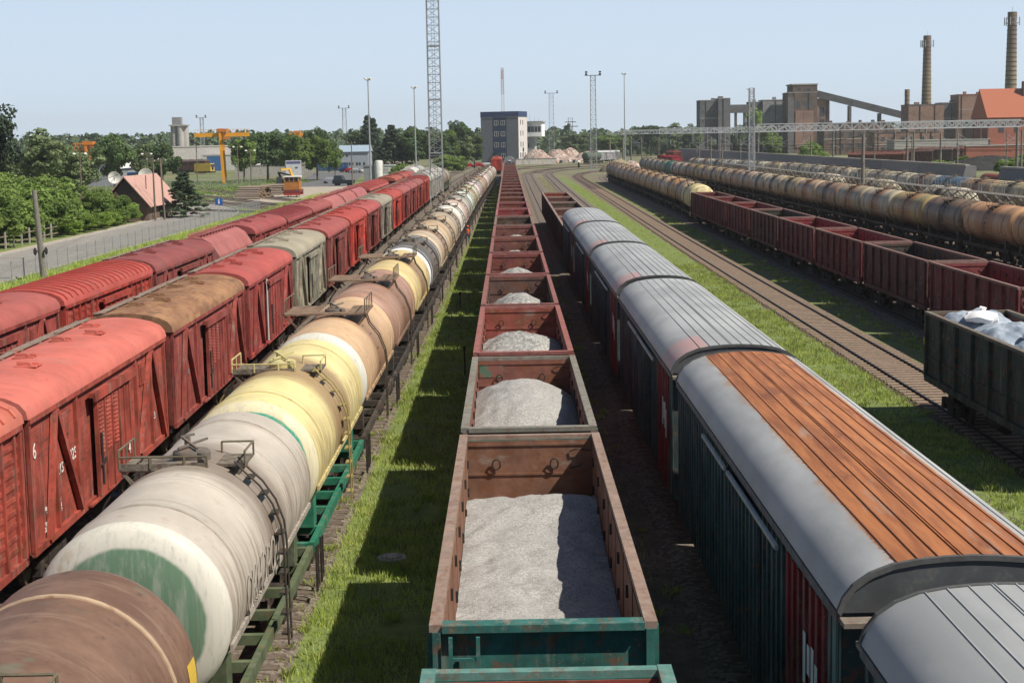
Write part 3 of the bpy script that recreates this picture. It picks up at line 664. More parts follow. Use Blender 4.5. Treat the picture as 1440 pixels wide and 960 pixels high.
# right hand open wagons
G_R = 'dark red open wagons of the right hand train'
rl = [((.20, .045, .05), (.22, .05, .06), 'dusky red empty open wagon at the right photo edge, just behind the green one'), ((.13, .045, .045), (.06, .06, .055), 'dark open wagon with blackish inside and a gravel rest, second in the right hand row'),
      ((.18, .034, .038), (.28, .05, .06), 'dark red open wagon with a small gravel rest, third in the right hand row'), ((.18, .034, .038), (.29, .045, .06), 'dark red open wagon with bright red inside, fourth in the right hand row'),
      ((.13, .045, .042), (.055, .065, .055), 'brown open wagon with a dark green inside, fifth in the right hand row'), ((.18, .036, .038), (.24, .045, .05), 'red open wagon with faint white lettering, sixth in the right hand row'),
      ((.17, .036, .038), (.2, .045, .05), 'maroon open wagon, seventh in the right hand row'), ((.16, .036, .038), (.18, .05, .05), 'maroon open wagon coupled to the cream tank in the right hand row')]
rb = [62.3, 76.3, 90.6, 104.9, 119.1, 133.3, 147.5, 161.6]
for i, ((oc, ic, lab), ya) in enumerate(zip(rl, rb)):
    o = gond.put((interp(TR['right1'], ya+6.5), ya+6.6, 0), 0, {'side_wall': oc, 'end_wall': oc, 'inner_sheet': ic, 'floor': ic, 'top_rim': (.23, .13, .115), 'end_rim': (.23, .13, .115), 'ladder': oc}, lab, 'open wagon', G_R, 1.03 if i else 1.0)
    if i < 4:
        for k in range(8):
            text(random.choice(['5241', '607', '71 т', '12', '0318', '64']), random.uniform(.22, .42), (-1.425, -5.6+random.choice(range(7))*1.8+.3, random.uniform(1.9, 3.2)), o, 'wagon_letter', '-x', 'faint_lettering')
heap('gravel_load', 21.9, 92.2, 99, dome(3.2), 'gravel_coarse', 'small gravel rest in the third wagon of the right hand row', 'gravel rests on the right', 21)
heap('gravel_load', 21.9, 77.2, 83.5, dome(3.3), 'gravel_coarse', 'pale gravel rest in the blackish second wagon of the right hand row', 'gravel rests on the right', 22)

# green open wagon on the single track with wrapped cargo
gw = gond.put((16.1, 48.1, 0), 0, {'side_wall': (.055, .075, .06), 'end_wall': (.05, .07, .055), 'inner_sheet': (.17, .07, .06), 'floor': (.1, .06, .05), 'top_rim': (.16, .14, .11), 'end_rim': (.16, .14, .11), 'ladder': (.08, .08, .06)},
  'dark green open wagon loaded with wrapped bales, alone on the single track', 'open wagon', None, 1.0)
for tx, sz, y_, z_ in (('64108351', .34, 3.7, 2.95), ('25', .3, 5.6, 2.75), ('71 т', .26, 5.4, 2.3), ('23,5', .2, 3.6, 2.2), ('1', .3, 5.9, 3.25), ('12 06', .24, 1.6, 2.0), ('к', .3, 3.2, 3.35), ('07', .22, -.2, 2.1), ('5', .22, -2.2, 2.7)):
    text(tx, sz, (-1.425 if abs(y_) else -1.4, y_+.05, z_), gw, 'wagon_letter', '-x', 'faint_lettering')
MB().box(-1.545, -1.535, 6.28, 6.42, 2.5, 2.75).build('yellow_mark', paint('yellow_mark_paint', (.5, .34, .05), [], .1), gw)
def tarp():
    from mathutils import noise as mn
    mb = MB(); V = []; F = []; nx, ny = 40, 120
    for j in range(ny+1):
        for i in range(nx+1):
            u = -1+2*i/nx; yy = -6.0+12.0*j/ny; b = abs(math.sin((yy+.6)*.78))**.55
            h = 3.12+.62*b*(1-abs(u)**3.5)-(0.5 if j in (0, ny) else 0); h += .10*mn.fractal(Vector((u*2.2, yy*1.1, 3)), 1, 2, 4)+.035*math.sin(yy*3+u*14+6*mn.noise(Vector((u, yy*.5, 0))))*(1-abs(u)**2)
            if i in (0, nx): h = 2.7
            V.append((u*1.30, yy, h))
    for j in range(ny):
        for i in range(nx): a = j*(nx+1)+i; F.append((a, a+1, a+nx+2, a+nx+1))
    k = N('grey_blue_plastic_sheet'); v = k.coords(False)
    c = k.mix(k.rng(k.noise(v, (1.2, .8, 1.2), 5), .4, .65), (.27, .32, .38), (.45, .50, .56)); c = k.mix(k.rng(k.noise(v, (6, 1, 6), 5, .7), .55, .7, 0, .6), c, (.14, .17, .21)); k.bump(k.noise(v, (7, 2.2, 5), 5), .5, .05)
    mb.add(V, F); o = mb.build('plastic_tarpaulin', k.out(c, .35), None, True, (16.1, 48.1, 0)); tag(o, 'grey blue plastic sheet wrapped over bales inside the dark green wagon', 'tarpaulin')
tarp()
def bag(x, y, z, s, lab):
    from mathutils import noise as mn
    t = empty('bulk_bag', (x, y, z)); prof = [(0, 0), (.5, .02), (.66, .12), (.68, .24), (.58, .36), (.38, .43), (.16, .46), (.10, .5), (.13, .58), (.07, .64), (0, .62)]
    mb = MB().lathe([(r*s, h*s) for r, h in prof], 'z', 28); mb.v = [(a+.13*mn.noise(Vector((a*3.3, b*3.3, c*4+s))), b*1.2+.13*mn.noise(Vector((b*3.3, a*3.3, c*4+7))), c+.11*mn.noise(Vector((a*3.6, b*3.6, c*3)))) for a, b, c in mb.v]
    mb.build('bag_body', paint('white_woven_plastic', (.78, .78, .78), [((.5, .5, .5), (8, 8, 2), .5, .7, .5)], .06, 6, .6, .4), t, True)
    for q in (0, 1.57, 3.14, 4.7): MB().path([(math.cos(q)*.34*s, math.sin(q)*.34*s, .36*s), (math.cos(q+.3)*.3*s, math.sin(q+.3)*.3*s, .44*s), (math.cos(q+.6)*.36*s, math.sin(q+.6)*.36*s, .34*s)], .018, 5).build('lifting_strap', 'white', t)
    return tag(t, lab, 'bulk bag', 'white bags on the tarpaulin')
bag(15.9, 52.2, 3.5, .85, 'white tied bulk bag on the tarpaulin at the far end of the green wagon'); bag(16.3, 47.6, 3.45, .75, 'white bulk bag nearer the right edge, half hidden on the tarpaulin of the green wagon')

# --- grey roofed long covered wagon
CL = 17.7
RP = [(-1.56, 4.36), (-1.50, 4.52), (-1.38, 4.68), (-1.18, 4.82), (-.92, 4.92), (-.6, 4.975), (-.3, 5.0), (0, 5.01), (.3, 5.0), (.6, 4.975), (.92, 4.92), (1.18, 4.82), (1.38, 4.68), (1.50, 4.52), (1.56, 4.36)]
def make_covered():
    t = empty('covered_wagon'); a, b = -CL/2, CL/2
    roof = MB().ext(RP, a, b).build('roof', 'groof', t, True)
    mb = MB()
    for x in (-.86, -.62, -.38, -.13, -.09, .14, .38, .62, .86, 1.08):
        z = np.interp(x, [p[0] for p in RP], [p[1] for p in RP]); mb.bar((x, a-.01, z+.008), (x, b+.01, z+.001), .016, .022)
    mb.build('roof_seam', 'groof', roof)
    mb = MB(); mb.ext([(x*1.012, z+.012) for x, z in RP]+[(x*.985, z-.05) for x, z in RP[::-1]], a-.045, a+.03); mb.build('roof_edge', 'rubber_edge', t); mb = MB(); mb.ext([(x*1.012, z+.012) for x, z in RP]+[(x*.985, z-.05) for x, z in RP[::-1]], b-.03, b+.045)
    mb.build('roof_edge', 'rubber_edge', t)
    MB().ext([(x*.99, z-.01) for x, z in RP], a-.02, b+.02).build('roof_end', 'dark_end', t)
    mb = MB(); mb.box(-1.5, 1.5, a+.03, b-.03, 1.25, 4.36); body = mb.build('wall', 'wagon', t)
    for s in (-1, 1):
        mb = MB(); y = a+.06
        while y < b-.05:
            if -3.2 < y < .5:
                if mb.v: mb.build('wall_rib', 'wagon', body)
                mb = MB(); y = .55; continue
            mb.box(min(s*1.5, s*1.545), max(s*1.5, s*1.545), y, y+.14, 1.3, 4.2)
            y += .42
        mb.build('wall_rib', 'wagon', body)
        mb = MB(); mb.box(min(s*1.50, s*1.575), max(s*1.50, s*1.575), a+.03, b-.03, 4.22, 4.34); mb.build('eave_rail', 'rim', body)
        mb = MB(); mb.box(min(s*1.55, s*1.60), max(s*1.55, s*1.60), -3.1, .5, 1.35, 4.1); d = mb.build('sliding_door', 'wagon', t)
        mb = MB()
        for k in range(9): mb.box(min(s*1.60, s*1.635), max(s*1.60, s*1.635), -3.0+k*.4, -2.9+k*.4, 1.4, 4.05)
        mb.build('door_rib', 'wagon', d)
        MB().bar((s*1.66, -5.2, 4.16), (s*1.66, -.2, 4.16), .05, .07).bar((s*1.66, .1, 4.16), (s*1.66, 3.2, 4.16), .05, .07).build('door_track', 'galv', t)
        # red painted bay with its ribs near the near end
        mb = MB(); mb.box(min(s*1.502, s*1.512), max(s*1.502, s*1.512), a+.75, a+3.6, 1.3, 4.2)
        for k in range(7): mb.box(min(s*1.512, s*1.56), max(s*1.512, s*1.56), a+.8+k*.42, a+.96+k*.42, 1.32, 4.15)
        rp = mb.build('red_panel', 'wagon', t)
        mb = MB()
        for yy, z0, z1 in ((a+1.98, 2.75, 3.45), (a+1.70, 2.95, 3.35), (a+1.44, 2.75, 3.4), (a+1.2, 2.55, 3.25)): mb.box(min(s*1.563, s*1.567), max(s*1.563, s*1.567), yy, yy+.17, z0, z1)
        mb.build('white_emblem', 'white', rp)
        mb = MB(); mb.box(min(s*1.513, s*1.53), max(s*1.513, s*1.53), a+.02, a+.72, 1.3, 4.2); mb.build('corner_panel', 'wagon', t)
    for ye, s in ((a, -1), (b, 1)):
        mb = MB()
        for x in (-.9, -.3, .3, .9): mb.box(x-.05, x+.05, min(ye, ye+s*.05), max(ye, ye+s*.05), 1.3, 4.3)
        mb.box(-1.55, -.2, min(ye+s*.02, ye+s*.28), max(ye+s*.02, ye+s*.28), 4.24, 4.30); mb.build('end_ribs', 'rim', t); coupler(t, ye, s)
    mb = MB(); mb.box(-1.4, 1.4, a, b, 1.0, 1.24); mb.box(-.9, .9, -3, 3, .6, 1.0); mb.build('underframe', 'steel', t)
    for q in (-6.2, 6.2): bogie(t, q)
    return t
MT['dark_end'] = paint('dark_grey_roof_end', (.075, .08, .085), [(DUST, 4, .55, .8, .3)], .3, 2, .8)
MT['rubber_edge'] = paint('dark_weatherstrip', (.09, .09, .09), [], .3, 6, .8)
cov = Proto(make_covered)
G_C = 'grey roofed covered wagons'
cl = ['grey roofed covered wagon at the bottom right corner, cut off by the photo edge', 'covered wagon with a rusty orange ribbed roof middle, the only rusted roof', 'grey roofed covered wagon with the large pale pink corner patch, directly behind the rusty roof', 'grey roofed covered wagon third behind the bottom corner one, pink tint on its near corner',
      'grey covered wagon with a small reddish corner patch, last but one of the grey roofs', 'farthest grey roofed covered wagon, coupled to the open wagons']
for i, lab in enumerate(cl):
    o = cov.put((5.35, 8.05+18.87*i-.3, 0), 0, {'wall': (.035, .06, .065), 'wall_rib': (.055, .085, .09), 'sliding_door': (.04, .06, .065), 'door_rib': (.05, .08, .085), 'red_panel': (.22, .02, .025), 'corner_panel': (.10, .17, .16), 'eave_rail': (.14, .14, .14), 'end_ribs': (.2, .17, .14)},
      lab, 'covered wagon', G_C, 1, {'roof': 'groof_rust', 'roof_seam': 'groof_rust'} if i == 1 else None)

# --- tank wagon
TZ, TRAD, TL = 2.86, 1.5, 11.1
def make_tank(wide=False, simple=False):
    t = empty('tank_wagon'); h = TL/2; n = 48
    dish = [(TRAD, h-.28), (TRAD*.985, h-.16), (TRAD*.93, h-.06), (TRAD*.8, h+.04), (TRAD*.55, h+.13), (TRAD*.28, h+.18), (0.001, h+.19)]
    MB().lathe([(TRAD, -h+.28), (TRAD, -2), (TRAD, 2), (TRAD, h-.28)], 'y', n).build('barrel', 'barrel', t, True, (0, 0, TZ))
    MB().lathe([(r, -y) for r, y in dish], 'y', n).build('tank_end', 'barrel', t, True, (0, 0, TZ)); MB().lathe([(r, y) for r, y in dish[::-1]], 'y', n).build('tank_end', 'barrel', t, True, (0, 0, TZ))
    for y in (-h+1.45, h-1.45):
        MB().lathe([(TRAD, y-.05), (TRAD+.02, y-.045), (TRAD+.02, y+.045), (TRAD, y+.05)], 'y', n).build('strap', 'strap', t, True, (0, 0, TZ))
    top = TZ+TRAD
    mb = MB().lathe([(.34, -.1), (.34, .10), (.31, .14), (.1, .18), (0, .18)], 'z', 20, (0, 0, top)); mb.tube((.3, -.62, top-.03), (.3, -.62, top+.2), .09, .09, 8); mb.bar((-.2, -.2, top+.20), (.25, .25, top+.30), .04); mb.bar((.15, -.25, top+.2), (-.2, .25, top+.32), .04); mb.tube((-.2, .7, top), (-.2, .7, top+.25), .06, .06, 8); mb.bar((-.3, .55, top+.28), (-.1, .85, top+.28), .04)
    mb.build('filling_hatch', 'frame', t, True)
    pl = MB(); rl_ = MB()
    if wide:
        pl.box(-1.55, -.5, -1.25, 1.25, top+.06, top+.11); pl.box(.5, 1.15, -1.25, 1.25, top+.06, top+.11); pl.box(-.5, .5, -1.25, -.75, top+.06, top+.11)
        for x in (-1.5, 1.1):
            for y in (-1.2, 0, 1.2): pl.bar((x, y, top+.06), (x*.75, y, top-.32), .05)
            rl_.path([(x, -1.25, top+.1), (x, -1.25, top+.55), (x, 1.25, top+.55), (x, 1.25, top+.1)], .02, 6)
            for y in (-.6, 0, .6): rl_.tube((x, y, top+.1), (x, y, top+.55), .016, .016, 5)
        lx, ly = 1.30, -1.0
    else:
        tp = top-.11
        pl.box(-1.15, -.48, -.75, .55, tp+.0, tp+.05); pl.box(-.48, .42, -.75, -.48, tp+.0, tp+.05); pl.box(.42, 1.0, -.3, .75, tp-.02, tp+.03)
        for x, y in ((-1.1, -.7), (-1.1, .5), (.95, -.25), (.95, .7), (-.4, -.7), (.35, -.7)): pl.bar((x, y, tp+.0), (x*.8, y, tp-.3), .06)
        pl.box(-1.15, .42, -.76, -.73, tp+.02, tp+.14)
        rl_.path([(-1.15, .55, tp+.05), (-1.15, .55, tp+.38), (-1.15, -.75, tp+.38), (-1.15, -.75, tp+.05)], .02, 6); rl_.path([(-1.15, -.75, tp+.26), (.4, -.75, tp+.26), (.4, -.75, tp+.05)], .02, 6); rl_.tube((-1.15, -.1, tp+.05), (-1.15, -.1, tp+.38), .016, .016, 5)
        for x in (-.6, 0): rl_.tube((x, -.75, tp+.05), (x, -.75, tp+.26), .03, .03, 5)
        rl_.path([(.42, .75, tp+.03), (.42, .75, tp+.26), (1.0, .75, tp+.26), (1.0, -.3, tp+.26), (1.0, -.3, tp+.03)], .02, 6); rl_.tube((1.0, .75, tp), (1.0, .75, tp+.26), .02, .02, 5)
        lx, ly = 1.0, -.55
    p = pl.build('walkway', 'platform_tan' if wide else 'platform', t); rl_.build('handrail', 'frame', p)
    # ladders on both sides following the barrel
    for s in (-1, 1):
        mb = MB(); pts = []
        for a in ([52, 40, 26, 12, 0] if not wide else [46, 30, 12, 0]):
            rr = TRAD+(.17 if not wide else .22); pts.append((s*rr*math.cos(R(a)), TZ+rr*math.sin(R(a))))
        pts = [(s*lx*.85, top+.02)]+pts+[(s*(TRAD+.2), 1.0)]
        for yy in (ly, ly+.42): mb.path([(q[0], yy, q[1]) for q in pts], .02, 6)
        for q0, q1 in zip(pts, pts[1:]):
            L = math.hypot(q1[0]-q0[0], q1[1]-q0[1]); m = max(1, int(L/.32))
            for i in range(m):
                u = (i+.5)/m; x = q0[0]+(q1[0]-q0[0])*u; z = q0[1]+(q1[1]-q0[1])*u
                (mb.box(min(x-s*.13, x+s*.02), max(x-s*.13, x+s*.02), ly, ly+.42, z-.012, z+.012)) if not wide else mb.tube((x, ly, z), (x, ly+.42, z), .016, .016, 5)
        mb.build('ladder', 'ladder_steel', t)
    # frame
    mb = MB(); e = TL/2+.32
    for s in (-1, 1): mb.box(s*1.36-.06, s*1.36+.06, -e, e, 1.08, 1.30)
    for y in (-e+.08, -4.3, -2.4, -.8, .8, 2.4, 4.3, e-.08): mb.box(-1.3, 1.3, y-.08, y+.08, 1.10, 1.28)
    mb.box(-.25, .25, -e, e, 1.0, 1.3); mb.build('underframe', 'frame', t)
    for y in (-4.3, 4.3):
        for s in (-1, 1): mb = MB(); mb.add([(s*.3, y-.25, 1.3), (s*1.25, y-.25, 1.3), (s*1.25, y-.25, 1.95), (s*.9, y-.25, 1.7), (s*.3, y-.25, 1.45), (s*.3, y+.25, 1.3), (s*1.25, y+.25, 1.3), (s*1.25, y+.25, 1.95), (s*.9, y+.25, 1.7), (s*.3, y+.25, 1.45)],
                [(0, 1, 2, 3, 4), (9, 8, 7, 6, 5), (0, 5, 6, 1), (1, 6, 7, 2), (2, 7, 8, 3), (3, 8, 9, 4), (4, 9, 5, 0)]); mb.build('saddle', 'frame', t)
    for s in (-1, 1): MB().bar((s*1.46, -5.2, 2.35), (s*1.46, 5.2, 2.35), .05, .10).build('side_angle', 'barrel_plain', t)
    MB().tube((-.7, 2.8, .85), (-.7, 3.9, .85), .2, .2, 12).build('brake_cylinder', 'steel', t)
    for s in (-1, 1):
        for y in (-5.6, 5.6): MB().bar((s*1.52, y, .35), (s*1.52, y, 1.35), .05).bar((s*1.52, y, .42), (s*1.52, y+.35, .42), .04).bar((s*1.52, y+.35, .4), (s*1.52, y+.35, 1.3), .04).build('step', 'steel', t)
    for s in (-1, 1): coupler(t, s*e, s)
    for y in (-3.9, 3.9): bogie(t, y)
    return t
MT['strap'] = paint('tank_strap_paint', None, [(RUST, 3, .55, .7, .6)], .2, 2, .6)
MT['barrel_plain'] = paint('tank_trim_paint', None, [(GRIME, (1, 6, 1), .45, .65, .7)], .3, 2, .6)
MT['ladder_steel'] = paint('ladder_paint', None, [(RUST, 4, .5, .7, .6)], .3, 3, .7)
tankA = Proto(lambda: make_tank(False)); tankB = Proto(lambda: make_tank(True)); 
CREAM = (.70, .59, .28); PALE = (.56, .53, .47); WARM = (.50, .455, .395); PEACH = (.60, .40, .235); PINKB = (.36, .21, .15); WHITE = (.68, .67, .64); DARKG = (.17, .155, .135); TAN = (.46, .34, .22); BEIGE = (.55, .45, .33)
G_T = 'tank wagons of the left tank train'
def tcols(c, fr=(.10, .12, .075), strap=None, lad=(.05, .045, .035)): return {'barrel': c, 'tank_end': c, 'strap': strap or tuple(q*.75 for q in c), 'underframe': fr, 'saddle': fr, 'filling_hatch': (.14, .12, .1), 'handrail': (.14, .12, .08), 'ladder': lad, 'side_angle': tuple(q*.8 for q in c)}
lt = [ (tankA, (.17, .10, .07), 'barrel_brown', 'brown rusty tank wagon at the bottom left corner with a yellow painted mark', None, (.05, .05, .04), (.42, .30, .2)),
 (tankA, (.50, .445, .375), 'barrel', 'off white grimy tank wagon with a dark green disc on its near end', 'head_green', (.10, .13, .07), None),
 (tankA, CREAM, 'barrel_tan', 'cream yellow tank wagon with a teal ring and a bright green underframe', 'head_teal', (.02, .17, .10), None),
 (tankB, PEACH, 'barrel_tan', 'peach coloured tank wagon with a sage green near end behind the cream one', 'head_sage', (.06, .05, .04), (.6, .45, .28)),
 (tankB, PINKB, 'barrel_tan', 'pinkish brown tank wagon with a wide brown walkway', None, (.05, .045, .04), (.5, .33, .22)),
 (tankB, (.60, .47, .22), 'barrel_tan', 'pale yellow tank wagon just in front of the white ended dark grey one', None, (.05, .045, .04), (.65, .55, .35)),
 (tankA, (.12, .11, .10), 'barrel', 'dark grey tank wagon with a shiny white near end', None, (.05, .045, .04), (.5, .5, .48)),
 (tankA, (.5, .40, .28), 'barrel_tan', 'beige tank wagon right behind the dark grey one', None, (.05, .045, .04), None)]
kinds = [('peach', (.5, .34, .23)), ('tan', (.44, .33, .23)), ('white', WHITE), ('cream', (.55, .47, .33)), ('greyish', (.40, .37, .32)), ('white', (.62, .6, .56)), ('rusty beige', (.42, .31, .22)), ('cream', (.58, .5, .38)), ('white', (.66, .65, .62)), ('dirty grey', (.36, .33, .28))]
y = 15.2+3.0
for i in range(27):
    yc = 14.9+12.06*i if i != 1 else 27.6
    if i < 8: P_, c, bm, lab, hd, fr, st = lt[i]
    else:
        kn, c = kinds[(i-8) % len(kinds)]; P_ = tankA if i % 6 else tankB; c = tuple(q*random.uniform(.85, 1.08) for q in c)
        bm = random.choice(['barrel', 'barrel_tan', 'barrel']); lab = '%s tank wagon, %s from the camera in the left tank train' % (kn, ORD[i]); hd, fr, st = None, (.05, .045, .04), None
    if i == 6: pass
    cc = tcols(c, fr, st, (.32, .26, .1) if i == 2 else (.05, .045, .035)); 
    if i == 1: cc['tank_end'] = (.60, .57, .49)
    if i == 2: cc['tank_end'] = (.66, .58, .38); cc['filling_hatch'] = cc['handrail'] = (.5, .45, .2)
    if i == 3: cc['tank_end'] = (.62, .6, .52)
    if i == 6: cc['tank_end'] = (.7, .7, .7)
    mt = {'barrel': bm, 'tank_end': bm}
    if hd: mt['tank_end'] = hd
    elif i == 6: mt['tank_end'] = 'any'
    elif i == 0: mt['tank_end'] = 'barrel_brown'
    if i == 2: mt['walkway'] = 'platform'
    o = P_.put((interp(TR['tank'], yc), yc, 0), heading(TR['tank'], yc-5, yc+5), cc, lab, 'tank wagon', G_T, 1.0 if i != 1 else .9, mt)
    if i == 1:
        for k, ch in enumerate('ОКНОРОД'):
            a = R(10+0); g = text(ch, .85, (TRAD+.012, -3.5+k*.54, TZ-.42), o, 'dark_letter', 'x', 'faded_lettering')
    if i == 0:
        MB().lathe([(TRAD+.004, TL/2-.75), (TRAD+.006, TL/2-.74), (TRAD+.006, TL/2-.34), (TRAD+.004, TL/2-.33)], 'y', 12, (0, 0, TZ), R(-28), R(12)).build('yellow_mark', paint('yellow_panel_paint', (.6, .4, .06), [], .15), o)

# right hand tanks
def row(track, y0, n, cs, grp, where, per=12.05, bmats=('barrel_old', 'barrel_old', 'barrel', 'barrel_rusty')):
    for i in range(n):
        yc = y0+per*i; nm, c = cs[i % len(cs)] if i >= len(cs) or True else cs[i]; kk = random.uniform(.85, 1.32); c = (c[0]*kk*1.06, c[1]*kk, c[2]*kk*.86)
        bm = random.choice(bmats)
        if nm.startswith('teal') or nm.startswith('cream domed') or nm.startswith('blue'): bm = 'barrel_plain'
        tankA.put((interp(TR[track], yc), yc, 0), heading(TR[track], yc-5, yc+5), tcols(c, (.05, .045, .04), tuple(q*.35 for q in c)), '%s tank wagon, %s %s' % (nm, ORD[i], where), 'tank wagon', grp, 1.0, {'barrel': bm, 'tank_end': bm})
row('right1', 182.8, 14, [('cream domed', (.60, .53, .33)), ('pinkish beige', (.42, .30, .23)), ('orange rusty', (.46, .26, .12)), ('pale tan', (.45, .33, .24)), ('beige', (.42, .32, .22)), ('orange tan', (.45, .28, .15)), ('tan', (.4, .28, .18)), ('orange brown', (.42, .25, .14)), ('pink tan', (.40, .27, .2)), ('tan', (.38, .27, .18)), ('pink grey', (.38, .29, .24)), ('pinkish', (.40, .28, .23)), ('dusky grey', (.3, .24, .2)), ('brown grey', (.24, .18, .15))],
    'tank wagons behind the right hand open wagons', 'behind the right hand open wagons', 12.05, ('barrel_rusty', 'barrel_tan'))
OLD = [('apricot', (.52, .31, .17)), ('dusky peach', (.50, .30, .185)), ('dark brown stained', (.18, .13, .1)), ('yellowish stained', (.42, .34, .18)), ('grey and black stained', (.34, .31, .26)), ('old beige', (.36, .31, .24)), ('reddish topped', (.36, .25, .19)), ('pink beige', (.42, .33, .26)), ('yellowish cream', (.46, .38, .24)), ('grey beige', (.40, .35, .28)), ('rusty white', (.42, .38, .32)),
       ('mauve grey', (.34, .27, .24)), ('pink tan', (.40, .30, .23)), ('tan', (.38, .29, .2)), ('sandy', (.42, .34, .24)), ('tan', (.36, .28, .2)), ('yellow ochre', (.42, .32, .14)), ('brown', (.24, .17, .12)), ('mauve white', (.44, .38, .35)), ('pinkish white', (.44, .37, .33)), ('teal green', (.05, .22, .18)), ('green grey', (.22, .26, .2)), ('grey', (.3, .28, .24)), ('grey beige', (.32, .29, .24)), ('grey', (.3, .27, .23)), ('dull grey', (.3, .28, .25))]
row('right2', 105.5, 26, OLD, 'weathered tank wagons of the long right hand train', 'of the long right hand tank train')
row('right3', 158, 3, [('white', (.5, .48, .42)), ('cream', (.5, .46, .36)), ('white', (.48, .46, .4))], 'tank wagons half hidden behind the loading rack', 'behind the loading rack', 30)
G4 = [('cream', (.5, .43, .28)), ('pale yellow', (.48, .42, .27)), ('peach and black', (.42, .3, .2)), ('blue', (.10, .20, .36)), ('black stained white', (.3, .29, .26)), ('cream', (.5, .47, .38)), ('grey beige', (.42, .38, .3)), ('cream', (.52, .48, .38)), ('cream white', (.5, .47, .38)), ('dark beige', (.3, .26, .2)), ('grey white', (.45, .43, .38)), ('yellowish white', (.48, .45, .34)), ('pinkish', (.42, .35, .3)), ('yellow cream', (.46, .42, .28)), ('white', (.5, .48, .43)), ('bluish white', (.45, .46, .46)), ('white', (.5, .48, .44)), ('grey', (.38, .37, .34)), ('grey', (.36, .35, .33)), ('grey', (.36, .35, .33))]
row('right4', 155, 20, G4, 'tank wagons of the farthest right hand train', 'of the farthest right hand tank train')

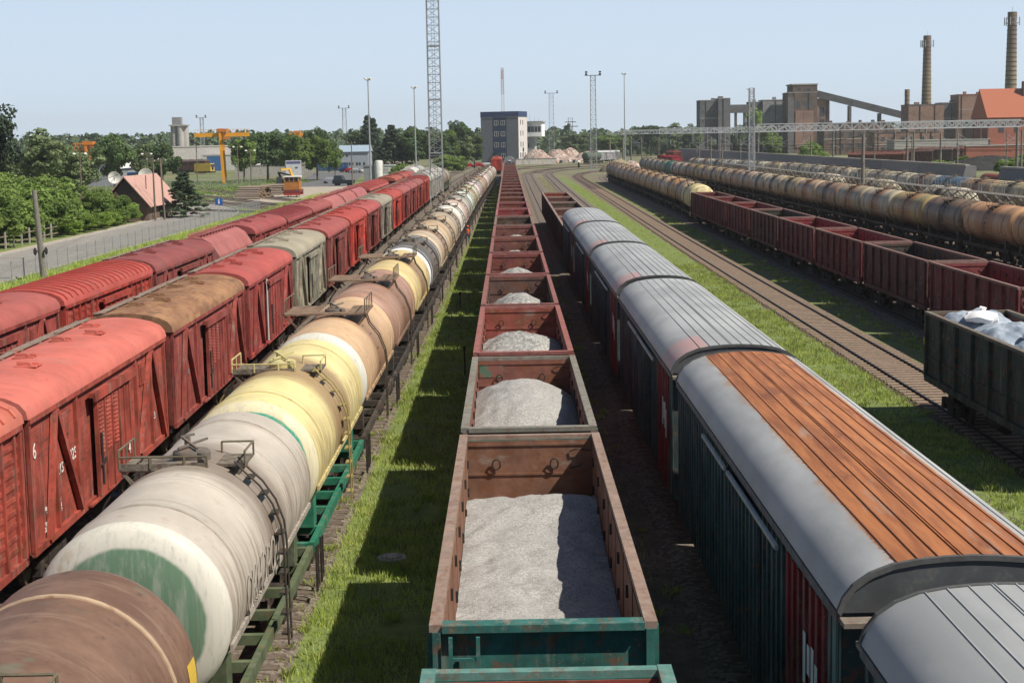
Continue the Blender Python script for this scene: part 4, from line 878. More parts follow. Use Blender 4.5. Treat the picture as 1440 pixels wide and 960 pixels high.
# --- red boxcar
BL = 13.9
BR = [(-1.5, 4.22), (-1.46, 4.40), (-1.33, 4.56), (-1.05, 4.69), (-.7, 4.77), (-.35, 4.815), (0, 4.83), (.35, 4.815), (.7, 4.77), (1.05, 4.69), (1.33, 4.56), (1.46, 4.40), (1.5, 4.22)]
def make_boxcar(ribbed=False):
    t = empty('boxcar'); a, b = -BL/2, BL/2
    roof = MB().ext(BR, a-.12, b+.12).build('roof', 'roof', t, True)
    zr = lambda x: float(np.interp(x, [p[0] for p in BR], [p[1] for p in BR]))
    if ribbed:
        mb = MB()
        for i in range(19):
            y = a+.35+(BL-.7)*i/18
            for (x0, z0), (x1, z1) in zip(BR[1:-1], BR[2:-1]): mb.bar((x0, y, z0+.02), (x1, y, z1+.02), .09, .07)
        mb.build('roof_rib', 'roof', roof)
    else:
        mb = MB()
        for x, ya, yb in ((-.95, a+.3, -1.2), (-.95, -.6, b-.4), (-.76, a+.1, -2.6), (-.76, -2.2, 2.9), (-.76, 3.3, b-.1)): mb.box(x-.07, x+.07, ya, yb, zr(x)+.06, zr(x)+.09)
        for i in range(9): y = a+.4+i*1.62; mb.box(-1.05, -.66, y-.04, y+.04, zr(-1.05)-.0, zr(-.76)+.06)
        mb.build('running_board', 'running_board', roof)
        for x, y in ((-.15, -4.6), (-.15, -1.5), (-.15, 1.7), (-.15, 4.8), (.35, -3.0), (.35, 3.2)):
            mb = MB(); mb.box(x-.26, x+.26, y-.3, y+.3, zr(x)+.0, zr(x)+.035); mb.bar((x-.24, y-.1, zr(x)+.09), (x+.28, y-.1, zr(x)+.05), .08, .07); mb.bar((x+.1, y-.25, zr(x)+.07), (x+.1, y+.25, zr(x)+.07), .05); mb.build('roof_hatch', 'roof', roof)
    mb = MB(); mb.ext([(-1.38, 1.25), (1.38, 1.25), (1.38, 4.22), (-1.38, 4.22)], a, b); body = mb.build('wall', 'wagon' if ribbed else 'boards', t)
    for s in (-1, 1):
        def bx(m_, x0, x1, *r): m_.box(min(s*x0, s*x1), max(s*x0, s*x1), *r)
        mb = MB()
        bx(mb, 1.38, 1.50, a, b, 4.1, 4.22); bx(mb, 1.38, 1.47, a, b, 1.2, 1.36)
        for y in (a+.06, a+2.0, a+3.85, b-3.85, b-2.0, b-.06): bx(mb, 1.38, 1.47, y-.07, y+.07, 1.3, 4.12)
        if ribbed:
            for i in range(17):
                y = a+.4+i*(BL-.8)/16
                if abs(y) > 1.7: bx(mb, 1.38, 1.45, y-.045, y+.045, 1.36, 4.1)
            for i in range(10):
                z = 1.6+i*.27
                for ya, yb in ((a+.1, -3.9), (-3.7, -1.9), (1.9, 3.7), (3.9, b-.1)): bx(mb, 1.38, 1.405, ya, yb, z, z+.1)
        mb.build('side_post', 'wagon', body)
        if not ribbed:
            x = s*1.47
            for p, q in (((x, a+1.1, 1.3), (x, a+1.95, 4.05)), ((x, a+2.05, 4.05), (x, a+3.8, 1.4)), ((x, b-1.95, 4.05), (x, b-.5, 1.3)), ((x, b-3.8, 1.4), (x, b-2.1, 4.05))): MB().bar(p, q, .13, .15).build('diagonal_brace', 'wagon', body)
            for y in (a+2.9, b-2.9): mb = MB(); bx(mb, 1.38, 1.42, y-.35, y+.35, 3.25, 3.85); bx(mb, 1.42, 1.44, y-.25, y+.25, 3.35, 3.75); mb.build('vent_hatch', 'wagon', body)
        mb = MB(); bx(mb, 1.50, 1.56, -1.75, 1.75, 1.32, 3.85)
        for y in (-1.7, -.95, -.2, .55, 1.1, 1.7): bx(mb, 1.56, 1.60, y-.045, y+.045, 1.34, 3.83)
        d = mb.build('sliding_door', 'wagon', t)
        mb = MB()
        for yc in ((-1.33, -.58, .17) if not ribbed else ()):
            for i in range(13):
                z = 2.35+i*.105; mb.add([(s*1.56, yc-.2, z), (s*1.56, yc+.2, z), (s*1.595, yc+.2, z+.02), (s*1.595, yc-.2, z+.02), (s*1.56, yc-.2, z+.085), (s*1.56, yc+.2, z+.085)], [(0, 1, 2, 3), (3, 2, 5, 4), (0, 3, 4), (1, 5, 2)])
        if not ribbed: mb.build('door_louvre', 'wagon', d)
        mb = MB(); bx(mb, 1.50, 1.63, -2.1, 2.3, 3.86, 3.98); bx(mb, 1.60, 1.66, -2.1, 2.3, 3.76, 3.98); bx(mb, 1.50, 1.58, -2.6, 2.6, 1.26, 1.32); mb.build('door_rail', 'wagon', t)
        MB().tube((s*1.62, -1.55, 1.6), (s*1.62, -1.55, 2.9), .03, .03, 6).bar((s*1.62, -1.7, 2.1), (s*1.62, -1.2, 2.2), .06).build('door_latch', 'steel', d)
    for ye, s in ((a, -1), (b, 1)):
        mb = MB(); f = lambda p, q: (min(ye+s*p, ye+s*q), max(ye+s*p, ye+s*q))
        for z in (1.6, 2.2, 2.8, 3.4, 4.0): mb.box(-1.36, 1.36, *f(0, .05), z, z+.1)
        for x in (-1.3, -.5, .5, 1.3): mb.box(x-.06, x+.06, *f(0, .07), 1.3, 4.2)
        mb.build('end_wall', 'wagon', t)
        mb = MB()
        for x in (.78, 1.16): mb.bar((x, ye+s*.16, 1.2), (x, ye+s*.16, 4.3), .04)
        for i in range(9): z = 1.4+i*.33; mb.bar((.78, ye+s*.16, z), (1.16, ye+s*.16, z), .03)
        mb.build('ladder', 'steel', t); coupler(t, ye, s)
    mb = MB(); mb.box(-1.3, 1.3, a, b, 1.05, 1.24); mb.box(-.2, .2, a, b, .85, 1.1); mb.tube((.7, -1.5, .8), (.7, .3, .8), .2, .2, 12); mb.build('underframe', 'steel', t)
    for q in (-4.6, 4.6): bogie(t, q)
    return t
MT['running_board'] = paint('weathered_walk_boards', (.24, .19, .15), [((.3, .1, .07), 1.2, .5, .65, .7)], .3, 2, .85)
box1 = Proto(lambda: make_boxcar(False)); box2 = Proto(lambda: make_boxcar(True))
def bcols(w_, r_=None, d=None): return {'wall': w_, 'end_wall': tuple(q*.8 for q in w_), 'side_post': w_, 'diagonal_brace': w_, 'vent_hatch': w_, 'sliding_door': d or w_, 'door_louvre': d or w_, 'door_rail': w_, 'roof': r_ or w_, 'roof_rib': r_ or w_, 'roof_hatch': r_ or w_}
BRED = (.33, .062, .042); BROOF = (.50, .145, .10); BMAR = (.23, .045, .04); BBEI = (.30, .275, .21)  # roof red painted lighter than wall red for sun angle as well as dust
G_B = 'boxcars of the near red train'
b1 = [(18.2, BRED, BROOF, None, 'bright red boxcar cut off by the left edge, only its far end showing', box2, None), (32.65, BRED, (.54, .145, .11), None, 'bright red boxcar with white numbers and a smooth salmon red roof, nearest whole boxcar', box1, None), (47.75, (.27, .055, .045), (.25, .13, .07), None, 'dark red boxcar with a rusty brown roof', box1, 'roof_brown'),
      (63.0, (.30, .05, .045), (.40, .085, .07), None, 'red boxcar with a grey doorpost stripe, right behind the brown roofed one', box1, None), (78.6, BBEI, (.34, .30, .22), (.24, .23, .18), 'beige grey boxcar, the only nearby beige one, in the near red train', box1, None), (94.3, (.22, .05, .045), (.33, .08, .07), None, 'dull maroon boxcar right behind the beige one', box1, None),
      (109.5, (.42, .045, .03), (.38, .06, .045), None, 'vivid orange red boxcar, sixth of the near red train', box1, None), (124.7, (.20, .045, .04), (.36, .08, .07), None, 'dark maroon boxcar with a dusty red roof, between vivid red and grey ones', box1, None), (139.9, (.24, .21, .17), (.30, .26, .20), None, 'grey brown boxcar farther back in the near red train', box1, None),
      (155.1, (.42, .05, .035), (.38, .06, .045), None, 'small looking vivid red boxcar behind the grey brown one', box1, None), (170.3, BMAR, (.32, .09, .08), None, 'maroon boxcar, eleventh of the near red train', box1, None), (185.5, BMAR, (.30, .09, .08), None, 'maroon boxcar, twelfth of the near red train', box1, None), (200.7, (.27, .05, .04), (.28, .09, .08), None, 'last boxcar before the lattice tower in the near red train', box1, None),
      (218.0, (.36, .05, .035), (.33, .07, .06), None, 'red boxcar behind the foot of the lattice tower', box2, None)]
for i, (ya, wc, rc, dc, lab, P_, rm) in enumerate(b1):
    yc = ya+BL/2; x = interp(TR['red1'], yc)
    o = P_.put((x, yc, 0), heading(TR['red1'], yc-6, yc+6), bcols(wc, rc, dc), lab, 'boxcar', G_B, 1, {'roof': rm} if rm else None)
    if i == 1:
        text('215', .34, (1.395, BL*-.5+2.45, 2.52), o); text('31025', .40, (1.395, -BL/2+3.35, 2.62), o); text('L-', .22, (1.395, -BL/2+3.05, 3.02), o); text('"', .25, (1.395, -BL/2+3.2, 2.1), o)
        text('6', .5, (1.395, -BL/2+.55, 3.25), o, 'white', 'x', 'round_emblem')
        for k, (s_, y_, z_) in enumerate((('68,0 т', 1.25, 1.95), ('22,5', 1.3, 1.82), ('120 м³', 1.22, 1.62), ('ДЕПО', 1.2, 1.5), ('01 06', 1.25, 1.38), ('12 14', 2.2, 1.9), ('ТО 2', 2.25, 1.78), ('3 11', 2.3, 1.66))): text(s_, .13, (1.395, -BL/2+y_, z_), o, 'white', 'x', 'small_lettering')
        text('4', .45, (1.605, 1.35, 1.8), o); text('3', .3, (1.395, BL/2-1.5, 2.0), o)
    if i in (2, 3, 4, 6): text('2%d3' % (i*17), .26, (1.395, -BL/2+2.45, 2.5), o, 'wagon_letter')
    if i == 3: MB().box(1.478, 1.50, -2.15, -1.85, 1.35, 4.05).build('grey_doorpost', paint('pale_grey_post', (.5, .48, .46), [], .2), o)

# faceted hopper
def make_hopper(big=False):
    t = empty('hopper_wagon'); L = 11.4 if not big else 14.2; a, b = -L/2, L/2
    P = [(-1.5, 3.35), (-1.42, 3.75), (-.98, 4.45), (-.55, 4.72), (0, 4.8), (.55, 4.72), (.98, 4.45), (1.42, 3.75), (1.5, 3.35)] if not big else [(-1.6, 3.9), (-1.55, 4.3), (-1.15, 4.9), (-.5, 5.2), (0, 5.25), (.5, 5.2), (1.15, 4.9), (1.55, 4.3), (1.6, 3.9)]
    roof = MB().ext(P, a, b).build('roof', 'roof', t)
    mb = MB(); e = P[0][1]
    for x in (-.42, .42): mb.box(x-.03, x+.03, a+.4, b-.4, P[4][1]+.12, P[4][1]+.16)
    for i in range(12): y = a+.6+i*(L-1.2)/11; mb.box(-.4, .4, y-.12, y+.12, P[4][1]-.02, P[4][1]+.1)
    mb.build('roof_hatch', 'roof', roof)
    w_ = MB().ext([(-1.42, e), (-1.42, 1.9 if not big else 1.5), (-.6, 1.0), (.6, 1.0), (1.42, 1.9 if not big else 1.5), (1.42, e)], a+.15, b-.15).build('wall', 'wagon', t)
    mb = MB()
    for s in (-1, 1):
        n = 11
        for i in range(n+1):
            y = a+.25+i*(L-.5)/n; mb.box(min(s*1.42, s*1.5), max(s*1.42, s*1.5), y-.05, y+.05, 1.3, e)
        mb.box(min(s*1.42, s*1.56), max(s*1.42, s*1.56), a, b, e-.1, e+.0); mb.box(min(s*1.40, s*1.52), max(s*1.40, s*1.52), a, b, 1.15, 1.38)
    mb.build('side_post', 'wagon', w_)
    mb = MB()
    for ye, s in ((a, -1), (b, 1)):
        for x in (-1.2, -.4, .4, 1.2): mb.bar((x, ye+s*.1, e), (x, ye-s*.6, 1.3), .08)
    mb.box(-.45, .45, a-.12, a-.01, e+.4, e+.62); mb.build('end_strut', 'wagon', t)
    MB().box(-1.3, 1.3, a-.4, b+.4, 1.0, 1.16).build('underframe', 'steel', t)
    for s in (-1, 1): coupler(t, s*(L/2+.4), s)
    for q in (-L/2+2, L/2-2): bogie(t, q)
    return t
hop = Proto(make_hopper); hopb = Proto(lambda: make_hopper(True))
G_2 = 'red wagons of the far left train'
R2 = [(41.6, 'b1', (.30, .055, .045), (.34, .09, .075), 'red boxcar with walk boards at the left photo edge, nearest of the far left train'), (56.3, 'b2', (.38, .05, .035), (.40, .075, .06), 'bright red metal boxcar with a ribbed roof, second of the far left train'),
      (71.0, 'b1', (.22, .05, .045), (.24, .065, .06), 'dull maroon boxcar behind the ribbed roof one in the far left train'), (86.6, 'h', (.24, .055, .05), (.36, .12, .11), 'faceted red hopper wagon standing alone between two boxcars of the far left train'), (99.3, 'b1', (.27, .05, .045), (.30, .07, .065), 'red boxcar directly behind the single faceted hopper'),
      (114.2, 'b2', (.27, .05, .045), (.28, .065, .065), 'maroon boxcar with a ribbed roof, farther back in the far left train'), (129, 'b1', (.27, .05, .045), (.30, .08, .07), 'smooth red boxcar just before the three faceted hoppers'), (144, 'h', (.24, .05, .05), (.38, .13, .12), 'first of the three faceted red hoppers in a row'), (156.7, 'h', (.24, .05, .05), (.36, .12, .11), 'middle one of the three faceted red hoppers in a row'),
      (169.4, 'h', (.24, .05, .05), (.36, .12, .12), 'third and farthest of the three faceted red hoppers in a row'), (182.2, 'b2', (.33, .06, .05), (.40, .10, .09), 'light red boxcar behind the three hoppers'), (197, 'b2', (.36, .06, .05), (.44, .11, .10), 'salmon red boxcar with a gap behind it, last of its group'),
      (224, 'b1', (.20, .04, .03), (.34, .09, .06), 'red boxcar with its dark end wall in full view beyond the gap'), (239, 'b1', (.30, .05, .04), (.33, .08, .06), 'red boxcar second beyond the gap'), (254, 'b1', (.30, .05, .04), (.30, .07, .06), 'red boxcar third beyond the gap, before the white roof')]
for ya, kd, wc, rc, lab in R2:
    P_ = {'b1': box1, 'b2': box2, 'h': hop}[kd]; L = BL if kd != 'h' else 12.2; yc = ya+L/2
    P_.put((interp(TR['red2'], yc), yc, 0), heading(TR['red2'], yc-5, yc+5), bcols(wc, rc), lab, 'boxcar' if kd != 'h' else 'hopper wagon', G_2)
for x, ya, c, lab in ((-17.4, 269, (.55, .53, .48), 'white roofed hopper wagon behind the far left red boxcars'), (-17.3, 285, (.33, .33, .32), 'grey hopper wagon behind the white roofed one'), (-13.3, 234, (.38, .37, .33), 'tall pale grey hopper wagon with a dark end, right behind the lattice tower'), (-13.2, 250, (.40, .385, .34), 'tall pale grey hopper wagon, second behind the lattice tower'), (-13.1, 266, (.38, .365, .32), 'tall pale grey hopper wagon, third behind the lattice tower'),
                      (.35, 397.5, (.20, .20, .21), 'grey domed hopper wagon at the far end of the middle train')):
    hopb.put((x, ya+7.1, 0), 0, bcols(c, c), lab, 'hopper wagon', 'big grey hopper wagons')
for yc, c, lab in ((290, (.25, .2, .16), 'brown grey tank wagon just beyond the tall grey hoppers'), (304, (.3, .26, .2), 'beige tank wagon farther beyond the tall grey hoppers')):
    tankA.put((-12.9, yc, 0), 0, tcols(c), lab, 'tank wagon', 'tank wagons beyond the grey hoppers')
for i, yc in enumerate((438, 454)):
    box1.put((-3.3, yc, 0), 0, bcols((.5, .05, .03), (.45, .07, .045)), ['vivid red boxcar standing alone beyond the left tank train', 'vivid red boxcar behind the first lone one, in front of the control building'][i], 'boxcar', 'vivid red boxcars near the control building')

# ------------------------------------------------------------------ trees and bushes
def leaf_cloud(n, clumps, spread, leaf, shape, flat=.0, seed=0):
    """quads clustered round clump centres; shape(u) -> list of centres in unit crown space"""
    g = np.random.default_rng(seed); C = shape(g, clumps); idx = g.integers(0, clumps, n)
    off = g.normal(0, 1, (n, 3)); off /= np.linalg.norm(off, axis=1)[:, None]; off *= (spread*(.45+.65*g.uniform(0, 1, n)**.5))[:, None]; off[:, 2] *= .75
    p = C[idx]+off; nr = off/np.maximum(np.linalg.norm(off, axis=1)[:, None], 1e-6)+g.normal(0, .55, (n, 3)); nr[:, 2] += .25; nr /= np.linalg.norm(nr, axis=1)[:, None]
    a = np.cross(nr, g.normal(0, 1, (n, 3))); a /= np.linalg.norm(a, axis=1)[:, None]; b = np.cross(nr, a); s = leaf*g.uniform(.6, 1.3, n)[:, None]
    v = np.stack([p-a*s, p-b*s*.7, p+a*s, p+b*s*.7], 1)
    return v.reshape(-1, 3)
def sh_round(w=.5, h=.8, z0=.25, lump=.25):
    def f(g, k):
        d = g.normal(0, 1, (k, 3)); d /= np.linalg.norm(d, axis=1)[:, None]; r = g.uniform(.35, 1, k)**.6
        ph = g.uniform(0, 6.28, 3); r *= 1-lump+lump*np.sin(3*d[:, 0]+ph[0])*np.cos(4*d[:, 1]+ph[1])+lump*.5*np.sin(6*d[:, 2]+ph[2])
        return np.stack([d[:, 0]*r*w, d[:, 1]*r*w, z0+h/2+d[:, 2]*r*h/2], 1)
    return f
def sh_cone(w=.28, h=.92, z0=.08):
    def f(g, k):
        z = g.uniform(0, 1, k)**.75; z = np.floor(z*11)/11+g.uniform(0, .05, k); a = g.uniform(0, 6.28, k); r = w*(1-z)*g.uniform(.35, 1.05, k)
        return np.stack([np.cos(a)*r, np.sin(a)*r, z0+z*h-.12*r], 1)
    return f
def make_tree(kind, seed):
    rs = random.Random(seed)
    if kind == 'conifer': nm, m = 'conifer_tree', 'needle'; V = leaf_cloud(5200, 320, .035, .020, sh_cone(), seed=seed)
    elif kind == 'pine': nm, m = 'pine_tree', 'needle'; V = leaf_cloud(5200, 60, .075, .018, sh_round(.30, .62, .36, .35), seed=seed)
    elif kind == 'birch': nm, m = 'birch_tree', 'leaf_grey'; V = leaf_cloud(7500, 110, .060, .019, sh_round(.30, .86, .13, .3), seed=seed)
    elif kind == 'bush': nm, m = 'bush', 'leaf'; V = leaf_cloud(11000, 95, .11, .026, sh_round(.5, .95, .0, .25), seed=seed)
    elif kind == 'light': nm, m = 'leafy_tree', 'leaf'; V = leaf_cloud(8000, 100, .075, .021, sh_round(.38, .78, .2, .3), seed=seed)
    else: nm, m = 'leafy_tree', 'leaf_dark'; V = leaf_cloud(8000, 90, .08, .022, sh_round(.42, .80, .18, .3), seed=seed)
    t = empty(nm); fast('crown', V, 4, m, t)
    mb = MB(); mb.tube((0, 0, -.02), (.01, 0, .3), .022, .016, 8); mb.tube((.01, 0, .3), (0, .01, .85 if kind != 'bush' else .5), .016, .004, 6)
    if kind != 'conifer':
        for i in range(7):
            z = .22+i*.07; a = rs.uniform(0, 6.28); L = rs.uniform(.14, .28); mb.tube((0, 0, z), (math.cos(a)*L, math.sin(a)*L, z+L*.8), .008, .003, 5)
    mb.build('trunk', 'bark', t); return t
TP = {k: [Proto(lambda k=k, s=s: make_tree(k, s)) for s in range(n)] for k, n in (('conifer', 2), ('pine', 1), ('birch', 3), ('bush', 4), ('light', 3), ('dark', 3))}
tcount = {}
def tree(kind, x, y, h, wd, label, grp, rz=None):
    i = tcount.get(kind, 0); tcount[kind] = i+1; P_ = TP[kind][i % len(TP[kind])]
    o = P_.put((x, y, 0), random.uniform(0, 6.28), None, label, {'bush': 'bush'}.get(kind, 'tree'), grp); o.scale = (wd, wd, h); return o
cnt = [0]
gB = 'bushes and garden trees left of the road'
spots = [(-52.0, 147, 7.2, 8.5), (-51.6, 156, 6.2, 7.5), (-53.5, 141, 6.5, 8), (-51.5, 165, 5.2, 6.5), (-51.6, 173.5, 5.0, 7), (-57.5, 152, 7.8, 9), (-57.5, 163, 7.0, 9), (-56.5, 173, 6.6, 8), (-56, 183, 6.2, 8), (-55.6, 192, 5.8, 7), (-62.5, 160, 8.2, 9), (-63, 173, 7.8, 9), (-62, 185, 7.2, 9), (-61.5, 196, 6.6, 9), (-68, 182, 8.2, 10), (-69, 196, 8.0, 10), (-61, 208, 7.0, 9), (-69, 212, 7.6, 10), (-60, 146, 7.4, 9), (-66, 150, 8.2, 10), (-51.8, 182, 4.4, 6), (-52.2, 199, 4.6, 5.5)]
wh = ['at the left photo edge beside the kerb', 'behind the near concrete pole', 'at the far left edge in front of the fence posts', 'bulging onto the kerb', 'hanging over the kerb before the hedge', 'second row from the road, at the far left', 'second row from the road behind the pole', 'second row, in the middle of the thicket', 'second row, left of the pink roofed house', 'beside the gable of the pink roofed house', 'third row, tall one at the far left', 'third row in the middle', 'third row behind the house gable', 'third row, nearest the house ridge', 'rear row in front of the birches', 'rear row left of the metal warehouse', 'behind the pink roofed house', 'rearmost one behind the house', 'outermost one at the left edge', 'tall one at the outer left edge', 'low one at the start of the clipped hedge', 'low one against the house wall']
for (x, y, h, wd), q in zip(spots, wh): tree('bush', x, y, h, wd, 'leafy green bush %s' % q, gB)
tree('bush', -49.8, 204, 2.9, 4.2, 'round dark clipped bush in front of the pink roof eave', None)
for i, (x, y) in enumerate([(-50.4, 178), (-50.3, 182.2), (-50.2, 186.4), (-50.1, 190.6), (-50, 194.8), (-49.9, 199), (-49.7, 210), (-49.7, 214), (-49.9, 218)]):
    o = tree('bush', x, y, 2.1, 4.6, 'bright green hedge section, %s from the camera along the road' % ORD[i], 'clipped bright hedge along the road')
    for ch in o.children:
        if base(ch.name) == 'crown': ch.material_slots[0].link = 'OBJECT'; ch.material_slots[0].material = MT['leaf_bright']
tree('conifer', -44.9, 216, 6.3, 14, 'single dark spruce at the end of the hedge beside the road', None)
tree('pine', -66.2, 201, 15.8, 15, 'dark pine cut off by the left photo edge, standing above the thicket', None)
tree('bush', -51.6, 203.2, 4.1, 5.6, 'bush hiding the gable wall of the pink roofed house', gB); tree('bush', -54.0, 203.5, 5.2, 6.5, 'bush at the left corner of the pink roofed house', gB)
gT = 'trees of the middle distance'
for i, (k, x, y, h, wd, lab) in enumerate([('birch', -77.5, 262, 14.2, 18, 'tall grey green birch above the thicket, left one of the pair'), ('birch', -73.5, 268, 11.5, 15, 'tall birch with a lower rounded top, right one of the pair'), ('birch', -85, 300, 11.5, 14, 'pale birch at the left between pine and tall birches'), ('birch', -89, 280, 10.5, 14, 'low birch beside the far left pine'),
   ('dark', -83, 330, 13.8, 13, 'dark round tree right of the orange crane'), ('birch', -80.0, 345, 12.8, 12, 'pale grey tree between warehouse and silo'), ('dark', -75.0, 340, 11.5, 9, 'dark slim tree left of the silo'), ('birch', -78, 335, 9.5, 9, 'low pale tree before the silo'),
   ('dark', -64.5, 420, 15.6, 16, 'big dark tree right of the yellow crane'), ('light', -67.5, 400, 12.4, 12, 'bright green tree in front of the big dark one by the yellow crane'), ('dark', -60.5, 430, 13.5, 12, 'dark tree with a flat top behind the billboard'), ('dark', -58.5, 480, 15.8, 13, 'dark tree rising left of the light green pair'), ('light', -54.5, 402, 12.3, 12, 'light green tree just right of the billboard'), ('light', -50.0, 410, 13.2, 13, 'light green tree left of the blue grey office'), ('light', -45.6, 412, 9.5, 6, 'slim light green tree at the office corner'),
   ('conifer', -52.6, 592, 20.0, 24, 'tall pointed spruce left of the nearer lamp mast'), ('conifer', -50.0, 585, 18.6, 20, 'pointed dark spruce right of the nearer lamp mast'), ('conifer', -37.0, 500, 15.2, 24, 'broad dark spruce between the two lamp masts'), ('dark', -34.5, 510, 14.6, 16, 'dark tree left of the second lamp mast'), ('dark', -29.5, 500, 15.2, 17, 'broad dark tree behind the second lamp mast'), ('dark', -58, 600, 15.2, 18, 'dark tree behind the roof of the office'), ('dark', -23, 515, 14.8, 17, 'dark tree behind the lattice tower'),
   ('light', -20.0, 520, 13.6, 14, 'yellowish green tree right of the lattice tower'), ('dark', -18.5, 600, 19.0, 15, 'tall domed dark tree between tower and control building'), ('birch', -14.5, 520, 12.4, 14, 'pale grey green tree left of the control building'), ('dark', -11.5, 535, 12.6, 12, 'dark green tree touching the left side of the control building'), ('bush', -26.5, 395, 4.6, 8, 'round olive bush below the second lamp mast'), ('bush', -18, 470, 6.2, 12, 'low grey green bush left of the control building')]):
    tree(k, x, y, h, wd, lab, gT)
gR = 'trees left of the factory'
for i, (k, x, y, h, wd, lab) in enumerate([('birch', 62, 800, 16, 26, 'rounded tree below the right lamp mast top'), ('dark', 72, 790, 18.5, 22, 'tall tree right of the lamp mast'), ('birch', 84, 800, 18, 22, 'double topped tree in the gap before the factory'), ('birch', 92, 780, 17, 22, 'tree touching the dark factory block'), ('light', 50, 760, 13, 30, 'broad low tree right of the lattice mast'), ('light', 116, 740, 25, 14, 'bright green tree growing between the two dark factory blocks'), ('light', 121, 735, 14, 18, 'low green tree in front of the second dark block'), ('birch', 34, 800, 14.5, 30, 'broad tree behind the rubble heaps'),
    ('bush', 122, 470, 4, 9, 'green bush behind the concrete wall at the right photo edge'), ('bush', 108, 450, 4.2, 8, 'yellow green bush behind the concrete wall'), ('bush', 100, 520, 8, 9, 'tall dark bush before the pale shed'), ('light', 95, 560, 9, 10, 'light green tree between catenary posts')]):
    tree(k, x, y, h, wd, lab, gR)
def forest():
    V = []; g = np.random.default_rng(3)
    for i in range(1500):
        y = g.uniform(800, 1150); x = g.uniform(-520, 420)
        if -30 < x < 60 and y < 860: continue
        h = g.uniform(13.0, 17.5)*(1 if x < 40 else .85); w_ = g.uniform(4, 7.5); n = 70; d = g.normal(0, 1, (n, 3)); d /= np.linalg.norm(d, axis=1)[:, None]; d[:, 2] = np.abs(d[:, 2])*1.0
        tap = g.uniform(.0, .75); p = d*[w_, w_, h*.75]+[0, 0, h*.25]; p[:, :2] *= (1-tap*(p[:, 2:3]/h)); nr = d+g.normal(0, .5, (n, 3)); nr /= np.linalg.norm(nr, axis=1)[:, None]
        a = np.cross(nr, g.normal(0, 1, (n, 3))); a /= np.linalg.norm(a, axis=1)[:, None]; b = np.cross(nr, a); s = g.uniform(.6, 1.5, n)[:, None]
        V.append(np.stack([p-a*s, p-b*s, p+a*s, p+b*s], 1).reshape(-1, 3)+[x, y, 0])
    tag(fast('forest', np.concatenate(V), 4, 'forest'), kind='stuff')
    # shady undergrowth filling the wood below the crowns
    V = []
    for i in range(9000):
        x, y = g.uniform(-520, 420), g.uniform(795, 1000); s = g.uniform(1.2, 2.5); z = g.uniform(.5, 9)
        if -30 < x < 60 and y < 860: continue
        a = g.normal(0, 1, 3); a[1] *= .4; a /= np.linalg.norm(a); b = np.cross(a, [0, 1, .2]); b /= np.linalg.norm(b); p = np.array([x, y, z]); V += [p-a*s, p-b*s, p+a*s, p+b*s]
    tag(fast('undergrowth', np.array(V), 4, 'forest'), kind='stuff')
forest()

# ------------------------------------------------------------------ buildings
BKN = 'buildings of the old brick factory'
def bld(name, label, cat, x0, x1, y0, y1, z1, wm, rm='concrete', wins=(), grp=None, par=.35, wc=None, loc=None, rz=0, side=(), roofc=None):
    """wins: (cx, z, w, h) on the front (-y) face; side: (face, cy, z, w, h) face -1 left / 1 right"""
    t = empty(name, loc or (0, 0, 0), rz); tag(t, label, cat, grp)
    w_ = MB().box(x0, x1, y0, y1, -.1, z1).build('wall', wm, t)
    if wc: w_.color = (*wc, 1)
    r = MB(); r.box(x0-.15, x1+.15, y0-.15, y1+.15, z1+.003, z1+par); rr = r.build('roof', rm, t)
    if roofc: rr.color = (*roofc, 1)
    if grp == BKN:
        rs = random.Random(int(x0*7)); n_ = max(1, int((x1-x0)/6))
        for q in range(n_): u = x0+(x1-x0)*(q+rs.uniform(.2, .8))/n_; v_ = rs.uniform(.4, 1.3); MB().box(u-v_, u+v_, y0+2, y0+4, z1+par, z1+par+rs.uniform(.5, 1.8)).build('roof_box', wm, t)
        for q in range(n_): u = x0+(x1-x0)*(q+rs.uniform(.1, .9))/n_; MB().tube((u, y0-.16, 0), (u, y0-.16, z1), .13, .13, 6).build('downpipe', 'steel', t)
        for q in range(n_): u = x0+(x1-x0)*(q+.5)/n_; zz = rs.uniform(.25, .75)*z1; MB().box(x0-.05, x1+.05, y0-.09, y0-.005, zz, zz+.35).build('ledge', 'concrete', t) if q == 0 else None
    for cx, z, ww, hh in wins:
        o = MB().box(cx-ww/2, cx+ww/2, y0-.06, y0+.02, z, z+hh).build('window', 'glass', t)
        mb = MB()
        for xx in (cx-ww/2, cx, cx+ww/2): mb.box(xx-.05, xx+.05, y0-.1, y0-.062, z, z+hh)
        for zz in (z, z+hh): mb.box(cx-ww/2-.05, cx+ww/2+.05, y0-.11, y0-.062, zz-.05, zz+.05)
        mb.build('frame', 'white' if grp != BKN else 'slab_grey', o)
    for s, cy, z, ww, hh in side:
        X = x0 if s < 0 else x1
        o = MB().box(min(X-s*.02, X+s*.06), max(X-s*.02, X+s*.06), cy-ww/2, cy+ww/2, z, z+hh).build('window', 'glass', t)
        mb = MB()
        for zz in (z, z+hh): mb.box(min(X+s*.062, X+s*.11), max(X+s*.062, X+s*.11), cy-ww/2-.05, cy+ww/2+.05, zz-.05, zz+.05)
        mb.build('frame', 'white', o)
    return t
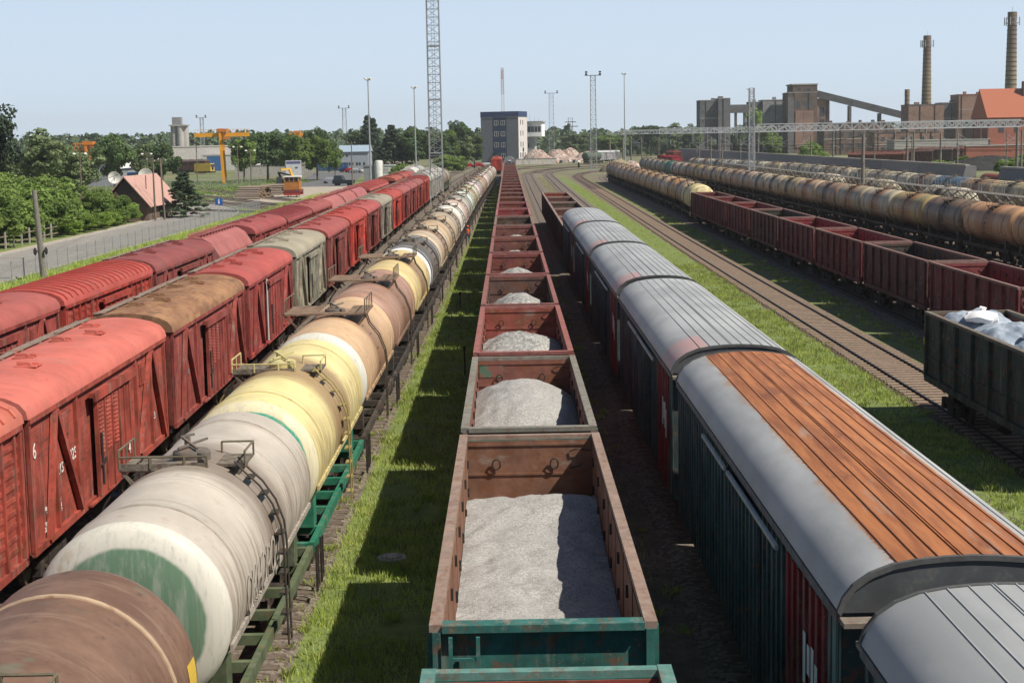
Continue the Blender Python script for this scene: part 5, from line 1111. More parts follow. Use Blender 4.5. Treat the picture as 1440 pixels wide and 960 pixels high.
# control building: 4 storeys, navy middle and parapet
W, D, Z = 16.6, 13, 21.3
t = bld('control_building', 'four storey control building in grey and navy blue at the end of the middle train', 'building', -W/2, W/2, 0, D, 18.9, 'any', wc=(.15, .16, .18), loc=(-3.4, 664, 0), rz=R(-17),
  wins=[(cx, 1.8+4.6*k, 1.7, 1.9) for k in range(4) for cx in (-1.4, 1.5) if not (k == 0 and cx < 0)], side=[(1, cy, 1.8+4.6*k, 1.0, 2.2) for k in range(4) for cy in ((2.6, 4.9, 7.2, 9.5) if k == 0 else (3.4, 6.6))], par=.1)
MB().box(-W/2-.1, W/2+.1, -.1, D+.1, 18.95, Z).build('parapet', 'any', t, color=(.035, .055, .13)); MB().box(-2.9, 3.1, -.045, 0, 0, 18.9).build('navy_panel', 'any', t, color=(.03, .05, .095)); MB().box(W/2-.02, W/2+.04, .05, D, 0, 18.9).build('side_cladding', 'any', t, color=(.62, .58, .56))
MB().box(-3.3, -.2, -1.6, -.1, 3.6, 3.9).build('porch_roof', 'any', t, color=(.04, .05, .07)); MB().box(-2.2, -.7, -.09, -.05, 0, 3.2).build('door', 'any', t, color=(.35, .36, .36))
t = empty('signal_cabin', (11.2, 678, 0), R(-14)); tag(t, 'white glazed signal cabin on a stalk beside the control building', 'signal cabin')
MB().box(-2.8, 3.6, 0, 6, 10.6, 16.6).build('wall', 'any', t, color=(.86, .86, .84)); MB().box(-3.1, 4.2, -.4, 6.4, 16.6, 17.2).build('roof', 'any', t, color=(.35, .36, .36)); MB().add([(-3, 1, 0), (0, 1, 0), (.4, 1, 10.6), (-3, 1, 10.6), (-3, 5, 0), (0, 5, 0), (.4, 5, 10.6), (-3, 5, 10.6)], [(0, 1, 2, 3), (7, 6, 5, 4), (0, 4, 5, 1), (1, 5, 6, 2), (3, 2, 6, 7), (0, 3, 7, 4)]).build('stalk', 'any', t, color=(.42, .42, .42))
for i in range(4): w_ = MB().box(-2.6+i*1.5, -1.3+i*1.5, -.06, .0, 12.6, 14.9).build('window', 'glass', t)
for x, z in ((-2, 20), (0, 19), (1.8, 18.6)): MB().tube((x, 2, 17.2), (x, 2, z), .08, .05, 5).build('aerial', 'galv', t)

BK = 'buildings of the old brick factory'
def grid(x0, x1, zs, n, w_=1.2, h=1.6): return [(x0+(x1-x0)*(i+.5)/n, z, w_, h) for i in range(n) for z in zs]
bld('factory_block', 'dark panelled factory block, leftmost of the factory', 'factory building', 98, 106.8, 800, 815, 27.2, 'slab_dark', 'concrete', grid(98, 106.5, (16, 21), 3), BK); bld('factory_block', 'dark block with a pitched top and panelled front beside the leftmost factory block', 'factory building', 106.9, 113, 797, 812, 28, 'slab_dark', 'concrete', grid(107, 113, (6,), 2), BK)
bld('factory_block', 'grey panelled factory block behind the thin lattice mast', 'factory building', 130, 140.8, 800, 815, 26.8, 'slab_grey', 'concrete', grid(131, 140, (4, 9), 4), BK); bld('factory_block', 'dark narrow factory block between the lattice mast and the grey panels', 'factory building', 124, 129.9, 804, 816, 26, 'slab_dark', 'concrete', grid(124, 129.5, (18,), 2), BK)
t = empty('conveyor_bridge'); tag(t, 'level dark gangway joining the two dark factory blocks', 'bridge', BK); MB().box(113.1, 123.9, 804, 808, 20.8, 25).build('deck', 'slab_dark', t)
for x in (116.5, 121): MB().box(x, x+1, 804.5, 807.5, 0, 20.8).build('pillar', 'slab_dark', t)
t = bld('brick_tower', 'tall brown brick factory tower with a raised top and arched panel', 'factory building', 139.2, 153.6, 780, 796, 29.8, 'brick_brown', 'concrete', [(144.2, 22.5, 1.8, 3.5), (148.4, 22.5, 1.8, 3.5), (150.8, 23.5, 1.4, 1.4)], BK)
MB().box(141.5, 153.6, 779.8, 796, 30.2, 33.6).build('top_storey', 'brick_brown', t); MB().box(140.9, 154.0, 779.5, 796.3, 33.6, 34.2).build('cornice', 'concrete', t); MB().box(142.8, 151.8, 779.6, 780, 3, 21).build('front_panel', 'brick_pink', t); MB().box(139.0, 142, 779.2, 780, 0, 27.5).build('side_pier', 'slab_dark', t)
for x in (144.8, 149.4): MB().box(x-.7, x+.7, 779.7, 780, 31, 32.3).build('window', 'glass', t)
bld('brick_annex', 'pale brick annex with a tall stair window right of the brick tower', 'factory building', 153.8, 160.2, 782, 795, 26.6, 'brick_pink', 'concrete', [(156.4, z, 2.4, 4.6) for z in (6, 12, 18)], BK)
t = empty('conveyor_gallery'); tag(t, 'long sloping dark conveyor gallery running down from the brick tower', 'conveyor', BK); MB().bar((153.6, 783, 29.3), (197, 774, 17.2), 3.2, 3.4).build('gallery', 'slab_dark', t); 
for x, z in ((169.2, 23), (184, 19)): MB().box(x-.6, x+.6, 776, 780, 0, z).build('trestle', 'slab_dark', t)
bld('long_shed', 'long low dark brick shed below the conveyor', 'factory building', 141, 172, 700, 716, 13.6, 'brick_brown', 'slab_dark', grid(143, 171, (3, 8), 7, 1.6, 2.2), BK)
bld('brick_shed', 'reddish brick shed with dark windows in front of the brick tower', 'factory building', 150, 176, 640, 655, 9.5, 'brick_pink', 'slab_dark', grid(151, 175, (2, 6), 6, 1.5, 1.8), BK)
bld('brick_block', 'pinkish brown brick block at the foot of the nearer chimney', 'factory building', 184.2, 200.5, 722, 736, 21.8, 'brick_pink', 'slab_dark', grid(186, 199, (9,), 3), BK); bld('brick_block', 'grey brown block between the nearer chimney and the square brick block', 'factory building', 200.7, 208, 726, 738, 22.5, 'slab_dark', 'concrete', (), BK)
bld('brick_block', 'square brown red brick block with corner piers left of the orange roof', 'factory building', 207.2, 220.2, 722, 736, 26, 'brick_pink', 'brick_red', grid(209, 219, (10,), 2), BK); bld('brick_block', 'low dark block below the orange roof gable', 'factory building', 194, 206, 680, 690, 14, 'brick_brown', 'concrete', (), BK)
bld('pale_shed', 'long pale grey shed behind the catenary gantry', 'shed', 138, 172, 560, 572, 6.5, 'concrete', 'concrete', grid(140, 170, (2,), 8), None); bld('pale_shed', 'low dark red shed with a flat roof by the brick wall', 'shed', 152, 178, 520, 530, 4.6, 'brick_red', 'concrete', (), None)
t = empty('brick_warehouse'); tag(t, 'big red brick warehouse with an orange tiled roof at the right photo edge', 'warehouse', BK)
MB().box(171.5, 205, 560, 578, -.1, 14.3).build('wall', 'brick_red', t); MB().add([(170.6, 558.8, 14.2), (206, 558.8, 14.2), (206, 569, 24.6), (170.6, 569, 24.6), (170.6, 579.2, 14.2), (206, 579.2, 14.2)], [(0, 1, 2, 3), (3, 2, 5, 4), (0, 3, 4), (1, 5, 2), (0, 4, 5, 1)]).build('roof', 'tiles', t)
MB().box(185.5, 187.5, 566, 568, 22, 27).build('roof_vent', 'brick_brown', t)
for x in (176, 181.5, 187): MB().box(x-.9, x+.9, 559.9, 560.02, 9, 11).build('window', 'glass', t)
MB().box(170.6, 206, 552, 559.9, 3.2, 3.5).build('canopy', 'concrete', t)
def chimney(x, y, h, r0, r1, lab, crown=True):
    t = empty('chimney', (x, y, 0)); tag(t, lab, 'chimney', BK); MB().lathe([(r0, 0), (r0*.97, 4), (r1, h-3.2), (r1*1.08, h-3.1), (r1*1.05, h), (r1*.7, h), (r1*.7, h-1)], 'z', 24).build('shaft', 'chimney', t, True)
    mb = MB()
    z = 6
    while z < h-4: rr = r0+(r1-r0)*z/h; mb.lathe([(rr+.02, z), (rr+.07, z+.02), (rr+.07, z+.2), (rr+.02, z+.22)], 'z', 24); z += 1.9
    mb.build('iron_hoops', 'steel', t)
    if crown:
        mb = MB()
        for i in range(9):
            a = i*.698; c, s = math.cos(a), math.sin(a); mb.bar((c*(r1+1.3), s*(r1+1.3), h-5.6), (c*(r1+1.3), s*(r1+1.3), h-2.2), .32, .2); mb.bar((c*r1, s*r1, h-4.6), (c*(r1+1.3), s*(r1+1.3), h-4.6), .14)
        mb.lathe([(r1+1.1, h-4.7), (r1+1.1, h-4.55)], 'z', 20); mb.bar((0, 0, h-1), (0, 0, h+2.2), .1); mb.build('antenna_ring', 'galv', t)
chimney(202.4, 760, 55.3, 2.75, 1.75, 'tall banded brick chimney, left one of the two big chimneys'); chimney(215.2, 673, 59.3, 3.0, 1.85, 'tallest brick chimney, rising behind the orange tiled roof'); chimney(198.2, 780, 30.5, 1.5, 1.2, 'short thin chimney at the lower end of the conveyor', False)

# left industrial side
bld('industrial_hall', 'long pale industrial hall below the silo towers', 'industrial hall', -127, -103, 593, 615, 9.0, 'any', 'any', grid(-124, -109, (3,), 5, 1.6, 1.4)+[(-101.5, 5, 1, 1)][:0], None, wc=(.60, .56, .52), roofc=(.6, .55, .5))
t = bld('industrial_annex', 'white annex with a blue gate left of the yellow crane leg', 'industrial hall', -114.4, -99, 588, 592.5, 5.6, 'any', 'any', [(-103, 3, 1.4, 1.2), (-101, 3, 1.4, 1.2)], None, wc=(.52, .51, .5), roofc=(.4, .38, .37)); MB().box(-112.8, -107.2, 587.9, 588.01, 0, 5.3).build('blue_gate', 'any', t, color=(.04, .12, .30))
bld('green_house', 'grey green two storey house behind the yellow crane', 'house', -101, -88, 640, 650, 9.6, 'any', 'any', grid(-100, -89, (3, 6.3), 4), None, wc=(.20, .25, .22), roofc=(.25, .3, .27))
t = empty('silo_tower', (-129.5, 620, 0)); t.scale = (.82, .9, 1); tag(t, 'cluster of tall grey concrete silo towers with a box on top', 'silo')
for x, y in ((-2.3, 0), (.8, -1), (2.6, 1)): MB().lathe([(1.75, 0), (1.75, 17.2), (0, 17.2)], 'z', 20, (x, y, 0)).build('silo_tube', 'concrete', t, True)
MB().box(-4.2, 4.5, -3, 3, 17.2, 17.7).build('deck', 'concrete', t); MB().box(-2.8, 1.4, -2, 2, 17.7, 20.6).build('head_house', 'slab_grey', t)
t = empty('metal_warehouse', (-102, 390, 0)); tag(t, 'grey metal warehouse with a pale low pitched roof behind the thicket', 'warehouse')
MB().add([(-5, 0, 0), (4.8, 0, 0), (4.8, 0, 4.4), (0.5, 0, 7.5), (-5, 0, 5.0)], [(0, 1, 2, 3, 4)]).add([(-5, 22, 0), (4.8, 22, 0), (4.8, 22, 4.4), (.5, 22, 7.5), (-5, 22, 5.0)], [(4, 3, 2, 1, 0)]).box(-4.9, 4.7, .1, 21.9, 0, 4.3).build('wall', 'any', t, color=(.26, .27, .29)); MB().add([(-5.4, -.4, 4.85), (.5, -.4, 7.6), (5.2, -.4, 4.3), (5.2, 22.4, 4.3), (.5, 22.4, 7.6), (-5.4, 22.4, 4.85), (-5.4, -.4, 4.7), (.5, -.4, 7.4), (5.2, -.4, 4.1)], [(0, 1, 4, 5), (1, 2, 3, 4), (6, 7, 1, 0), (7, 8, 2, 1)]).build('roof', 'any', t, color=(.6, .6, .58))
t = empty('pink_roofed_house', (1.3, 0, 0)); tag(t, 'small house with a steep faded pink roof behind the hedge', 'house')
MB().add([(-54.9, 207, 0), (-49.2, 207, 0), (-49.2, 207, 2.2), (-52, 207, 5.6), (-54.9, 207, 2.2), (-54.9, 225, 0), (-49.2, 225, 0), (-49.2, 225, 2.2), (-52, 225, 5.6), (-54.9, 225, 2.2)], [(0, 1, 2, 3, 4), (9, 8, 7, 6, 5), (1, 6, 7, 2), (0, 4, 9, 5)]).build('wall', 'brick_brown', t)
MB().add([(-52, 206.3, 5.95), (-48.5, 206.3, 1.85), (-48.5, 225.7, 1.85), (-52, 225.7, 5.95), (-55.6, 206.3, 1.85), (-55.6, 225.7, 1.85), (-52, 206.3, 5.8), (-48.5, 206.3, 1.7), (-55.6, 206.3, 1.7)], [(0, 1, 2, 3), (4, 0, 3, 5), (6, 7, 1, 0), (8, 6, 0, 4)]).build('roof', 'house_roof', t); MB().tube((-50.4, 212, 3), (-50.4, 212, 5.9), .06, .06, 6).build('roof_pipe', 'steel', t)
t = empty('office_building', (-55, 560, 0)); tag(t, 'blue grey two storey office hall with a light roof by the car park', 'office building')
MB().box(-5.4, 5.2, 0, 14, 0, 6.4).build('wall', 'any', t, color=(.30, .33, .38)); MB().add([(-5.8, -.5, 6.3), (5.6, -.5, 6.3), (5.6, 7, 8.6), (-5.8, 7, 8.6), (5.6, 14.5, 6.3), (-5.8, 14.5, 6.3)], [(0, 1, 2, 3), (3, 2, 4, 5), (1, 4, 2), (0, 3, 5), (0, 5, 4, 1)]).build('roof', 'any', t, color=(.30, .38, .46))
for x in (-4.2, -3.2, -1.6, -.6, 1, 2, 3.6): o = MB().box(x-.35, x+.35, -.06, 0, 1.5, 2.5).build('window', 'glass', t)
for x in (-4, -2.5): MB().box(x-.4, x+.4, -.06, 0, 4.6, 5.3).build('window', 'glass', t)
bld('white_cabin', 'small white cabin with a grey roof beside the upright white tank', 'cabin', -37.6, -33.2, 455, 462, 2.7, 'any', 'any', [(-35.8, 1, .5, 1.2), (-35, 1, .5, 1.2)], None, wc=(.5, .52, .5), roofc=(.38, .4, .4))
t = empty('upright_tank', (-32.4, 392, 0)); tag(t, 'upright white cylindrical tank behind the nearer lamp mast', 'tank'); MB().lathe([(1.1, 0), (1.1, 4.6), (.9, 5.1), (0, 5.2)], 'z', 20).build('tank_shell', 'any', t, True, color=(.62, .62, .58)); MB().bar((1.15, -.6, 0), (1.15, -.6, 5), .1).build('ladder', 'galv', t)
bld('grey_container', 'grey box cabin left of the upright white tank', 'cabin', -36.2, -33.6, 392, 396, 3.6, 'any', 'any', (), None, wc=(.24, .25, .25), roofc=(.2, .2, .2))
bld('blue_container', 'blue container with a white mark behind the garden', 'container', -98, -93.4, 400, 403, 2.8, 'any', 'any', (), 'blue containers', wc=(.03, .10, .24), roofc=(.04, .1, .2))
for i in range(9): bld('concrete_barrier', 'grey concrete wall panel, %s from the left behind the log piles' % ORD[i].replace('nearest', 'first'), 'wall panel', -82+i*2.6, -79.5+i*2.6, 470, 470.25, 3.3, 'concrete', 'concrete', (), 'concrete wall panels behind the log piles', .05)
for i in range(7): bld('fence_panel', 'blue metal fence panel, %s from the left along the car park' % ORD[i].replace('nearest', 'first'), 'fence panel', -66+i*1.55, -64.5+i*1.55, 540, 540.12, 2.7, 'any', 'any', (), 'blue fence panels by the car park', .04, wc=(.03, .075, .17), roofc=(.03, .07, .15))
for i in range(6): bld('fence_panel', 'white low wall panel, %s from the left in front of the control building' % ORD[i].replace('nearest', 'first'), 'wall panel', 3+i*2.6, 5.5+i*2.6, 600, 600.3, 2.2, 'any', 'any', (), 'white wall panels by the control building', .04, wc=(.55, .5, .46), roofc=(.5, .46, .42))

# concrete wall behind the right-hand tanks, with its sloped panels
def slope_wall(y0, y1, lab, k):
    t = empty('concrete_wall'); tag(t, lab, 'wall', 'sloped concrete wall panels on the right')
    MB().add([(61.0, y0, 0), (61.0, y1, 0), (62.6, y1, 5.1), (62.6, y0, 5.1), (64, y0, 0), (64, y1, 0), (64, y1, 5.1), (64, y0, 5.1)], [(0, 3, 2, 1), (3, 7, 6, 2), (4, 5, 6, 7), (0, 4, 7, 3), (1, 2, 6, 5)]).build('slab', 'any', t, color=tuple(q*(.19+.02*(k % 3)) for q in (1, .98, .96)))
    MB().box(62.5, 63.1, y0, y1, 5.103, 5.32).build('coping', 'concrete', t)
ys = [(168, 199)]+[(214+i*24, 214+i*24+23.8) for i in range(15)]
for i, (a, b) in enumerate(ys): slope_wall(a, b, 'sloped grey concrete wall panel, %s from the right photo edge' % ORD[i].replace('nearest', 'first'), i)
t = empty('storage_tank', (64.2, 206, 3.2), R(90)); tag(t, 'red brown horizontal tank lying in the gap of the concrete wall', 'tank'); MB().lathe([(0, -4.6), (.6, -4.5), (.95, -4.2), (1.0, -4), (1.0, 4), (.95, 4.2), (.6, 4.5), (0, 4.6)], 'x', 20).build('tank_shell', 'any', t, True, color=(.22, .06, .045)); mb = MB()
for x in (-3, 3): mb.box(x-.3, x+.3, -.8, .8, -3.2, -.6)
mb.build('cradle', 'concrete', t); t.rotation_euler = (0, 0, R(90))

# clutter behind the concrete wall
gC = 'bushes behind the concrete wall'
for i in range(22):
    x = 76+random.uniform(-5, 60)+i*.6; y = 300+i*11+random.uniform(-5, 5)
    tree('bush' if i % 3 else 'light', x, y, random.uniform(2.6, 5.0), random.uniform(5, 10), 'scrub behind the concrete wall, %s one counted from the near right' % ORD[i].replace('nearest', 'first'), gC)
for i, (x, y, c) in enumerate(((100, 420, (.16, .05, .04)), (112, 440, (.10, .05, .045)), (94, 400, (.13, .05, .04)), (126, 470, (.08, .06, .05)), (138, 500, (.2, .06, .05)))):
    box1.put((x, y, 0), R(68), bcols(c, tuple(q*1.3 for q in c)), ['dark red wagon parked behind the concrete wall', 'brown wagon parked behind the concrete wall', 'maroon wagon nearest the wall gap', 'blackish wagon behind the concrete wall', 'red wagon farthest behind the concrete wall'][i], 'boxcar', 'wagons parked behind the concrete wall')
HEAPS = ((96, 360, 8, 5, 2.2, 'dark heap behind the wall gap'), (114, 388, 9, 5, 2.6, 'broad dark heap behind the concrete wall'), (84, 332, 6, 5, 1.8, 'small dark heap close behind the wall gap'), (134, 436, 12, 6, 2.8, 'widest dark heap before the brick shed'))

# ------------------------------------------------------------------ masts, posts, gantries
def lattice(mb, w0, w1, z0, z1, n, r=.05, r2=.03):
    """square lattice mast"""
    def c(z, i): w_ = w0+(w1-w0)*(z-z0)/(z1-z0); return Vector(((-1, 1, 1, -1)[i]*w_/2, (-1, -1, 1, 1)[i]*w_/2, z))
    for i in range(4): mb.bar(c(z0, i), c(z1, i), r*2)
    for k in range(n):
        a = z0+(z1-z0)*k/n; b = z0+(z1-z0)*(k+1)/n
        for i in range(4):
            j = (i+1) % 4; mb.bar(c(b, i), c(b, j), r2*2)
            if k % 2: mb.bar(c(a, i), c(b, j), r2*2)
            else: mb.bar(c(a, j), c(b, i), r2*2)
t = empty('lattice_tower', (-10.95, 238.5, 0)); tag(t, 'tall grey steel lattice tower standing between the tank train and the red train', 'lattice tower')
mb = MB(); lattice(mb, 1.95, 1.75, .3, 44, 36, .075, .03); mb.build('mast', 'lattice', t); mb = MB()
for z in (8, 16, 24, 32): mb.box(-1.0, 1.0, -1.0, 1.0, z-.1, z+.08)
mb.build('platform', 'lattice', t); mb = MB(); mb.bar((-.2, -.6, .3), (-.2, -.6, 44), .05); mb.bar((.2, -.6, .3), (.2, -.6, 44), .05)
for i in range(110): mb.bar((-.2, -.6, .6+i*.4), (.2, -.6, .6+i*.4), .03)
mb.build('ladder', 'lattice', t); MB().box(-1.2, 1.2, -1.2, 1.2, -.1, .3).build('footing', 'concrete', t)
def lamp_mast(x, y, h, lab):
    t = empty('lamp_mast', (x, y, 0)); tag(t, lab, 'lamp mast', 'tall lamp masts'); MB().tube((0, 0, 0), (0, 0, h), .24, .11, 10).build('pole', 'galv', t); MB().lathe([(.5, h-.5), (.55, h-.4), (.5, h-.3)], 'z', 12).build('ring', 'galv', t)
    for a in (.2, 2.2, 4.1, 5.3): MB().bar((math.cos(a)*.4, math.sin(a)*.4, h-.35), (math.cos(a)*1.25, math.sin(a)*1.25, h-.05), .42, .16).build('lamp_head', 'white', t)
lamp_mast(-30.6, 348, 23.7, 'tall lamp mast with white heads, leftmost of the three'); lamp_mast(-24.7, 420, 24.1, 'tall lamp mast just left of the steel lattice tower'); lamp_mast(37.4, 502, 29.9, 'tall lamp mast right of the floodlight lattice mast')
def lat_mast(x, y, h, w_, lab, cat='lattice mast', lamps=True, m='galv', n=18):
    t = empty('lattice_mast', (x, y, 0)); tag(t, lab, cat); mb = MB(); lattice(mb, w_, w_*.75, 0, h, n, .07 if w_ > .9 else .05, .035); mb.build('mast', m, t)
    if lamps:
        MB().box(-w_*1.3, w_*1.3, -w_*.6, w_*.6, h, h+.12).build('platform', m, t)
        for sx in (-1, 1):
            for z in (.3, .9): MB().box(sx*w_*1.1-.3, sx*w_*1.1+.3, -w_*.8, -w_*.5, h+z-.2, h+z+.25).build('floodlight', 'steel', t)
    return t
lat_mast(23.6, 432, 26.6, 1.7, 'steel floodlight lattice mast above the curving tracks', n=20); t = lat_mast(37.9, 244, 17.0, .95, 'thin white lattice mast between the right hand trains', lamps=False, n=26); MB().bar((-.8, 0, 16.9), (-.3, 0, 16.7), .15, .1).build('bracket', 'galv', t); lat_mast(19.6, 700, 29.5, 2.4, 'far floodlight lattice mast right of the control building', n=16); lat_mast(-72.5, 700, 24.6, 2.0, 'far thin floodlight lattice mast behind the trees left of the spruce', n=14); lat_mast(-136, 700, 21.6, 1.8, 'far lattice mast beside the silo towers', n=14)
t = empty('radio_mast', (-1.9, 690, 0)); tag(t, 'red and white radio mast rising behind the control building', 'radio mast'); mb = MB(); lattice(mb, 1.5, 1.2, 0, 29, 18, .09, .05); mb.build('mast', 'any', t, color=(.55, .55, .55)); mb = MB(); lattice(mb, 1.2, 1.0, 29, 40.5, 10, .12, .06); mb.build('top_section', 'any', t, color=(.42, .3, .29)); MB().box(-.6, .6, -.8, -.5, 36, 39.5).build('aerial', 'any', t, color=(.5, .4, .4))
t = lat_mast(36, 900, 21, 3.2, 'far power pylon beside the far floodlight mast', 'pylon', False, 'steel', 9)
for z, w_ in ((16, 4.5), (18.5, 3.2)): MB().box(-w_, w_, -.15, .15, z, z+.4).build('cross_arm', 'steel', t)

def cat_post(x, y, h, lab, arms=(1, -1), m='concrete_pole', r=.2):
    t = empty('catenary_post', (x, y, 0)); tag(t, lab, 'catenary post', 'posts between the right hand tracks'); MB().tube((0, 0, 0), (0, 0, h), r*1.2, r*.8, 10).build('post', m, t)
    for s in arms:
        mb = MB(); mb.bar((0, 0, h-.5), (s*2.9, 0, h-2.3), .07); mb.bar((0, 0, h-2.3), (s*3.0, 0, h-2.35), .06); mb.bar((s*3.0, 0, h-3.6), (s*3.0, 0, h-2.2), .06); mb.build('bracket_arm', 'galv', t)
        for zz in (h-2.3,): MB().lathe([(.03, -.02), (.09, 0), (.03, .04), (.09, .07), (.03, .1), (.09, .14), (.03, .16)], 'z', 8, (s*.6, 0, zz+.05)).build('insulator', 'any', t, color=(.25, .12, .08))
cat_post(37.6, 166, 9.7, 'tall thick post nearest the camera between the right hand trains', ()); cat_post(38.4, 281, 8.2, 'short thin post left of the lattice mast', (), r=.13); cat_post(69.8, 253, 9.6, 'catenary post with arms right of the nearest thick post', (1,)); cat_post(69, 357, 9.5, 'catenary post in the middle, just right of the lattice mast', (-1,)); cat_post(66.8, 525, 10.3, 'far catenary post near the left end of the concrete wall', (1,)); cat_post(67, 430, 9.6, 'catenary post left of the white lattice mast', (1, -1)); cat_post(52, 610, 9.8, 'farthest catenary post behind the teal tank', (-1,)); cat_post(44, 560, 9.8, 'catenary post above the dark red far wagons', (1,))
cat_post(80.2, 310, 9.9, 'pale catenary post behind the concrete wall', (-1,)); cat_post(86, 300, 9.9, 'second pale catenary post behind the concrete wall', (1,)); cat_post(95, 290, 9.8, 'catenary post before the big red brick warehouse', (-1,))
for x, y, q in ((44, 340, 'standing behind the second tank row'), (52, 385, 'between the far tank rows'), (60, 405, 'close to the concrete wall'), (58, 475, 'left of the wall among the far posts'), (76, 425, 'just behind the concrete wall'), (90, 385, 'before the pale shed'), (103, 400, 'between pale shed and brick wall'), (112, 352, 'right of the pale shed'), (50, 520, 'near the crimson wagons'), (47, 600, 'in the far left cluster')): cat_post(x, y, random.uniform(8.6, 10), 'slim catenary post %s' % q, (random.choice((-1, 1)),), 'concrete_pole', .14)
def gantry(y, x0, x1, z, lab, nx, posts):
    t = empty('catenary_gantry', (0, y, 0)); tag(t, lab, 'gantry', 'catenary gantries across the yard'); mb = MB(); d = 1.15
    for yy in (-.45, .45):
        for zz in (z, z+d): mb.bar((x0, yy, zz), (x1, yy, zz), .13)
    for i in range(nx):
        a = x0+(x1-x0)*i/nx; b = x0+(x1-x0)*(i+1)/nx
        for yy in (-.45, .45): mb.bar((a, yy, z), (a, yy, z+d), .07); (mb.bar((a, yy, z), (b, yy, z+d), .07) if i % 2 else mb.bar((a, yy, z+d), (b, yy, z), .07))
        mb.bar((a, -.45, z+d), (b, .45, z+d), .05)
    mb.build('truss_beam', 'galv_pale', t)
    for x in posts:
        p = MB().tube((x, 0, 0), (x, 0, z+.05), .3, .22, 10).build('post', 'concrete_pole', t)
    mb = MB()
    for i in range(int((x1-x0)/5)): x = x0+2.5+i*5; mb.bar((x, 0, z), (x, 0, z-2.4), .06); mb.bar((x, 0, z-2.4), (x+1.2, 0, z-2.9), .05)
    mb.build('hanger', 'galv', t); return t
MT['galv_pale'] = paint('pale_galvanised_truss', (.46, .48, .50), [((.25, .25, .25), 2, .5, .7, .4)], .2, 2, .5)
gantry(255, 40.5, 83.2, 10.35, 'nearest long catenary gantry, ending at the right hand post', 36, (82.8,)); gantry(330, 82, 122, 10.6, 'catenary gantry continuing to the right photo edge beyond the nearest one', 26, (84, 121)); gantry(352, 34, 74, 10.4, 'second catenary gantry over the tank trains', 26, (73,)); gantry(470, 33, 76, 10.6, 'third, farther catenary gantry over the yard', 24, (34.5, 75)); gantry(600, 38, 84, 10.8, 'farthest catenary gantry at the left end of the row', 22, (39, 83))
# sagging overhead wires between gantries and posts
def wire(name, a, b, sag, lab):
    pts = []; a = Vector(a); b = Vector(b)
    for i in range(13): t_ = i/12; p = a.lerp(b, t_); p.z -= sag*4*t_*(1-t_); pts.append(p)
    tag(MB().path(pts, .022, 4).build(name, 'steel'), lab, 'overhead wire', 'overhead wires of the right hand tracks')
for x, q in ((38.6, 'nearest tank row'), (44.5, 'loading rack row'), (54.5, 'farthest tank row'), (66, 'concrete wall')):
    wire('contact_wire', (x, 120, 8.3), (x, 255, 8.0), .25, 'thin overhead wire above the %s, nearest span' % q); wire('contact_wire', (x, 255, 8.0), (x*.98, 352, 8.0), .2, 'thin overhead wire above the %s, second span' % q); wire('contact_wire', (x*.98, 352, 8.0), (x*.95, 470, 8.0), .2, 'thin overhead wire above the %s, third span' % q)
wire('feeder_wire', (37.6, 166, 9.6), (69.8, 253, 9.4), .9, 'sagging wire from the thick near post to the armed post'); wire('feeder_wire', (37.6, 166, 9.6), (38.4, 281, 8.1), .8, 'sagging wire from the thick near post to the short thin post'); wire('feeder_wire', (-46.9, 207, 8.3), (-35.4, 118, 6.6), .7, 'sagging wire from the wooden pole to the leaning concrete pole'); wire('feeder_wire', (-46.9, 207, 8.3), (-71.5, 262, 8.7), .8, 'sagging wire from the wooden pole towards the birches')

# loading rack between the tank rows
for k, (ya, yb) in enumerate(((118, 150), (152, 184), (186, 222), (224, 262), (264, 300))):
    t = empty('loading_rack', (40.9, 0, 0)); tag(t, 'steel tank loading rack walkway, %s section from the right photo edge' % ORD[k].replace('nearest', 'first'), 'loading rack', 'loading rack sections between the tank trains')
    MB().box(-.6, .6, ya, yb, 4.55, 4.63).build('deck', 'any', t, color=(.20, .18, .16)); mb = MB()
    n = int((yb-ya)/3)
    for i in range(n+1):
        y = ya+(yb-ya)*i/n
        for x in (-.6, .6): mb.bar((x, y, 4.6), (x, y, 5.6), .05)
        if i < n:
            for x in (-.6, .6): mb.bar((x, y, 3.7), (x, y+(yb-ya)/n, 4.55), .06); mb.bar((x, y+(yb-ya)/n, 3.7), (x, y, 4.55), .06)
    for x in (-.6, .6): mb.bar((x, ya, 5.6), (x, yb, 5.6), .05); mb.bar((x, ya, 5.15), (x, yb, 5.15), .04); mb.bar((x, ya, 3.7), (x, yb, 3.7), .08)
    mb.build('handrail', 'any', t, color=(.25, .24, .22))
    for i in range(0, n+1, 3): y = ya+.1+(yb-ya-.2)*i/n; MB().box(-.5, .5, y-.1, y+.1, 0, 3.7).build('support', 'any', t, color=(.15, .12, .1))

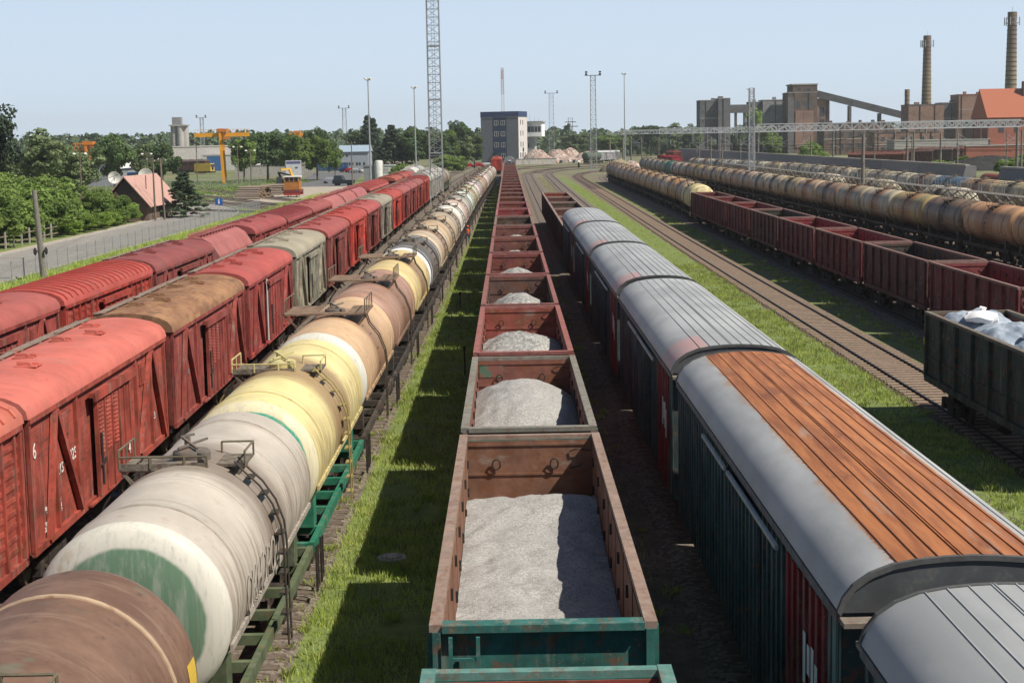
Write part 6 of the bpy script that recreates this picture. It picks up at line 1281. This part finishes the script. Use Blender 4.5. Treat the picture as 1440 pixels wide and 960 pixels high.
# left poles, fence, sign
t = empty('concrete_pole', (-35.4, 118, 0)); tag(t, 'leaning brown concrete pole with two round insulator discs by the left road fence', 'pole'); t.rotation_euler = (0, R(-3.2), 0); MB().tube((0, 0, -.3), (0, 0, 6.75), .27, .18, 12).build('post', 'concrete_pole', t)
for s in (-1, 1): MB().lathe([(0, -.08), (.24, -.06), (.30, 0), (.24, .06), (.1, .1), (0, .1)], 'x', 16).build('disc', 'black', t, True, (s*.42, -.1, 2.15))
MB().tube((-.4, -.1, 2.15), (.4, -.1, 2.15), .05, .05, 6).build('disc_axle', 'steel', t)
def wpole(x, y, h, lab, lean=0, lamps=False, r=.12):
    t = empty('utility_pole', (x, y, 0)); tag(t, lab, 'pole', 'poles on the left side'); t.rotation_euler = (0, R(lean), 0); MB().tube((0, 0, -.2), (0, 0, h), r*1.2, r*.8, 8).build('post', 'pole_wood', t); MB().bar((-.9, 0, h-.4), (.9, 0, h-.4), .09).build('cross_arm', 'pole_wood', t)
    for s in (-1, 1):
        MB().lathe([(.04, 0), (.08, .05), (.04, .1), (.07, .14), (0, .18)], 'z', 8, (s*.75, 0, h-.35)).build('insulator', 'white', t) if not lamps else MB().lathe([(.1, -.1), (.32, -.05), (.3, .12), (0, .22)], 'z', 10, (s*.95, -.1, h-.3)).build('lamp_head', 'white', t)
wpole(-46.9, 207, 8.4, 'grey wooden pole beside the pink roof, left leg of the pair'); wpole(-46.1, 209, 8.2, 'dark wooden pole leaning against its neighbour beside the pink roof', -2); wpole(-71.5, 262, 9.0, 'thin pole with a cross arm in front of the tall birches', 0, True); wpole(-76, 330, 8.4, 'lamp pole with two white heads behind the house', 0, True); wpole(-73.2, 331, 7.2, 'white topped pole just right of the two headed lamp'); wpole(-65.5, 380, 9.4, 'pole with two white lamps left of the white tank', 0, True); wpole(-79, 398, 10.5, 'thin pole in front of the industrial hall'); wpole(-57.5, 350, 8.6, 'pole with two white lamp heads by the grey wall', 0, True); wpole(-32.9, 330, 10, 'dark post left of the nearer lamp mast'); wpole(-92, 300, 9, 'thin pole among the birches at the left')
def signal(x, y, h, lab):
    t = empty('signal_post', (x, y, 0)); tag(t, lab, 'signal', 'track signals'); MB().tube((0, 0, 0), (0, 0, h), .08, .08, 8).build('post', 'galv', t); MB().box(-.25, .25, -.15, .15, h-1.5, h).build('signal_head', 'black', t)
signal(5.8, 590, 6.5, 'signal post standing alone before the white wall panels'); signal(7.8, 588, 8, 'taller signal post right beside the lone one'); signal(19.8, 440, 3.0, 'low signal in the middle of the curving tracks'); signal(40, 520, 7, 'signal with a dark head beside the right lamp mast'); signal(44.5, 640, 7.5, 'signal post before the far catenary posts')
t = empty('yard_fence'); tag(t, 'low wire fence with thin posts along the near side of the left road', 'fence'); mb = MB()
for i in range(48):
    y = 92+i*3.0; MB().bar((-37.2, y, 0), (-37.2, y, 1.6), .07).build('post', 'galv', t)
    if i < 47:
        for z in (1.55,): mb.bar((-37.2, y, z), (-37.2, y+3, z), .03)
        for j in range(10): mb.bar((-37.2, y+j*.3, .15), (-37.2, y+j*.3+.3, 1.5), .009); mb.bar((-37.2, y+j*.3+.3, .15), (-37.2, y+j*.3, 1.5), .009)
tag(mb.build('wire_mesh', 'galv', t), kind='stuff')
t = empty('garden_fence'); tag(t, 'grey garden fence with pale posts under the trees at the left', 'fence'); mb = MB()
for i in range(14): y = 136+i*2.6; MB().box(-49.95, -49.8, y-.07, y+.07, 0, 1.7).build('post', 'concrete', t); mb.box(-49.9, -49.86, y, y+2.6, .5, .62); mb.box(-49.9, -49.86, y, y+2.6, 1.2, 1.32)
mb.build('rail_board', 'wood', t)
for i in range(24):
    if i == 0: t = empty('mesh_fence'); tag(t, 'grey mesh fence across the meadow in front of the log piles', 'fence')
    x = -96+i*1.75; MB().bar((x, 352+.3*i, 0), (x, 352+.3*i, 2.3), .1).build('post', 'galv', t)
    if i < 23:
        mb = MB()
        for j in range(9): mb.bar((x+j*.2, 352+.3*i, .1), (x+j*.2, 352+.3*i, 2.2), .025)
        mb.box(x, x+1.75, 351.98+.3*i, 352.02+.3*i, 2.15, 2.22); mb.build('mesh_panel', 'galv', t)
t = empty('road_sign', (-36.35, 196, 0)); tag(t, 'blue square road sign with a white symbol by the left fence', 'road sign'); MB().tube((0, 0, 0), (0, 0, 3.3), .035, .035, 8).build('post', 'galv', t); pn = MB().box(-.45, .45, -.06, -.035, 2.35, 3.2).build('sign_plate', 'any', t, color=(.02, .10, .42)); MB().add([(-.09, -.064, 2.5), (.09, -.064, 2.5), (.09, -.064, 2.9), (-.09, -.064, 2.9), (-.09, -.066, 2.95), (.09, -.066, 2.95), (.09, -.066, 3.08), (-.09, -.066, 3.08)], [(0, 1, 2, 3), (4, 5, 6, 7)]).build('symbol', 'white', pn)
t = empty('billboard', (-52.6, 384, 0)); tag(t, 'white information board with a violet header between the trees', 'billboard'); pb = MB().box(-1.9, 1.9, -.1, .1, 1.2, 5.6).build('panel', 'any', t, color=(.58, .58, .62)); MB().box(-1.75, 1.75, -.115, -.104, 4.75, 5.4).build('header_band', 'any', pb, color=(.12, .12, .26)); MB().box(.4, 1.0, -.115, -.104, 3.6, 4.0).build('dark_picture', 'any', pb, color=(.06, .07, .07))
for x in (-1.6, 1.6): MB().bar((x, 0, 0), (x, 0, 1.2), .15).build('post', 'galv', t)
def dish(x, y, z, r, lab):
    t = empty('satellite_dish', (x, y, 0)); tag(t, lab, 'satellite dish', 'satellite dishes behind the garden'); t.rotation_euler = (0, 0, R(8)); MB().lathe([(0, .35), (r*.6, .2), (r, 0), (r*1.02, .02), (r*.6, .24), (0, .4)], 'y', 20, (0, 0, z)).build('dish', 'white', t, True); MB().tube((0, .4, 0), (0, .3, z), .1, .1, 8).build('post', 'galv', t); MB().bar((0, .2, z), (0, -r*.8, z+.1), .06).build('feed_arm', 'steel', t)
dish(-75.5, 300, 3.9, 1.15, 'white satellite dish left of the pink roof ridge'); dish(-69.5, 300, 4.2, 1.35, 'larger white satellite dish right of the pink roof ridge')

# cranes
def gcrane(x, y, z, L0, L1, c, lab, legc, tr=False):
    t = empty('gantry_crane', (x, y, 0)); tag(t, lab, 'crane', 'gantry cranes'); mb = MB()
    if tr:
        for zz in (z, z+1.6): mb.bar((L0, 0, zz), (L1, 0, zz), .3)
        n = 8
        for i in range(n): a = L0+(L1-L0)*i/n; b = a+(L1-L0)/n; mb.bar((a, 0, z+(i % 2)*1.6), (b, 0, z+((i+1) % 2)*1.6), .22)
    else: mb.box(L0, L1, -.5, .5, z+.1, z+1.1); mb.box(L0+1, L1-1, 1.4, 2.2, z+.2, z+.9); [mb.bar((L0+(L1-L0)*i/14, -.5, z+1.1), (L0+(L1-L0)*i/14, -.5, z+1.9), .08) for i in range(15)]; mb.bar((L0, -.5, z+1.9), (L1, -.5, z+1.9), .08)
    mb.build('girder', 'any', t, color=c)
    mb = MB(); mb.box(-1.0, 1.6, -1.2, 2, z+1.3, z+2.1); mb.box(.6, 2.2, -1.6, -.7, z-.6, z); mb.build('trolley', 'any', t, color=legc)
    for yy in (-.9, 2.4): MB().bar((-.25, yy, z+2.2), (.25, yy, 0), .62, .4).build('leg', 'any', t, color=c)
gcrane(-72.3, 397, 11.6, -6.8, 7.0, (.72, .33, .03), 'yellow gantry crane with a long girder in front of the pale hall', (.5, .17, .04)); gcrane(-105.2, 393, 9.0, -3.6, 3.6, (.6, .2, .03), 'orange lattice crane behind the metal warehouse', (.55, .18, .03), True); gcrane(-86, 640, 12.5, -3, 5, (.7, .3, .03), 'far yellow crane beam glimpsed between the trees', (.6, .2, .03))

# logs: every log is a thing
def mlog():
    t = empty('log'); MB().tube((0, 0, 0), (4.6, 0, 0), .17, .15, 9, False).build('bark_surface', 'wood_pale', t, True); MB().tube((-.01, 0, 0), (4.61, 0, 0), .165, .145, 9).build('cut_wood', 'cutwood', t); return t
MT['wood_pale'] = paint('pale_log_bark', (.30, .24, .19), [((.12, .09, .07), 3, .45, .65, .7)], .4, 3, .9); MT['cutwood'] = paint('cut_log_end', (.13, .09, .06), [((.34, .24, .14), 5, .45, .6, .6)], .3, 4, .9)
logp = Proto(mlog)
for (bx, by, rows, nm, ang) in ((-49.2, 281, 7, 'stacked pale log in the larger pile left of the orange rail crane', 18), (-48.3, 303, 6, 'stacked dark log in the smaller pile behind the larger one', 14)):
    for r_i in range(rows):
        for c_i in range(12-r_i):
            px = bx-(c_i+r_i*.5)*.33*math.sin(R(ang))*-1+random.uniform(-.25, .25); py = by+(c_i+r_i*.5)*.33*3.0
            o = logp.put((px, py, .17+r_i*.31), R(-ang)+random.uniform(-.03, .03), None, nm, 'log', 'logs of one pile'+(' by the rail crane' if rows == 7 else ' farther back')); q = random.uniform(.8, 1.3); o.scale = (random.uniform(.85, 1.05), q, q*.95)
            o.scale = (o.scale[0], q*2.2, q)
# orange rail crane
t = empty('rail_crane', (-39.6, 288, 0)); tag(t, 'orange rail crane with a white cab roof beside the log piles', 'rail crane'); MB().box(-1.5, 1.5, -2.5, 2.5, .9, 1.4).build('chassis', 'any', t, color=(.16, .04, .035)); MB().box(-1.35, 1.35, -2.2, 1.2, 1.4, 2.9).build('cab', 'any', t, color=(.40, .16, .04)); MB().box(-1.25, 1.25, -2.25, 1.1, 2.9, 3.7).build('cab_window', 'glass', t)
mb = MB()
for x in (-1.25, -.4, .4, 1.25): mb.box(x-.08, x+.08, -2.3, -2.22, 2.9, 3.7)
mb.build('window_post', 'any', t, color=(.6, .25, .05)); MB().box(-1.5, 1.5, -2.5, 1.3, 3.7, 3.85).build('cab_roof', 'white', t); MB().bar((.2, 2, 2.4), (-.8, 1, 5.2), .4).bar((-.8, 1, 5.2), (-2.2, -.5, 5.0), .3).build('boom', 'any', t, color=(.6, .33, .04))
for y in (-1.7, 1.7):
    for s in (-1, 1): MB().lathe([(0, -.06), (.45, -.06), (.45, .06), (0, .06)], 'x', 16).build('wheel', 'wheel', t, False, (s*.79, y, .6))
for y in (-2.3, 2.3): MB().box(-1.5, 1.5, y-.15, y+.15, .4, .9).build('buffer_beam', 'any', t, color=(.35, .05, .04))
# excavator grabbing by the piles
t = empty('log_loader', (-45.8, 318, 0)); tag(t, 'dark log loader with a raised black arm behind the log piles', 'loader'); MB().box(-1.2, 1.2, -1.5, 1.5, .9, 2.0).build('body', 'any', t, color=(.06, .055, .05)); MB().bar((0, 0, 2), (-.8, -.5, 4.0), .35).bar((-.8, -.5, 4.0), (1.6, -1, 3.4), .3).bar((1.6, -1, 3.4), (1.8, -1, 2.4), .3).build('arm', 'black', t); MB().box(-1.1, -.1, -1.4, -.2, 2.0, 3.1).build('cab', 'glass', t)
for x in (-1.2, 1.2): MB().box(x-.25, x+.25, -1.8, 1.8, 0, .9).build('track_belt', 'black', t)

# vehicles
def make_car():
    t = empty('parked_car'); P = [(-2.15, .35), (-2.2, .75), (-2.05, .95), (-1.25, 1.02), (-.75, 1.48), (.95, 1.5), (1.6, 1.02), (2.1, .95), (2.2, .7), (2.15, .35)]
    mb = MB(); n = len(P); V = [(-.85 if z < 1.1 else -.68, y, z) for y, z in P]+[(.85 if z < 1.1 else .68, y, z) for y, z in P]
    mb.add(V, [(i, (i+1) % n, n+(i+1) % n, n+i) for i in range(n)]+[tuple(range(n))[::-1], tuple(range(n, 2*n))]); mb.build('body', 'car_paint', t)
    for s in (-1, 1): MB().add([(s*.80, -1.1, 1.06), (s*.80, 1.35, 1.06), (s*.70, .9, 1.42), (s*.70, -.72, 1.42)], [(0, 1, 2, 3)]).build('side_window', 'glass', t)
    MB().add([(-.66, -1.23, 1.06), (.66, -1.23, 1.06), (.62, -.8, 1.45), (-.62, -.8, 1.45)], [(0, 1, 2, 3)]).build('windscreen', 'glass', t); MB().add([(-.66, 1.6, 1.06), (.66, 1.6, 1.06), (.62, 1.03, 1.46), (-.62, 1.03, 1.46)], [(3, 2, 1, 0)]).build('rear_window', 'glass', t)
    for y in (-1.35, 1.35):
        for s in (-1, 1): MB().lathe([(0, -.1), (.2, -.1), (.32, -.09), (.32, .09), (.2, .1), (0, .1)], 'x', 18).build('wheel', 'black', t, False, (s*.80, y, .32))
    for s in (-1, 1): MB().box(s*.6-.16, s*.6+.16, -2.23, -2.16, .68, .82).build('headlight', 'white', t)
    return t
MT['car_paint'] = paint('glossy_car_paint', None, [], .05, 1, .25)
car = Proto(make_car)
for x, y, rz, c, lab in ((-50.6, 505, 1.2, (.5, .02, .03), 'red parked car at the end of the sloping car park road'), (-53.4, 515, 1.3, (.03, .04, .1), 'dark blue parked car behind the red one'), (-42.8, 378, 1.45, (.3, .31, .33), 'long grey car in front of the dark pickup'), (-48.4, 500, 1.2, (.5, .5, .5), 'silver parked car right of the red one'),
    (-95, 560, 1.4, (.1, .1, .1), 'dark car before the pale hall by the crane leg'), (-90.5, 562, 1.4, (.6, .6, .6), 'white car before the pale hall'), (-10.5, 560, 1.3, (.45, .02, .02), 'red car below the control building'), (-7.4, 566, 1.3, (.55, .55, .53), 'white car below the control building'), (-13.8, 556, 1.4, (.4, .02, .02), 'red car farthest left below the control building')):
    car.put((x, y, 0), rz, {'body': c}, lab, 'car', 'parked cars')
t = empty('pickup_truck', (-37.6, 357, 0), R(75)); tag(t, 'dark pickup truck with a high cab beside the far left train', 'truck'); MB().box(-.95, .95, -2.4, 2.4, .45, 1.3).build('body', 'car_paint', t, color=(.03, .035, .04)); MB().add([(-.9, -.2, 1.3), (.9, -.2, 1.3), (.9, 2.2, 1.3), (-.9, 2.2, 1.3), (-.75, .3, 2.3), (.75, .3, 2.3), (.75, 2.0, 2.3), (-.75, 2.0, 2.3)], [(0, 1, 5, 4), (1, 2, 6, 5), (2, 3, 7, 6), (3, 0, 4, 7), (4, 5, 6, 7)]).build('cab', 'car_paint', t, color=(.04, .05, .055)); MB().add([(-.8, -.13, 1.42), (.8, -.13, 1.42), (.72, .27, 2.2), (-.72, .27, 2.2)], [(0, 1, 2, 3)]).build('windscreen', 'glass', t)
for y in (-1.5, 1.5):
    for s in (-1, 1): MB().lathe([(0, -.12), (.38, -.11), (.38, .11), (0, .12)], 'x', 16).build('wheel', 'black', t, False, (s*.88, y, .38))
t = empty('diesel_locomotive', (-100.8, 520, 0), R(72)); tag(t, 'yellow fronted diesel locomotive with brown wagons before the blue gate', 'locomotive'); MB().box(-1.4, 1.4, -3, 3, 1, 3.6).build('body', 'any', t, color=(.5, .35, .06)); MB().box(-1.2, 1.2, -3.1, -2.9, 2.5, 3.3).build('cab_window', 'glass', t); MB().lathe([(0, -.1), (.5, -.1), (.5, .1), (0, .1)], 'y', 14, (0, -3.1, 2)).build('lamp', 'black', t); MB().box(-1.3, 1.3, -3.4, 3, .5, 1).build('chassis', 'black', t)
for i, (x, y) in enumerate(((-108, 530), (-115, 536))): box1.put((x, y, 0), R(72), bcols((.10, .05, .04), (.12, .09, .08)), ['brown wagon coupled behind the yellow locomotive', 'second brown wagon behind the yellow locomotive'][i], 'boxcar', 'brown wagons before the pale hall')
tankA.put((-80, 487, 0), R(38), tcols((.5, .5, .48)), 'white tank wagon with a dark end standing left of the big dark tree', 'tank wagon'); tankA.put((31.5, 590, 0), R(-30), tcols((.07, .11, .08)), 'dark green tank wagon seen end on beside the rubble heaps', 'tank wagon'); box2.put((37.5, 600, 0), R(-40), bcols((.3, .3, .32), (.5, .5, .5)), 'grey white covered wagon right of the dark green tank', 'boxcar')
for i, (x, y, c) in enumerate(((52, 520, (.28, .05, .045)), (51, 505, (.45, .03, .05)), (50.4, 490, (.48, .03, .06)), (50, 474, (.42, .04, .06)))): gond.put((x, y, 0), R(4), {'side_wall': c, 'end_wall': c, 'inner_sheet': c, 'top_rim': c, 'end_rim': c, 'floor': c, 'ladder': c}, ['dark red far open wagon, leftmost of the four', 'crimson far open wagon, second of the four', 'bright crimson far open wagon, third of the four', 'crimson far open wagon nearest the white tanks'][i], 'open wagon', 'crimson wagons at the left end of the concrete wall')
box1.put((57, 540, 0), R(5), bcols((.26, .05, .045), (.3, .08, .07)), 'dark red boxcar at the far left end of the concrete wall', 'boxcar')

# rubble heaps, mound and small yard things
def mound(name, x, y, rx, ry, h, m, lab, cat, seed, grp=None):
    from mathutils import noise as mn
    V = []; F = []; na, nr_ = 48, 14
    for j in range(nr_+1):
        for i in range(na):
            a = 2*math.pi*i/na; r = j/nr_; z = h*max(0, 1-r**2.2); px, py = math.cos(a)*r*rx, math.sin(a)*r*ry
            z += (mn.fractal(Vector((px*.35+seed, py*.35, 1)), 1, 2, 5)*.45+.25*mn.noise(Vector((px*1.6, py*1.6, seed))))*h*.42*(1-r); V.append((px, py, max(z, -.05) if j < nr_ else -.1))
    for j in range(nr_):
        for i in range(na): F.append((j*na+i, (j+1)*na+i, (j+1)*na+(i+1) % na, j*na+(i+1) % na))
    o = MB().add(V, F).build(name, m, None, False, (x, y, 0)); return tag(o, lab, cat, grp)
MT['rubble'] = paint('pink_grey_rubble', (.36, .27, .225), [((.55, .48, .42), .9, .5, .56, .8), ((.10, .08, .07), 1.3, .54, .6, .85), ((.30, .13, .09), .6, .5, .62, .6)], .5, .8, .95, .6, 0, 1.5)
MT['coal'] = paint('black_coal', (.025, .025, .025), [], .4, 1, .9)
MT['sandheap'] = paint('sandy_spoil', (.30, .24, .16), [((.16, .17, .07), .5, .48, .6, .8)], .3, .5, .95)
for i, (x, y, rx, ry, h) in enumerate([(13.5, 640, 6, 9, 3.6), (20, 646, 6, 9, 5.2), (25.5, 650, 6, 8, 5.6), (31, 642, 5, 9, 3.4), (17, 628, 6, 5, 2.2), (24, 630, 7, 5, 2.4), (9, 626, 4, 5, 1.8), (29, 622, 5, 5, 1.6), (12, 655, 7, 6, 5.0), (34, 655, 6, 7, 4.0)]): mound('rubble_heap', x, y, rx, ry, h, 'rubble', 'pinkish rubble heap, %s in the debris field beyond the tracks' % ['one beside the signal cabin', 'high one left of the middle', 'highest one', 'low one at the right end', 'low front left one', 'low front right one', 'smallest one at the far left', 'smallest front right one', 'rear left one', 'rear right one'][i], 'rubble heap', i*7, 'rubble heaps beyond the curving tracks')
for i in range(40):
    x, y = random.uniform(7, 34), random.uniform(612, 640); s_ = random.uniform(.5, 1.6); o = MB().add([(-s_, -s_*.5, -.3), (s_, -s_*.6, -.3), (s_*.9, s_*.5, -.3), (-s_*.8, s_*.7, -.3), (-s_*.7, -s_*.3, s_*.7), (s_*.6, -s_*.5, s_*.5), (s_*.7, s_*.4, s_*.8), (-s_*.5, s_*.4, s_*.4)], [(3, 2, 1, 0), (4, 5, 6, 7), (0, 1, 5, 4), (1, 2, 6, 5), (2, 3, 7, 6), (3, 0, 4, 7)]).build('broken_block', 'any', None, False, (x, y, .2), random.choice([(.5, .42, .36), (.4, .28, .22), (.2, .17, .15), (.55, .5, .45)])); o.rotation_euler = (0, 0, random.uniform(0, 6)); tag(o, 'broken concrete block strewn in front of the rubble heaps', 'rubble', 'broken blocks in the debris field')
mound('sand_mound', 31.5, 452, 5.5, 9, 3.3, 'sandheap', 'sandy grass grown mound behind the far end of the right tank train', 'mound', 31); mound('rubble_heap', 37, 470, 4, 7, 2.6, 'rubble', 'grey pinkish rubble mound beside the sandy mound', 'rubble heap', 41)
for k_, (x, y, rx, ry, h, lab) in enumerate(HEAPS): mound('dark_heap', x, y, rx, ry, h, 'coal', lab, 'heap', 51+k_, 'dark heaps behind the wall')
t = empty('manhole', (-2.95, 36.2, 0)); tag(t, 'round grey concrete manhole lid in the grass beside the middle train', 'manhole'); MB().lathe([(.36, -.05), (.36, .10), (.34, .12), (0, .125)], 'z', 28).build('ring', 'concrete', t); MB().lathe([(.24, .122), (.24, .15), (.22, .16), (0, .16)], 'z', 24).build('lid', 'concrete', t)
for x, y, h, lab in ((-2.0, 65.5, 1.25, 'thin dark marker post in the shade beside the middle train'), (-3.0, 92, 1.0, 'second thin marker post farther along the grass')): t = empty('marker_post', (x, y, 0)); tag(t, lab, 'post'); MB().tube((0, 0, 0), (0, 0, h), .03, .03, 6).build('post', 'steel', t); MB().box(-.06, .06, -.04, .04, h-.2, h).build('post_head', 'steel', t)

def person(x, y, rz, vest, lab):
    t = empty('person', (x, y, 0), rz); tag(t, lab, 'person', 'workers in orange vests')
    mb = MB(); J = lambda a, b, r0, r1: mb.tube(a, b, r0, r1, 10)
    for s in (-1, 1):
        J((s*.10, 0, .92), (s*.12, -.02, .5), .085, .06); J((s*.12, -.02, .52), (s*.13, .02, .08), .058, .04); J((s*.13, .04, .05), (s*.14, -.17, .04), .045, .04); J((s*.19, 0, 1.42), (s*.27, .02, 1.14), .05, .04); J((s*.27, .02, 1.15), (s*.24, -.14, .93), .038, .028); J((s*.24, -.14, .93), (s*.23, -.2, .86), .035, .03)
    J((0, 0, .86), (0, 0, 1.15), .15, .14); J((0, 0, 1.12), (0, 0, 1.45), .14, .18); J((-.17, 0, 1.42), (.17, 0, 1.42), .07, .07); J((0, 0, 1.45), (0, 0, 1.58), .055, .05); mb.lathe([(0, -.12), (.07, -.09), (.095, 0), (.085, .07), (0, .13)], 'z', 12, (0, -.01, 1.67))
    b = mb.build('body', 'any', t, True, color=(.05, .06, .10)); md = b.modifiers.new('join', 'REMESH'); md.mode = 'VOXEL'; md.voxel_size = .022; md.use_smooth_shade = True
    MB().lathe([(.165, 1.0), (.185, 1.15), (.20, 1.3), (.20, 1.4), (.12, 1.47)], 'z', 16).build('vest', 'any', t, True, color=vest); MB().lathe([(.105, 1.68), (.10, 1.75), (.06, 1.81), (0, 1.82)], 'z', 14).build('helmet', 'any', t, True, color=vest)
person(-4.0, 149, .4, (.85, .12, .02), 'worker in an orange vest standing beside the left tank train'); person(-47.6, 322, .4, (.85, .12, .02), 'worker in an orange vest beside the dark log loader')

# ------------------------------------------------------------------ summer haze in the air
def haze():
    m = bpy.data.materials.new('summer_haze'); m.use_nodes = True; t = m.node_tree
    for n in list(t.nodes):
        if n.type == 'BSDF_PRINCIPLED': t.nodes.remove(n)
    p = t.nodes.new('ShaderNodeVolumePrincipled'); p.inputs['Color'].default_value = (.93, .97, 1, 1); p.inputs['Density'].default_value = .00012; p.inputs['Anisotropy'].default_value = .2
    t.links.new(p.outputs[0], t.nodes['Material Output'].inputs['Volume']); MT['haze'] = m
    tag(MB().box(-2600, 2600, -300, 3600, -1, 75).build('haze', 'haze'), kind='stuff')
haze()

for r_ in PROTOS:
    for ch in [r_]+list(r_.children_recursive): bpy.data.objects.remove(ch)
